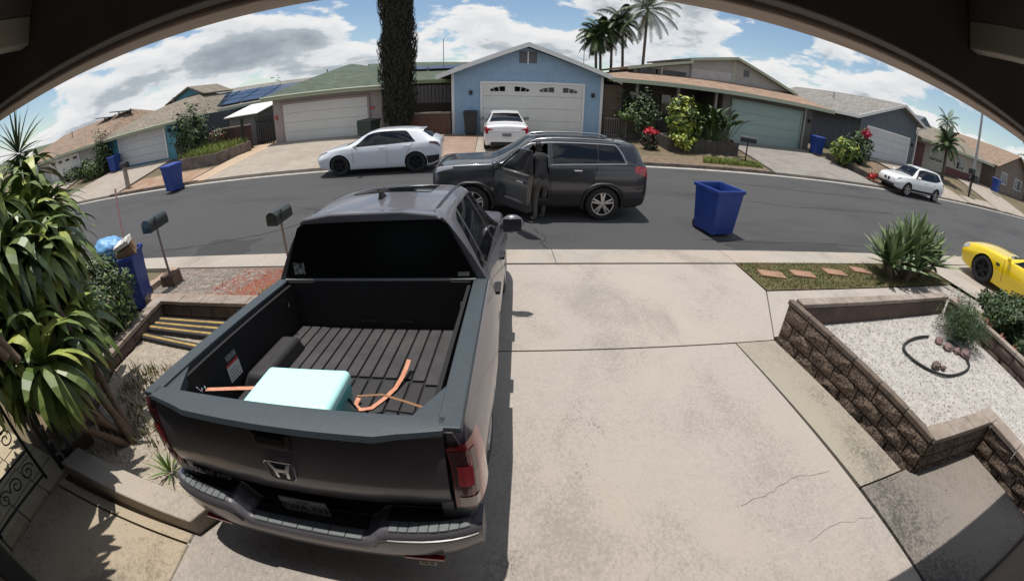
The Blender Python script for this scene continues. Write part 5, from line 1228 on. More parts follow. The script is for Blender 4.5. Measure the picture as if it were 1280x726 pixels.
for side in (-1, 1):
    for c in ([(1.95, 4.14), (2.72, 4.14), (2.72, 4.92), (2.10, 4.92)], [(2.80, 4.14), (3.62, 4.14), (3.05, 4.92), (2.80, 4.92)], [(1.76, 4.2), (1.90, 4.14), (2.04, 4.9), (1.92, 4.8)]):
        TS.patch(c, .004, 8, 5, side).build('side_window', M_glass, cab, smooth=60)
    for pts in ([(2.76, 2.2), (2.76, 4.95)], [(3.72, 2.4), (3.72, 4.05)], [(1.86, 3.0), (1.86, 4.1)]): seam(TS, cab, pts, .005, None, 'door_gap', side)
    for y in (2.05, 3.0):
        p = TS.at(y, 3.55); MB().box(-.01, -.11, -.018, .035, .11, .02).build('door_handle', M_black, cab, bevel=.01, loc=(side * p.x, y, p.z))
TS.patch([(3.84, 5.15), (3.84, 8.85), (3.08, 8.7), (3.08, 5.3)], .004, 10, 8).build('windshield', M_glass, cab, smooth=60)
TS.patch([(2.35, 6.0), (2.35, 8.0), (2.85, 8.0), (2.85, 6.0)], .005, 8, 6).build('sunroof', M_glass, cab, smooth=60)
for sg in (1, -1):
    seam(TS, cab, [(1.74, 5.35), (3.02, 5.35)], .012, mat('roof_channel', (.012, .012, .014), .5), 'roof_channel', sg)
MB().add([(-.02, 2.05, 1.80), (.02, 2.05, 1.80), (.02, 2.22, 1.80), (-.02, 2.22, 1.80), (-.008, 2.06, 1.872), (.008, 2.06, 1.872), (.006, 2.10, 1.875), (-.006, 2.10, 1.875)], [(3, 2, 1, 0), (4, 5, 6, 7), (0, 1, 5, 4), (1, 2, 6, 5), (2, 3, 7, 6), (3, 0, 4, 7)]).build('shark_fin_antenna', M_black, cab, smooth=60)
for sg in (-1, 1):
    o = MB().ball((sg * 1.08, 3.60, 1.17), .15, 12, 8, (.95, .55, .78)).build('side_mirror', M_tp, tk, smooth=60)
    MB().box(sg * 1.08 - .11, 3.515, 1.09, sg * 1.08 + .11, 3.522, 1.25).build('mirror_glass', M_glassc, o)
    MB().tube([(sg * .90, 3.66, 1.13), (sg * 1.06, 3.62, 1.13)], .035, 8).build('bracket', M_black, o)
# bed sides
def bedside(sg):
    ys = [0.0, .03, .10, .25, .5, .8, 1.06, 1.3, 1.55, 1.715]; rows = []
    for y in ys:
        fl = .018 * math.exp(-((y - 1.06) / .45) ** 2); e = -.045 if y < .02 else (-.015 if y < .05 else 0)
        prof = [(.80, .45), (.90 + e, .42), (.975 + e, .55), (1.01 + e + fl, .78), (1.008 + e + fl, .98), (.978 + e, 1.12), (.950 + e, 1.185), (.945 + e, 1.20), (.845, 1.20), (.835, 1.15), (.80, .80)]
        rows += [(sg * x, y, z) for x, z in prof]
    n = 11; fs = [(j * n + i, j * n + (i + 1) % n, (j + 1) * n + (i + 1) % n, (j + 1) * n + i) for j in range(len(ys) - 1) for i in range(n)]
    fs += [tuple(range(n)), tuple((len(ys) - 1) * n + i for i in range(n))]
    me = MB().add(rows, fs).mesh('bed_side', [M_tp, M_dark]); c = MB().lathe([(.43, -.16), (.43, .42)], 36, Matrix.Translation((sg * .98, 1.06, .38)) @ Matrix.Rotation(R(90) * sg, 4, 'Y'), cap=True)
    me = boolean_cut(me, c, [M_dark]); me.shade_smooth(); me.set_sharp_from_angle(angle=R(40)); o = link('bed_side', me, tk)
    MB().hexa([(sg * .83, .005, 1.195), (sg * .948, .005, 1.195), (sg * .935, 1.715, 1.195), (sg * .82, 1.715, 1.195)] if sg > 0 else [(-.948, .005, 1.195), (-.83, .005, 1.195), (-.82, 1.715, 1.195), (-.935, 1.715, 1.195)],
              [(sg * .832, .01, 1.222), (sg * .94, .01, 1.222), (sg * .928, 1.71, 1.222), (sg * .822, 1.71, 1.222)] if sg > 0 else [(-.94, .01, 1.222), (-.832, .01, 1.222), (-.822, 1.71, 1.222), (-.928, 1.71, 1.222)]).build('rail_cap', M_cap2, o, bevel=.006)
    MB().box(min(sg * .80, sg * .775), .11, .79, max(sg * .80, sg * .775), 1.66, 1.19).build('inner_panel', M_bedin, o)
    # corner gusset beside the tailgate, and the tie-down cleats
    MB().prism([(sg * .83, .09), (sg * .83, .34), (sg * .70, .09)], 1.14, 1.205, 'z').build('corner_gusset', M_cap2, o)
    MB().tube([(sg * .775, 1.5, 1.10), (sg * .74, 1.5, 1.11), (sg * .74, 1.5, 1.06), (sg * .775, 1.5, 1.05)], .008, 6).build('cleat', M_chrome, o)
    # tail light wraps round the corner
    tl = MB()
    def P(u, z, o_=0): 
        pts = [(.880, -.016), (.935, -.018), (.975, -.004), (1.004, .05), (1.018, .13), (1.020, .22)]; f = u * 5; i = min(4, int(f)); f -= i
        a, b2 = pts[i], pts[i + 1]; k = 1 if z < 1.0 else 1 - (z - 1.0) * .12
        return (sg * (lerp(a[0], b2[0], f) * k + o_ * (.2 if u < .4 else 1)), lerp(a[1], b2[1], f) - o_ * (1 if u < .5 else 0), z)
    tl.grid(lambda u, v: P(u * (1 - .25 * v), lerp(.70, 1.12 + .05 * u, v)), 12, 8); tlo = tl.build('tail_light', M_red, tk, smooth=60)
    g = MB(); g.grid(lambda u, v: P(.08 + .44 * u, lerp(.715, .785, v), .005), 5, 2); g.build('reverse_lens', mat('clear_lens', (.62, .57, .52), .15, coat=1), tlo)
    g = MB(); g.grid(lambda u, v: P(.04 + .52 * u, lerp(.80, 1.10, v), .003), 5, 2); g.build('dark_surround', mat('smoked_red', (.10, .006, .014), .15, coat=1), tlo)
    g = MB(); g.grid(lambda u, v: P(.10 + .30 * u, lerp(.87, 1.01, v), .006), 5, 2); g.build('brake_lens', mat('bright_red_lens', (.80, .012, .035), .2, coat=1), tlo)
    return o
for sg in (-1, 1): bedside(sg)
# bed floor with ribs, bulkhead, wheel boxes
fl = MB().box(-.775, .10, .74, .775, 1.69, .785).build('bed_floor', M_bedin, tk)
for i in range(15):
    x = -.70 + i * .1; y0 = .945 - .16 * (abs(x) / .7) ** 6
    MB().box(x - .043, y0, .786, x + .043, 1.64, .803).build('floor_rib', M_floor, fl, bevel=.006)
for i in range(15):
    x = -.70 + i * .1; yb = .915 - .16 * (abs(x) / .7) ** 6
    for k in range(2):
      MB().box(x - .043, (.12, .52)[k], .786, x + .043, (.505, yb)[k], .801).build('floor_rib', mat('trunk_lid_plastic', (.034, .032, .034), .75, c2=(.024, .022, .023), scale=8), fl, bevel=.006)
MB().box(-.80, 1.650, .76, .80, 1.71, 1.215).build('bulkhead', M_bedin, tk)
for x, y in ((-.08, 1.635), (.25, 1.637)): MB().box(x - .07, y - .004, .86, x + .07, y + .012, .885).build('latch', M_black, tk)
for sg in (-1,):      # the right-hand box is hidden under the rail
    MB().hexa([(-.775, .66, .786), (-.525, .66, .786), (-.525, 1.30, .786), (-.775, 1.30, .786)], [(-.70, .70, .93), (-.545, .70, .93), (-.545, 1.25, .93), (-.70, 1.25, .93)])  .build('wheel_box', mat('wheel_box_plastic', (.030, .028, .030), .75, c2=(.022, .021, .022), scale=8), tk, bevel=.035, smooth=50, seg=3)
lb = MB().add([(-.774, .62, 1.075), (-.774, .80, 1.075), (-.774, .80, .90), (-.774, .62, .90)], [(0, 1, 2, 3)])
def label(y0, y1, z0, z1, m, x=-.7735, th=.002): return MB().box(x, y0, z0, x + th, y1, z1)
dl = label(.60, .745, .905, 1.02, None).build('warning_label', mat('label_white', (.62, .60, .58), .6), tk); label(.60, .745, 1.021, 1.04, None).build('label_band', mat('label_red', (.5, .05, .06), .6), dl)
label(.615, .735, 1.055, 1.10, None).build('label_pictogram', mat('label_grey', (.30, .30, .30), .6, c2=(.08, .08, .08), scale=30), dl)
for k in range(4): label(.615, .73 - .02 * (k % 2), .92 + k * .022, .926 + k * .022, None, -.7713, .001).build('print_line', mat('label_ink', (.2, .2, .2), .6), dl)
# tailgate
def tgface(u, v):
    x = lerp(-.862, .862, u); prof = [(.0, 1.175), (-.022, 1.05), (-.032, .93), (-.036, .83), (-.02, .76), (.03, .655)]
    f = v * 5; i = min(4, int(f)); f -= i; y = lerp(prof[i][0], prof[i + 1][0], f); z = lerp(prof[i][1], prof[i + 1][1], f)
    return (x, y - .03 * (1 - (x / .862) ** 2) , z)
tg = MB().grid(tgface, 24, 10); tg.add([(-.862, .10, 1.175), (.862, .10, 1.175), (.862, .10, .66), (-.862, .10, .66)], [(0, 1, 2, 3)])
tgo = tg.build('tailgate', M_tp, tk, smooth=50)
for sg in (-1, 1): MB().box(sg * .868 - .006, -.004, .66, sg * .868 + .006, .08, 1.2).build('gap', M_dark, tgo)
# plastic cap on top: middle part drops to a small spoiler lip
cap = MB(); xs_ = [-.864, -.66, -.56, -.3, 0, .3, .56, .66, .864]
def capr(x):
    k = 1 if abs(x) < .58 else max(0, 1 - (abs(x) - .56) / .22); k = k * k * (3 - 2 * k); bow = .016 * (1 - (x / .862) ** 2)
    return [(x, .078, 1.19), (x, .078, 1.222), (x, .02, 1.222), (x, -.005 - .042 * k - bow, 1.216 - .012 * k), (x, -.012 - .046 * k - bow, 1.194 - .02 * k), (x, .0 - bow, 1.172)]
rows = [p for x in xs_ for p in capr(x)]; n = 6
cap.add(rows, [(j * n + i, j * n + (i + 1) % n, (j + 1) * n + (i + 1) % n, (j + 1) * n + i) for j in range(len(xs_) - 1) for i in range(n)] + [tuple(range(n)), tuple((len(xs_) - 1) * n + i for i in range(n))])
cap.build('tailgate_cap', M_cap2, tgo, smooth=30)
hb_ = MB().box(-.108, -.064, 1.045, .108, -.02, 1.148).build('handle', M_black, tgo, bevel=.012); MB().box(-.085, -.071, 1.085, .085, -.065, 1.130).build('recess', M_dark, hb_, bevel=.004)
# emblem: an H in a rounded frame
eb = [(-.068, .048), (.068, .048), (.080, .035), (.064, -.045), (.052, -.056), (-.052, -.056), (-.064, -.045), (-.080, .035), (-.068, .048), (.068, .048)]
em = MB(); em.tube([(x, 0, z) for x, z in eb], .0048, 6)
for sg in (-1, 1): em.prism([(sg * .062, .040), (sg * .046, .041), (sg * .024, .004), (sg * .020, -.046), (sg * .034, -.046), (sg * .040, -.008)], -.005, .006, 'y')
em.prism([(-.024, .006), (.024, .006), (.021, -.014), (-.021, -.014)], -.0045, .006, 'y'); em.build('emblem', M_chrome, tgo, loc=(0, -.072, .912)).scale = (1.13, 1, 1.22)
tl_ = text_mesh('RIDGELINE AWD', .042, .0015, 1.25); tl_.materials.append(mat('badge_silver', (.45, .43, .42), .3, .7)); o = link('lettering', tl_, tgo, (-.62, -.055, .725), (R(64), 0, 0))
# plate
pl = MB().box(-.152, -.004, -.076, .152, .004, .076).build('license_plate', mat('plate_white', (.42, .46, .43), .6, c2=(.30, .38, .36), scale=6), tk, loc=(-.02, -.005, .520), rot=(R(4), 0, 0))
pt = text_mesh('TWA 433', .072, .001, 1.05); pt.materials.append(mat('plate_ink', (.015, .02, .02), .6)); link('lettering', pt, pl, (0, -.0055, .0), (R(90), 0, 0))
pt2 = text_mesh('HAWAII', .02, .001, 1.3); pt2.materials.append(mat('plate_ink', (.015, .02, .02), .6)); link('lettering', pt2, pl, (0, -.0055, .055), (R(90), 0, 0))
# bumper with notch
def bz(x):
    a = abs(x)
    if a < .36: return .462
    if a < .50: return lerp(.462, .575, sstep(.36, .50, a))
    return .575 + .012 * min(1, (a - .5) / .4)
def by(x): return -.130 + .10 * (abs(x) / 1.0) ** 6
bx_ = [-1.0, -.97, -.92, -.85, -.7, -.58, -.50, -.465, -.43, -.395, -.36, -.2, 0, .2, .36, .395, .43, .465, .50, .58, .7, .85, .92, .97, 1.0]
rows = []
for x in bx_:
    t = bz(x); y = by(x); rows += [(x, .10, t), (x, y + .015, t), (x, y - .005, t - .02), (x, y - .012, t - .05), (x, y - .004, .36 + .05 * abs(x) ** 3), (x, y + .03, .275 + .09 * abs(x) ** 3), (x, .10, .275 + .09 * abs(x) ** 3)]
n = 7
bmp = MB().add(rows, [(j * n + i, j * n + (i + 1) % n, (j + 1) * n + (i + 1) % n, (j + 1) * n + i) for j in range(len(bx_) - 1) for i in range(n)] + [tuple(range(n)), tuple((len(bx_) - 1) * n + i for i in range(n))]).build('rear_bumper', M_tp, tk, smooth=35)
M_pad = mat('step_pad_plastic', (.14, .155, .16), .5, c2=(.11, .12, .125), scale=14)
def pad(x0, x1, k):
    for i in range(k):
        a, c = lerp(x0, x1, i / k) + .0025, lerp(x0, x1, (i + 1) / k) - .0025
        MB().hexa([(a, by(a) + .006, bz(a) - .004), (c, by(c) + .006, bz(c) - .004), (c, by(c) + .075, bz(c) - .004), (a, by(a) + .075, bz(a) - .004)], [(a, by(a) + .010, bz(a) + .008), (c, by(c) + .010, bz(c) + .008), (c, by(c) + .07, bz(c) + .008), (a, by(a) + .07, bz(a) + .008)]).build('step_tread', M_pad, bmp, bevel=.003)
pad(-.94, -.52, 8); pad(.52, .94, 8); pad(-.35, .35, 7)
for sg in (-1, 1):
    b = MB(); xs2 = [.42 + .56 * i / 12 for i in range(13)]; b.tube([(sg * x, by(x) - .014, bz(x) - .06) for x in xs2], .009, 6); b.build('chrome_strip', M_black if sg < 0 else mat('dark_satin_strip', (.13, .125, .125), .3, .6), bmp)
    MB().box(sg * .68 - .11, by(.68) - .010, .335, sg * .68 + .11, by(.68) + .02, .352).build('reflector', M_red, bmp)
MB().box(.64, -.120, .262, .735, -.115, .297).build('hanging_tag', mat('tag_buff', (.42, .40, .33), .6), bmp)
tt_ = text_mesh('W5 45', .026, .001); tt_.materials.append(mat('plate_ink', (.015, .02, .02), .6)); link('lettering', tt_, bmp, (.687, -.122, .2795), (R(90), 0, 0))
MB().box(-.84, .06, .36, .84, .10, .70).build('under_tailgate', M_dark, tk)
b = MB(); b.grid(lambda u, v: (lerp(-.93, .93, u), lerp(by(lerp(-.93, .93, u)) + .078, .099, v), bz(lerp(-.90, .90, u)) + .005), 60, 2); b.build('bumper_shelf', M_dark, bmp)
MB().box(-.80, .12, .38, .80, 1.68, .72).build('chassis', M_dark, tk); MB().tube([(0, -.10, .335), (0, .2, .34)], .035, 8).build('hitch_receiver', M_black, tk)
for y in (1.06, 4.24):
    for sg in (-1, 1): wheel_parts(tk, (sg * .835, y, .385), .385, .25, sg, 5, .66, True)

# ---- cooler and straps in the bed (they rest in the truck, so they are things of their own)
CM = TRUCK_M @ Matrix.Translation((-.045, .345, .806)) @ Matrix.Rotation(.03, 4, 'Z')
M_cool = mat('aqua_plastic', (.50, .90, .86), .45); M_cool2 = mat('aqua_plastic_side', (.08, .40, .40), .45)
cl = thing('cooler', 'pale turquoise hard cooler strapped down in the truck bed', 'cooler', M=CM)
MB().hexa([(-.25, -.165, 0), (.25, -.165, 0), (.25, .165, 0), (-.25, .165, 0)], [(-.268, -.182, .25), (.268, -.182, .25), (.268, .182, .25), (-.268, .182, .25)]).build('body', M_cool2, cl, bevel=.025, smooth=50, seg=3)
MB().hexa([(-.278, -.192, .253), (.278, -.192, .253), (.278, .192, .253), (-.278, .192, .253)], [(-.270, -.185, .335), (.270, -.185, .335), (.270, .185, .335), (-.270, .185, .335)]).build('lid', M_cool, cl, bevel=.03, smooth=50, seg=4)
for x in (-.15, .15): MB().box(x - .025, -.205, .19, x + .025, -.193, .30).build('latch', M_rubber, cl, bevel=.006)
for sg in (-1, 1): MB().tube([(sg * .268, -.08, .20), (sg * .305, -.08, .13), (sg * .305, .08, .13), (sg * .268, .08, .20)], .009, 6).build('handle', M_rubber, cl)
M_strap = mat('orange_webbing', (.50, .19, .10), .8, c2=(.60, .30, .2), scale=30)
def ribbon(name, label, pts, w, m, M, th=.002):
    b = MB(); vs = []; P = [Vector(p) for p in pts]
    for i, p in enumerate(P):
        d = (P[min(i + 1, len(P) - 1)] - P[max(i - 1, 0)]).normalized(); s_ = d.cross(Vector((0, 0, 1))).normalized() * w * .5; u = s_.cross(d).normalized() * th
        vs += [p - s_, p + s_, p + s_ + u, p - s_ + u]
    n = 4; b.add(vs, [(j * n + i, j * n + (i + 1) % n, (j + 1) * n + (i + 1) % n, (j + 1) * n + i) for j in range(len(P) - 1) for i in range(n)] + [(0, 1, 2, 3), tuple((len(P) - 1) * n + i for i in range(n))])
    t = thing(name, label, 'strap', M=M); b.build('webbing', m, t); return t
s1 = ribbon('tie_strap', 'orange tie strap from the left bed hook to the cooler', [(-.72, .31, 1.06), (-.60, .33, 1.065), (-.48, .35, 1.07), (-.33, .365, 1.08)], .035, M_strap, TRUCK_M)
MB().tube([(-.72, .31, 1.06), (-.735, .32, 1.075), (-.755, .31, 1.065), (-.75, .29, 1.05), (-.768, .28, 1.08), (-.776, .28, 1.09)], .007, 6).build('hook', M_chrome, s1)
s2 = ribbon('tie_strap', 'thin brown tie strap running from the cooler to the right side of the bed', [(.232, .52, .96), (.36, .60, .92), (.50, .585, .89), (.63, .56, .865)], .018, mat('brown_webbing', (.25, .13, .06), .8), TRUCK_M)
MB().tube([(.63, .56, .865), (.68, .555, .86), (.72, .57, .85), (.77, .57, .84)], .007, 6).build('hook', M_chrome, s2)
ribbon('tie_strap', 'loose salmon strap end curling across the bed floor right of the cooler', [(.17, .66, .835), (.165, .60, .822), (.205, .575, .81), (.27, .60, .808), (.33, .70, .812), (.375, .80, .82), (.40, .90, .84), (.415, .98, .87), (.42, 1.04, .89)], .032, M_strap, TRUCK_M)
# ---- dark suv in the street, driver's door open
M_jp = paint('dark_grey_paint', (.040, .043, .050), .55, .30)
JK = [(-2.41, 0.46, 0.66, 0.72, 0.66, 0.7, 0.95, 0.6, 1, 1.02), (-2.38, 0.4, 0.78, 0.86, 0.68, 0.8, 1.11, 0.68, 1.17, 1.19), (-2.31, 0.36, 0.86, 0.93, 0.7, 0.87, 1.235, 0.72, 1.27, 1.31), (-2.2, 0.33, 0.89, 0.955, 0.72, 0.89, 1.255, 0.66, 1.5, 1.55), (-2.08, 0.3, 0.9, 0.965, 0.73, 0.9, 1.255, 0.63, 1.655, 1.72), (-1.9, 0.29, 0.9, 0.968, 0.73, 0.9, 1.255, 0.635, 1.68, 1.75), (-1.2, 0.28, 0.9, 0.97, 0.75, 0.905, 1.24, 0.65, 1.7, 1.77), (-0.4, 0.28, 0.9, 0.97, 0.75, 0.905, 1.225, 0.66, 1.705, 1.775), (0.25, 0.28, 0.9, 0.97, 0.75, 0.905, 1.215, 0.645, 1.67, 1.745),
      (0.62, 0.28, 0.9, 0.97, 0.75, 0.905, 1.215, 0.7, 1.46, 1.52), (1.02, 0.28, 0.9, 0.97, 0.75, 0.9, 1.21, 0.78, 1.26, 1.31), (1.15, 0.28, 0.9, 0.97, 0.75, 0.9, 1.205, 0.79, 1.23, 1.27), (1.7, 0.29, 0.9, 0.965, 0.74, 0.88, 1.185, 0.77, 1.21, 1.245), (2.1, 0.31, 0.88, 0.94, 0.72, 0.86, 1.165, 0.75, 1.19, 1.22), (2.33, 0.36, 0.82, 0.89, 0.7, 0.81, 1.125, 0.7, 1.14, 1.16), (2.41, 0.42, 0.76, 0.82, 0.66, 0.76, 1.045, 0.66, 1.06, 1.07)]
dcut = MB().box(-1.2, -.10, .50, -.40, 1.00, 1.18)            # the open driver's doorway
dcut2 = MB().prism([(-.08, 1.16), (.72, 1.16), (.22, 1.64), (-.08, 1.665)], -1.2, -.30, 'x')
jl = (.98, 9.74, zr(1.0, 9.74) - .005)
sv, JS, jb = car('suv', 'dark grey suv stopped in the street with its driver door open', JK, jl, R(90 + 1.0), M_jp, (1.575, -1.34, .93, .385, .26, 5, True), 2.41 * 2, {}, {}, 'suv', .25)
jb_me = boolean_cut(jb.data, dcut, [M_dark]); jb_me = boolean_cut(jb_me, dcut2, [M_dark]); jb_me.shade_smooth(); jb_me.set_sharp_from_angle(angle=R(38)); jb.data = jb_me
def jpatch(name, c, side, m=M_glass, off=.004, nu=10, nv=5, parent=None): return JS.patch(c, off, nu, nv, side).build(name, m, parent or jb, smooth=60)
for side in (-1, 1):
    jpatch('side_window', [(-1.18, 4.12), (-.18, 4.10), (-.18, 4.92), (-1.18, 4.92)], side); jpatch('side_window', [(-1.80, 4.16), (-1.20, 4.12), (-1.20, 4.92), (-1.60, 4.90)], side)
    if side > 0: jpatch('side_window', [(-.12, 4.12), (.80, 4.12), (.32, 4.90), (-.12, 4.90)], side)
    seam(JS, jb, [(-1.84, 4.12), (-.14, 4.04)], .014, mat('window_trim_metal', (.36, .36, .37), .4, .8), 'chrome_trim', side, .006); seam(JS, jb, [(-1.60, 4.95), (-.14, 4.97)], .010, mat('window_trim_metal', (.36, .36, .37), .4, .8), 'chrome_trim', side, .006); seam(JS, jb, [(-1.85, 4.12), (-1.76, 4.5), (-1.60, 4.95)], .012, mat('window_trim_metal', (.36, .36, .37), .4, .8), 'chrome_trim', side, .006)
    seam(JS, jb, [(-.14, 4.97), (.28, 4.97), (.72, 4.95)], .008, mat('window_trim_metal', (.36, .36, .37), .4, .8), 'chrome_trim', side, .006)
    seam(JS, jb, [(-.14, 2.6), (-.14, 4.95)], .006, None, 'door_gap', side); seam(JS, jb, [(-1.06, 3.1), (-1.19, 4.1)], .006, None, 'door_gap', side)
    x1_ = 1.12 if side > 0 else -.12
    JS.patch([(-.90, 2.02), (x1_, 2.02), (x1_, 2.62), (-.90, 2.62)], .008, 14, 3, side).build('sill_cladding', M_black, jb, smooth=60)
    if side < 0: JS.patch([(-.10, 2.02), (1.12, 2.02), (1.12, 2.3), (-.10, 2.3)], .008, 14, 3, side).build('sill_cladding', M_black, jb, smooth=60)
    JS.patch([(-2.3, 2.02), (-1.8, 2.02), (-1.8, 2.5), (-2.32, 2.5)], .008, 6, 3, side).build('bumper_cladding', M_black, jb, smooth=60)
    # roof rail
    P = [JS.at(y, 5.12) for y in (-1.75, -1.5, -.9, -.2, .15, .3)]; dzs = (.01, .06, .065, .06, .05, .0)
    MB().tube([(side * p.x, p.y, p.z + d) for p, d in zip(P, dzs)], .017, 8).build('roof_rail', mat('satin_rail', (.42, .42, .44), .3, .9), jb, smooth=60)
    # tail light, wheel arch lip
    JS.patch([(-2.36, 3.55), (-2.02, 3.72), (-2.05, 4.02), (-2.33, 4.02)], .008, 8, 4, side).build('tail_light', M_red, jb, smooth=60)
    JS.patch([(2.34, 3.75), (1.95, 3.9), (1.98, 4.3), (2.28, 4.3)], .008, 8, 4, side).build('headlight', mat('headlight_lens', (.35, .36, .38), .1, coat=1), jb, smooth=60)
    for wy in (1.575, -1.34):
        b = MB()
        for i in range(17):
            a = lerp(R(-12), R(192), i / 16)
        pts = []
        for i in range(21):
            a = lerp(R(-15), R(195), i / 20); sq_ = 1 + .07 * abs(math.sin(2 * a)); y = wy + .465 * sq_ * math.cos(a); z = .378 + .465 * sq_ * math.sin(a)
            # side surface x at this height
            best = min(((abs(JS.at(y, tt).z - z), JS.at(y, tt).x) for tt in [2 + .05 * k for k in range(40)])); pts.append((side * (best[1] - .004), y, z))
        MB().tube(pts, .036, 6).build('arch_flare', M_black, jb, smooth=60)
jpatch('windshield', [(.99, 5.12), (.99, 8.88), (.27, 8.75), (.27, 5.25)], 1, M_glassc, .004, 12, 8)
jpatch('rear_window', [(-2.24, 5.2), (-2.24, 8.8), (-1.99, 8.75), (-1.99, 5.25)], 1, M_glass, .004, 12, 8)
jpatch('roof_glass', [(-1.5, 5.45), (-1.5, 8.55), (.12, 8.55), (.12, 5.45)], 1, mat('roof_glass', (.012, .013, .016), .08, spec=.7), .004, 12, 10)
jpatch('grille', [(2.405, 3.2), (2.405, 10.8), (2.36, 10.5), (2.36, 3.5)], 1, M_black, .006, 10, 4)
for y in (-.62,): 
    p = JS.at(y - .1, 3.75)
    for sg in (-1, 1): MB().box(-.012, -.09, -.015, .035, .09, .018).build('door_handle', M_chrome, jb, bevel=.008, loc=(sg * p.x, y - .12, p.z))
o = MB().ball((.99, .70, 1.25), .13, 12, 8, (.95, .55, .72)).build('side_mirror', M_jp, sv, smooth=60)
# interior seen through the doorway
MB().box(-.80, -.05, .50, -.38, .42, .72).build('seat', mat('dark_seat', (.03, .03, .032), .7), sv, bevel=.05, seg=3); MB().box(-.78, -.12, .70, -.40, .06, 1.28).build('backrest', mat('dark_seat', (.03, .03, .032), .7), sv, bevel=.06, seg=3)
MB().tube([(-.58 + .18 * math.cos(a), .62 + .05 * math.sin(a), 1.02 + .17 * math.sin(a)) for a in [2 * math.pi * i / 20 for i in range(21)]], .015, 6).build('steering_wheel', M_black, sv, smooth=60)
# the open door: hinged at its front edge
dr_y = .86
HM = Matrix.Translation((-.955, 1.02, 0)) @ Matrix.Rotation(R(-56), 4, 'Z')
dp = bpy.data.objects.new('open_door', None)
b = MB(); rows = []
def doorp(u, v, o_): # u from hinge to rear (0..1.2m), v along height
    y = -u; z = v; x = -.03 + (-.055) * math.sin(math.pi * min(1, max(0, (v - .38) / .75))) * .9 + o_; return (x, y, z)
b.grid(lambda u, v: doorp(u * 1.12, lerp(.60, 1.20, v), 0), 10, 8); b.grid(lambda u, v: doorp(u * 1.12, lerp(.60, 1.20, v), .11), 10, 8, True)
for uu in (0, 1): b.grid(lambda u, v: doorp(uu * 1.12, lerp(.60, 1.20, v), .11 * u), 2, 8, uu == 0)
for vv in (.60, 1.20): b.grid(lambda u, v: doorp(u * 1.12, vv, .11 * v), 10, 2, vv < 1)
do = b.build('driver_door', M_jp, sv, smooth=40); do.matrix_local = HM
wp = [(-.12, 1.20), (-1.10, 1.20), (-1.09, 1.64), (-.70, 1.62)]
MB().prism(wp, .045, .052, 'x').build('door_glass', mat('clear_pane', (.02, .022, .025), .05, spec=.8, alpha=.55), do)
fr = MB(); P = [(.05, y, z) for y, z in [(-.02, 1.19), (-.70, 1.65), (-1.09, 1.67), (-1.11, 1.19)]]; fr.tube(P, .024, 6); fr.build('window_frame', M_black, do)
fr = MB(); fr.tube([(-.005, y, z + .02) for y, z in [(-.0, 1.20), (-.70, 1.67), (-1.08, 1.68)]], .008, 6); fr.build('chrome_trim', M_chrome, do)
MB().box(-.06, -1.09, 1.192, -.03, -.02, 1.218).build('chrome_trim', M_chrome, do)
MB().box(-.125, -1.03, 1.04, -.075, -.84, 1.075).build('door_handle', M_chrome, do, bevel=.01)
MB().box(-.07, -1.10, .45, .09, -.03, .598).build('door_cladding', M_black, do, bevel=.01); MB().box(-.10, -1.0, .635, -.07, -.42, .66).build('trim_strip', mat('satin_strip', (.3, .29, .29), .25, .9), do)
m2 = MB().ball((-.13, -.16, 1.26), .13, 12, 8, (.95, .6, .72)).build('side_mirror', M_jp, do, smooth=60)
MB().box(.112, -1.06, .62, .13, -.05, 1.05).build('door_lining', M_black, do, bevel=.01)
# ---- white hatchback at the far kerb
M_wp = paint('white_paint_car', (.66, .69, .73), .0, .3); M_wp2 = paint('pearl_white_paint', (.74, .74, .74), .0, .3)
HK = [(-2.185, .45, .60, .68, .62, .62, .80, .55, .86, .88), (-2.14, .34, .74, .82, .64, .76, .92, .62, .98, 1.0), (-2.0, .28, .81, .88, .66, .82, .99, .66, 1.07, 1.10), (-1.85, .22, .83, .895, .66, .84, 1.0, .64, 1.14, 1.18), (-1.55, .19, .84, .90, .66, .85, .98, .58, 1.31, 1.36), (-1.25, .18, .84, .90, .66, .845, .965, .565, 1.365, 1.42), (-.7, .18, .84, .895, .66, .84, .95, .575, 1.39, 1.45), (-.1, .17, .84, .89, .64, .835, .93, .575, 1.375, 1.435), (.35, .17, .84, .885, .62, .83, .91, .565, 1.27, 1.33), (.9, .17, .84, .885, .62, .83, .89, .66, 1.0, 1.04), (1.12, .17, .84, .885, .62, .83, .88, .70, .93, .96), (1.6, .19, .82, .88, .60, .79, .82, .66, .86, .885), (1.95, .22, .76, .83, .55, .70, .73, .56, .77, .79), (2.12, .26, .62, .70, .5, .6, .65, .48, .68, .70), (2.185, .32, .48, .56, .46, .48, .58, .4, .6, .61)]
zc_ = zr(-4.1, 14.3)
ht, HS, hbdy = car('hatchback', 'white hatchback parked along the far kerb behind the pickup roof', HK, (-4.08, 14.38, zc_ + .02), R(90 + 2.3), M_wp, (1.30, -1.34, .86, .335, .22, 5, True), 4.37, {'side_window': [[(-.40, 4.06), (.82, 4.08), (.30, 4.94), (-.40, 4.94)], [(-1.36, 4.14), (-.401, 4.06), (-.401, 4.94), (-1.02, 4.92)]]}, {'windshield': [(1.06, 5.1), (1.06, 8.9), (.34, 8.75), (.34, 5.25)], 'rear_window': [(-1.90, 5.12), (-1.90, 8.88), (-1.52, 8.85), (-1.52, 5.15)]}, rim=M_dark)
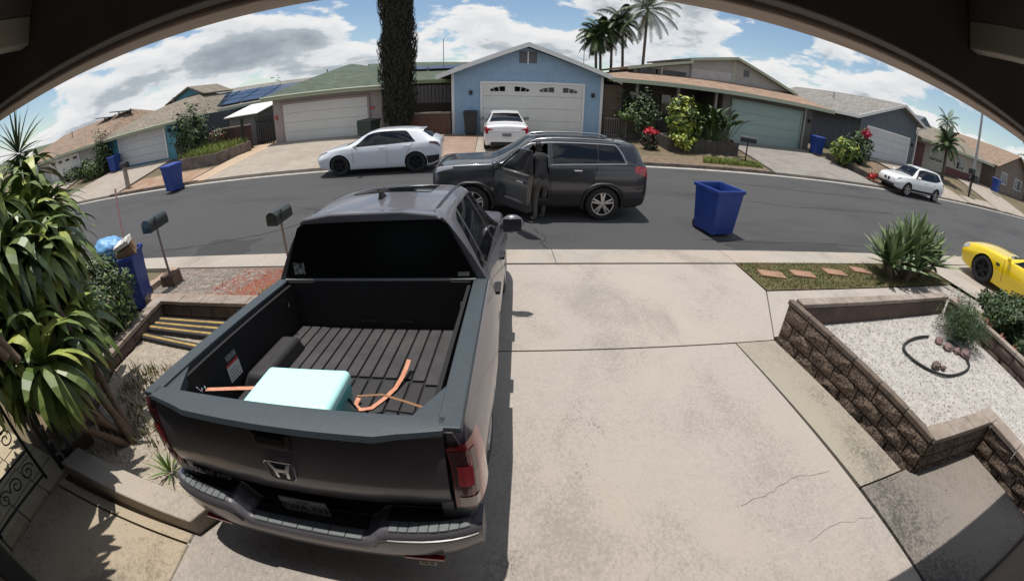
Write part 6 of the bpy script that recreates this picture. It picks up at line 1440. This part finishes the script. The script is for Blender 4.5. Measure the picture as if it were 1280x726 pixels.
for sg in (-1, 1):
    HS.patch([(-2.15, 3.6), (-1.80, 3.82), (-1.82, 4.02), (-2.08, 4.05)], .008, 8, 4, sg).build('tail_light', mat('dark_red_lens', (.08, .01, .02), .1, coat=1), hbdy, smooth=60)
    HS.patch([(2.10, 3.9), (1.72, 4.0), (1.75, 4.25), (2.05, 4.3)], .008, 8, 4, sg).build('headlight', mat('dark_headlight', (.06, .065, .07), .1, coat=1), hbdy, smooth=60)
    seam(HS, hbdy, [(-.39, 2.3), (-.39, 4.9)], .005, None, 'door_gap', sg); seam(HS, hbdy, [(.78, 2.4), (.82, 4.1)], .005, None, 'door_gap', sg); seam(HS, hbdy, [(-1.0, 2.6), (-1.28, 4.2)], .005, None, 'door_gap', sg)
    HS.patch([(-2.1, 2.1), (-1.75, 2.1), (-1.7, 2.7), (-2.12, 2.7)], .008, 6, 3, sg).build('lower_trim', M_black, hbdy, smooth=60)
MB().prism([(-.55, 1.33), (.55, 1.33), (.50, 1.375), (-.50, 1.375)], -1.60, -1.36, 'y').build('roof_spoiler', M_wp, ht, bevel=.01)
mirror(ht, .98, .66, .97, M_wp); handles(HS, ht, (-.22, -1.05), M_wp, 3.75)
HS.patch([(2.18, 3.0), (2.18, 11.0), (2.12, 10.8), (2.12, 3.2)], .006, 8, 4).build('grille', M_black, hbdy)
# ---- white sedan in the blue house's drive, seen from behind
SK = [(-2.315, .46, .66, .74, .62, .70, .86, .60, .92, .94), (-2.28, .36, .76, .83, .64, .78, .94, .66, 1.01, 1.04), (-2.1, .27, .82, .88, .66, .82, .98, .68, 1.06, 1.10), (-1.7, .20, .84, .90, .66, .84, .97, .69, 1.08, 1.13), (-1.2, .18, .84, .90, .66, .845, .95, .62, 1.25, 1.30), (-.75, .17, .84, .90, .66, .845, .94, .57, 1.36, 1.405), (-.1, .17, .84, .90, .64, .84, .92, .58, 1.375, 1.425), (.4, .17, .84, .895, .62, .83, .91, .57, 1.29, 1.35), (1.0, .17, .84, .895, .62, .83, .89, .67, .98, 1.03), (1.2, .17, .84, .89, .62, .82, .88, .70, .92, .95), (1.8, .2, .80, .86, .58, .74, .80, .62, .84, .86), (2.2, .26, .62, .72, .5, .6, .66, .5, .70, .71), (2.315, .34, .48, .58, .46, .5, .58, .42, .6, .61)]
cv, CS, cbd = car('sedan', 'white sedan standing nose-in before the blue house garage door', SK, (.28, 18.42, gz(.28, 18.4) + .03), R(1.3), M_wp2, (1.36, -1.34, .87, .33, .22, 5, False), 4.63, {'side_window': [[(-.30, 4.12), (.86, 4.14), (.38, 4.88), (-.30, 4.88)], [(-1.35, 4.3), (-.35, 4.12), (-.35, 4.88), (-.85, 4.84)]]}, {'windshield': [(1.16, 5.1), (1.16, 8.9), (.40, 8.75), (.40, 5.25)], 'rear_window': [(-1.60, 5.1), (-1.60, 8.9), (-.84, 8.75), (-.84, 5.25)]}, tilt=R(3.0))
for sg in (-1, 1):
    CS.patch([(-2.312, 3.5), (-1.98, 3.75), (-1.98, 4.05), (-2.30, 4.6)], .010, 8, 4, sg).build('tail_light', M_red, cbd, smooth=60)
MB().box(-.70, -2.335, .84, .70, -2.30, .90).build('trunk_lip', M_wp2, cv, bevel=.01)
for sg in (-1, 1): MB().prism([(sg * .50, .95), (sg * .80, .98), (sg * .82, .80), (sg * .72, .76), (sg * .70, .88)], -2.335, -2.2, 'y').build('tail_light', M_red, cv, bevel=.01)
MB().box(-.17, -2.345, .66, .17, -2.318, .77).build('license_plate', mat('dark_plate', (.10, .09, .10), .5, c2=(.25, .24, .24), scale=20), cv)
MB().box(-.62, -2.325, .30, .62, -2.20, .44).build('diffuser', M_black, cv, bevel=.02)
mirror(cv, 1.0, .72, .97, M_black); handles(CS, cv, (-.2, -1.15), M_wp2, 3.75)
# ---- white compact suv at the kerb, right
BK = [(-2.24, .48, .62, .70, .66, .66, .86, .58, .92, .94), (-2.2, .38, .76, .83, .68, .76, .96, .64, 1.03, 1.05), (-2.0, .32, .82, .88, .70, .82, 1.03, .64, 1.2, 1.24), (-1.72, .28, .84, .895, .70, .835, 1.02, .58, 1.45, 1.50), (-1.3, .26, .845, .90, .70, .84, 1.0, .58, 1.49, 1.545), (-.3, .25, .845, .90, .68, .84, .97, .59, 1.495, 1.55), (.25, .25, .845, .90, .66, .83, .96, .57, 1.43, 1.48), (.85, .25, .845, .90, .66, .83, .945, .68, 1.06, 1.10), (1.05, .25, .845, .90, .66, .83, .94, .71, .99, 1.03), (1.6, .27, .83, .89, .64, .80, .90, .68, .95, .98), (2.0, .30, .76, .83, .60, .73, .83, .6, .88, .9), (2.18, .34, .64, .73, .58, .62, .76, .52, .80, .81), (2.24, .42, .52, .62, .55, .52, .68, .45, .7, .71)]
bw_, BS, bbd = car('compact_suv', 'white compact suv parked at the far kerb facing left, near the red ti plant', BK, (21.35, 14.98, zr(21.35, 14.98) + .01), R(90 - 3.0), M_wp2, (1.36, -1.40, .87, .345, .22, 5, True), 4.48, {'side_window': [[(-.36, 4.06), (.80, 4.08), (.30, 4.94), (-.36, 4.94)], [(-1.25, 4.08), (-.361, 4.06), (-.361, 4.94), (-1.25, 4.94)], [(-1.78, 4.3), (-1.26, 4.1), (-1.26, 4.94), (-1.52, 4.9)]]}, {'windshield': [(1.0, 5.1), (1.0, 8.9), (.27, 8.75), (.27, 5.25)], 'rear_window': [(-1.98, 5.15), (-1.98, 8.85), (-1.74, 8.8), (-1.74, 5.2)]}, cat='suv', tilt=0.0)
for sg in (-1, 1):
    BS.patch([(2.17, 3.65), (1.88, 3.85), (1.9, 4.15), (2.12, 4.3)], .008, 8, 4, sg).build('headlight', mat('headlight_lens', (.35, .36, .38), .1, coat=1), bbd, smooth=60)
    BS.patch([(-2.2, 3.5), (-1.95, 3.7), (-1.97, 4.02), (-2.15, 4.05)], .008, 8, 4, sg).build('tail_light', M_red, bbd, smooth=60)
    BS.patch([(-1.0, 2.03), (1.0, 2.03), (1.0, 2.4), (-1.0, 2.4)], .008, 12, 3, sg).build('sill_cladding', M_black, bbd, smooth=60)
    for k in range(1): MB().ball((sg * .13, 2.235, .64), .1, 12, 6, (1.0, .25, .75)).build('grille', M_black, bw_, smooth=60)
MB().box(-.55, 2.14, .34, .55, 2.262, .47).build('lower_grille', M_black, bw_, bevel=.02); MB().box(-.17, 2.25, .50, .17, 2.265, .57).build('license_plate', mat('plate_white', (.42, .46, .43), .6), bw_)
mirror(bw_, .99, .66, 1.02, M_wp2); handles(BS, bw_, (-.2, -1.1), M_wp2, 3.7)
# ---- yellow sports car in the neighbour's drive
M_yp = paint('yellow_paint', (.78, .56, .004), .0, .3)
YK = [(-2.42, .45, .70, .78, .62, .74, .90, .64, .95, .97), (-2.2, .3, .84, .90, .64, .84, 1.0, .70, 1.04, 1.07), (-1.6, .2, .88, .94, .66, .89, 1.0, .68, 1.10, 1.14), (-.9, .18, .88, .935, .66, .88, .97, .56, 1.30, 1.345), (-.2, .18, .88, .93, .66, .87, .95, .56, 1.32, 1.37), (.25, .18, .88, .93, .66, .87, .94, .60, 1.16, 1.21), (.72, .18, .88, .93, .66, .87, .93, .70, .99, 1.03), (.95, .18, .88, .93, .66, .88, .92, .72, .97, 1.02), (1.45, .18, .88, .955, .66, .885, .90, .70, .95, 1.0), (1.95, .2, .86, .94, .62, .84, .84, .66, .88, .92), (2.25, .24, .78, .86, .56, .74, .76, .6, .79, .81), (2.38, .3, .68, .76, .52, .66, .70, .52, .72, .73), (2.42, .36, .6, .68, .5, .58, .64, .46, .65, .66)]
ys_, YS, ybd = car('sports_car', 'bright yellow sports car half in view in the driveway at the right edge', YK, (13.38, 3.92, gz(13, 4.0) + .0), R(1.5), M_yp, (1.44, -1.40, .92, .365, .26, 5, True), 4.84, {'side_window': [[(-.75, 4.2), (.52, 4.16), (.16, 4.86), (-.45, 4.86)]]}, {'windshield': [(.78, 5.1), (.78, 8.9), (.06, 8.75), (.06, 5.25)], 'rear_window': [(-1.5, 5.2), (-1.5, 8.8), (-.85, 8.75), (-.85, 5.25)]}, rim=M_dark)
for sg in (-1, 1):
    seam(YS, ybd, [(.72, 2.3), (.80, 4.0)], .006, None, 'door_gap', sg)
    YS.patch([(1.02, 3.05), (.90, 3.05), (.90, 3.3), (1.05, 3.3)], .006, 3, 3, sg).build('fender_badge', M_black, ybd)
    YS.patch([(2.36, 3.3), (2.1, 3.5), (2.12, 3.95), (2.32, 3.95)], .006, 6, 4, sg).build('headlight', mat('headlight_lens', (.35, .36, .38), .1, coat=1), ybd, smooth=60)
mirror(ys_, 1.0, .62, 1.0, M_yp)
flat_poly('driveway', [(10.95, -3), (17, -3), (17, 6.45), (10.75, 6.45)], M_conc2, lambda x, y: gz(x, y) + .015)
# ------------------------------------------------------------ person at the open door
M_shirt = mat('black_shirt', (.014, .014, .018), .9, c2=(.022, .022, .026), scale=12); M_pants = mat('dark_trousers', (.095, .082, .074), .9, c2=(.125, .11, .10), scale=10); M_sleeve = mat('pale_sleeve', (.50, .47, .47), .9)
pz = zr(.85, 8.8)
pr_ = thing('person', 'person in black shirt and dark trousers leaning into the open suv doorway', 'person', (.94, 8.78, pz), R(16))
def skin_body(name, verts, edges, mats, parent, lev=2):
    me = bpy.data.meshes.new(name); me.from_pydata([v[:3] for v in verts], edges, []); o = bpy.data.objects.new(name, me); COL.objects.link(o)
    sk = o.modifiers.new('s', 'SKIN'); sk.use_smooth_shade = True; sv_ = o.modifiers.new('d', 'SUBSURF'); sv_.levels = lev; sv_.render_levels = lev
    lay = me.skin_vertices[0].data if me.skin_vertices else None
    if lay is None:
        bm = bmesh.new(); bm.from_mesh(me); bm.verts.layers.skin.verify(); bm.to_mesh(me); bm.free(); lay = me.skin_vertices[0].data
    for i, v in enumerate(verts): lay[i].radius = (v[3], v[4] if len(v) > 4 else v[3])
    lay[0].use_root = True
    bpy.context.view_layer.update()
    m2_ = bpy.data.meshes.new_from_object(o.evaluated_get(bpy.context.evaluated_depsgraph_get()))
    bpy.data.objects.remove(o); m2_.materials.clear()
    for q in mats: m2_.materials.append(q)
    return m2_
# facing +y (into the car), x to its right; pelvis root; bent forward a little, right hand on the door edge
V = [(0, 0, .95, .155, .12), (0, .05, 1.12, .145, .11), (0, .12, 1.30, .165, .115), (0, .17, 1.43, .12, .09), (0, .20, 1.50, .055), (0, .23, 1.57, .06), (0, .25, 1.66, .085, .10), (0, .255, 1.73, .07, .08),
     (-.10, 0, .86, .10), (-.12, .06, .50, .068), (-.13, -.02, .12, .045), (-.135, .10, .05, .042), (-.135, .20, .035, .035),
     (.10, .0, .86, .10), (.10, .10, .52, .068), (.11, .12, .12, .045), (.115, .22, .05, .042), (.115, .32, .035, .035),
     (-.21, .15, 1.40, .062), (-.33, .10, 1.19, .046), (-.42, .20, 1.04, .036), (-.46, .25, 1.0, .03),
     (.21, .16, 1.40, .062), (.28, .26, 1.17, .046), (.22, .46, 1.10, .036), (.20, .52, 1.08, .03)]
E_ = [(0, 1), (1, 2), (2, 3), (3, 4), (4, 5), (5, 6), (6, 7), (0, 8), (8, 9), (9, 10), (10, 11), (11, 12), (0, 13), (13, 14), (14, 15), (15, 16), (16, 17), (3, 18), (18, 19), (19, 20), (20, 21), (3, 22), (22, 23), (23, 24), (24, 25)]
bme_ = skin_body('body', V, E_, [M_shirt, M_pants, M_skin, mat('grey_shoe', (.30, .29, .28), .8), M_sleeve, mat('dark_hair', (.012, .010, .009), .6)], pr_)
for p in bme_.polygons:
    c = p.center
    if c.z < .09: k = 3
    elif c.z < .97 and abs(c.x) < .24: k = 1
    elif c.z > 1.50: k = 5 if (c.z > 1.63 or c.y < .24) else 2
    elif abs(c.x) > .22 and c.z < 1.14: k = 2
    elif c.x > .16 and 1.2 < c.z < 1.44: k = 4
    else: k = 0
    p.material_index = k; p.use_smooth = True
bo = link('body', bme_, pr_)
for (hx, hy, hz, dx, dy, dz_) in [(-.46, .25, 1.0, -.3, .5, -.35), (.20, .52, 1.08, -.1, .8, -.3)]:
    hd = MB(); base = Vector((hx, hy, hz)); d = Vector((dx, dy, dz_)).normalized(); s_ = d.cross(Vector((0, 0, 1))).normalized(); u = s_.cross(d)
    hd.tube([base, base + d * .04, base + d * .085], [.026, .036, .034], 8)
    for i, (l, o_) in enumerate([(.065, -.028), (.078, -.010), (.074, .010), (.058, .028)]):
        q = base + d * .08 + s_ * o_; hd.tube([q, q + d * l * .5 - u * .006, q + d * l * .85 - u * .028, q + d * l * .9 - u * .045], [.0095, .009, .008, .006], 6)
    q = base + d * .03 + s_ * .032; hd.tube([q, q + d * .03 + s_ * .024, q + d * .06 + s_ * .028 - u * .012], [.011, .010, .007], 6)
    hd.build('hand', M_skin, bo, smooth=60)
MB().ball((0, .352, 1.655), .017, 8, 6, (.8, 1.1, 1.3)).build('nose', M_skin, bo, smooth=60)
for sg in (-1, 1):
    MB().ball((sg * .034, .338, 1.675), .012, 8, 6).build('eye', mat('eye_white', (.5, .48, .45), .3), bo, smooth=60)
    MB().ball((sg * .085, .245, 1.655), .026, 8, 6, (.4, .8, 1.2)).build('ear', M_skin, bo, smooth=60)
MB().box(-.025, .328, 1.602, .025, .342, 1.61).build('mouth', mat('lip', (.3, .12, .1), .5), bo)
# ------------------------------------------------------------ bins, mailboxes, pole, small things
def wheelie_bin(name, label, loc, rz, m, w=.60, d=.70, h=1.05, lid=True, open_lid=False, group=None, tilt=0.0, mlid=None):
    t = thing(name, label, 'bin', loc, rz, group); t.rotation_euler = (tilt, 0, rz); k = .80; th = .03
    b = MB()
    def ring(s_, z, yo=0): return [(-w / 2 * s_, -d / 2 * s_ + yo, z), (w / 2 * s_, -d / 2 * s_ + yo, z), (w / 2 * s_, d / 2 * s_ * .98 + yo, z), (-w / 2 * s_, d / 2 * s_ * .98 + yo, z)]
    R_ = [ring(k, .06), ring(.96, h - .08), ring(1.04, h - .08), ring(1.04, h), ring(.94, h), ring(.90, h - .1), ring(k - .08, .12)]
    vs = [p for r_ in R_ for p in r_]; fs = [(3, 2, 1, 0), (24, 25, 26, 27)] + [(4 * j + i, 4 * j + (i + 1) % 4, 4 * j + 4 + (i + 1) % 4, 4 * j + 4 + i) for j in range(6) for i in range(4)]
    b.add(vs, fs); b.build('body', m, t, bevel=.012)
    for sg in (-1, 1):
        MB().lathe([(.02, -.03), (.115, -.03), (.12, -.015), (.12, .015), (.115, .03), (.02, .03)], 18, Matrix.Translation((sg * w * .34, d * .36, .12)) @ Matrix.Rotation(R(90), 4, 'Y'), cap=True).build('wheel', M_rubber, t)
    MB().tube([(-w * .42, d / 2 + .02, h - .06), (-w * .42, d / 2 + .07, h - .04), (w * .42, d / 2 + .07, h - .04), (w * .42, d / 2 + .02, h - .06)], .014, 6).build('handle', m, t)
    MB().box(-w * .16, -d / 2 * .93, h * .72, w * .16, -d / 2 * .93 + .03, h * .80).build('stamped_panel', m, t, bevel=.006)
    if lid: MB().hexa([(-w * .54, -d * .55, h + .004), (w * .54, -d * .55, h + .004), (w * .54, d * .54, h + .004), (-w * .54, d * .54, h + .004)], [(-w * .50, -d * .5, h + .045), (w * .50, -d * .5, h + .045), (w * .46, d * .5, h + .075), (-w * .46, d * .5, h + .075)]).build('lid', mlid or m, t, bevel=.015)
    if open_lid: MB().box(-w * .52, d / 2 + .085, h - .72, w * .52, d / 2 + .12, h - .02).build('lid', mlid or m, t, bevel=.012)
    return t
wheelie_bin('wheelie_bin', 'empty open blue wheelie bin out in the middle of the street', (4.90, 8.28, zr(4.9, 8.2)), R(13), M_binblue, .80, .86, 1.08, False, False, 'blue bins')
wheelie_bin('wheelie_bin', 'blue wheelie bin standing in the gutter by the wooden mailbox post', (-13.05, 13.75, zr(-13, 13.7)), R(-8), M_binblue, .62, .72, 1.06, True, False, 'blue bins')
nb = wheelie_bin('wheelie_bin', 'overflowing blue bin at near left with a light blue bag on top', (-6.22, 4.80, .08), R(30), M_binblue, .60, .70, 1.0, False, False, 'blue bins')
M_bag = mat('light_blue_bag', (.16, .38, .66), .4, c2=(.12, .30, .56), scale=6, bump=.8, bscale=14)
bg = MB()
def bagp(u, v):
    a = 2 * math.pi * u; ph = math.pi * v; d = Vector((math.sin(ph) * math.cos(a), math.sin(ph) * math.sin(a), math.cos(ph)))
    r = .30 * (1 + .22 * mnoise.noise(d * 2.2 + Vector((3, 1, 7))) + .10 * abs(mnoise.noise(d * 6.0)) + .05 * mnoise.noise(d * 13))
    return Vector((d.x * r * 1.15, d.y * r * .85, max(-.16, d.z * r * .62)))
bg.grid(bagp, 36, 22); tag(bg.build('rubbish_bag', M_bag, smooth=35, loc=(-6.36, 4.74, 1.19), rot=(.1, .3, .5)), 'light blue plastic bag bulging from the overfull bin', 'bag')
tag(MB().box(-.17, -.14, -.09, .17, .14, .09).build('cardboard_box', mat('cardboard', (.26, .165, .10), .9, c2=(.2, .12, .07), scale=6), loc=(-6.02, 4.76, 1.13), rot=(.25, -.35, .6)), 'brown cardboard box jammed in the overfull bin beside the bag', 'box')
tag(MB().box(-.16, -.12, -.035, .16, .12, .035).build('carton', mat('white_carton', (.6, .58, .55), .8, c2=(.1, .1, .1), scale=14, lo=.55, hi=.6), loc=(-5.98, 4.70, 1.29), rot=(.2, -.3, .4)), 'flat white printed carton lying on top of the cardboard box', 'carton')
wheelie_bin('wheelie_bin', 'dark brown bin against the left front wall of the blue house', (-1.32, 20.4, hb(-1.3)), R(0), M_binblack, .64, .6, 1.1)
wheelie_bin('wheelie_bin', 'dark green bin tilted by the right edge of the green house garage door', (-6.05, 19.6, hb(-6) - .03), R(160), M_bingreen, .8, .7, .92, False, True)
wheelie_bin('wheelie_bin', 'dark green bin against the right wall of the teal house', (-17.4, 19.6, hb(-17.4) - .05), R(0), M_bingreen, .66, .7, .95)
wheelie_bin('wheelie_bin', 'navy bin at the left corner of the teal house garage', (-23.7, 19.55, hb(-23.5) - .05), R(0), M_binblue, .7, .7, .95)
wheelie_bin('wheelie_bin', 'blue bin in the shade between the sage garage door and the slate house', (18.1, 20.0, hb(18) - .05), R(0), M_binblue, .66, .7, 1.0)
wheelie_bin('wheelie_bin', 'blue bin by the gate of the furthest right house', (44.2, 20.0, hb(44) - .1), R(0), M_binblue, .8, .8, 1.25)
def mailbox(name, label, loc, rz, h, m, post, base=None, s=1.0, tilt=0.0):
    t = thing(name, label, 'mailbox', loc, rz); t.rotation_euler = (0, tilt, rz)
    prof = [(-.085 * s, 0), (.085 * s, 0), (.085 * s, .11 * s)] + [(.085 * s * math.cos(a), .11 * s + .085 * s * math.sin(a)) for a in [math.pi * i / 8 for i in range(1, 8)]] + [(-.085 * s, .11 * s)]
    o = MB().prism(prof, -.25 * s, .25 * s, 'y').build('box', m, t, bevel=.006, loc=(0, 0, h))
    MB().prism([(x * 1.06, z * 1.03 + .0) for x, z in prof], -.266 * s, -.251 * s, 'y').build('door', m, o)
    MB().box(.087 * s, -.12 * s, .06 * s, .095 * s, -.09 * s, .20 * s).build('flag', m, o)
    post(t, h)
    if base: base(t)
    return t
M_mb = mat('dark_green_enamel', (.020, .028, .024), .4, coat=.4); M_stl = mat('steel_post', (.30, .28, .27), .45, .7)
pipe = lambda t, h: MB().tube([(0, 0, -.2), (0, 0, h)], .024, 8).build('post', M_stl, t)
blk = lambda t: MB().hexa([(-.17, -.17, -.1), (.17, -.17, -.1), (.17, .17, -.1), (-.17, .17, -.1)], [(-.15, -.15, .22), (.15, -.15, .22), (.15, .15, .22), (-.15, .15, .22)]).build('base_block', mat('brown_block_base', (.10, .06, .045), .9, c2=(.15, .1, .07), scale=6), t, bevel=.02)
mailbox('mailbox', 'dark mailbox on a bare steel pipe set in a brown block, left of the truck', (-6.02, 5.62, gz(-6, 5.6) + .02), R(8), 1.10, M_mb, pipe, blk, 1.15)
mb2 = mailbox('mailbox', 'dark mailbox with pale house numbers half hidden behind the pickup cab', (-3.72, 6.30, gz(-3.7, 6.3)), R(0), .94, M_mb, pipe, None, 1.15)
nm = text_mesh('91-1021', .055, .001); nm.materials.append(mat('number_white', (.6, .6, .6), .5)) if False else None
def postw(t, h): MB().hexa([(-.10, -.10, -.2), (.10, -.10, -.2), (.10, .10, -.2), (-.10, .10, -.2)], [(-.085, -.085, h), (.085, -.085, h), (.085, .085, h), (-.085, .085, h)]).build('post', mat('pale_post', (.34, .29, .24), .8, c2=(.26, .22, .18), scale=4), t, bevel=.01)
mailbox('mailbox', 'black mailbox on a thick pale post at the teal house kerb', (-17.65, 15.15, gz(-17.6, 15.3)), R(80), 1.02, M_black, postw, None, 1.3)
mailbox('mailbox', 'black mailbox on a slim pole in the grass before the sage garage door', (10.55, 16.05, gz(10.5, 16)), R(60), .95, M_black, lambda t, h: MB().tube([(0, 0, -.2), (0, 0, h)], .03, 8).build('post', M_black, t), None, 1.35)
def twin(t, h):
    MB().box(-.06, -.06, -.2, .06, .06, h + .55).build('post', M_black, t)
    for dx, dz_ in ((-.3, .5), (.35, .12)): MB().box(dx - .3, -.2, h + dz_, dx + .3, .2, h + dz_ + .42).build('box', M_black, t, bevel=.06)
mailbox('mailbox', 'cluster of black mailboxes on one post beside the utility pole', (32.6, 17.0, gz(32.6, 17)), R(0), 1.1, M_black, twin, None, 1.3)
up = thing('utility_pole', 'slim grey utility pole at the far right of the street', 'utility pole', (34.4, 18.0, gz(34.4, 18.0)))
MB().tube([(0, 0, -.5), (.05, 0, 4), (.1, 0, 9.0)], [.13, .115, .09], 10).build('shaft', mat('grey_pole', (.34, .34, .34), .6, c2=(.28, .28, .28), scale=3), up, smooth=60)
MB().box(-.12, -.12, -.1, .12, .12, .35).build('base', M_conc2, up, bevel=.02)
ms = thing('marker_stake', 'thin pink and white stake standing beyond the corn plant leaves', 'stake', (-7.6, 6.0, gz(-7.6, 6))); MB().tube([(0, 0, -.1), (.08, 0, 1.1), (.15, .02, 1.9)], .02, 6).build('rod', mat('pink_rod', (.62, .35, .35), .6), ms)
for x, h in ((1.3, 2.4), (7.7, 2.6)):
    tag(MB().tube([(0, 0, 0), (0, 0, h)], .025, 5).build('antenna_mast', M_stl, loc=(x + (-4.7 if x < 5 else -2.4), 27, 3.6)), 'thin antenna mast standing above the ' + ('fence left of the blue house roof' if x < 5 else 'right slope of the blue house roof'), 'antenna')
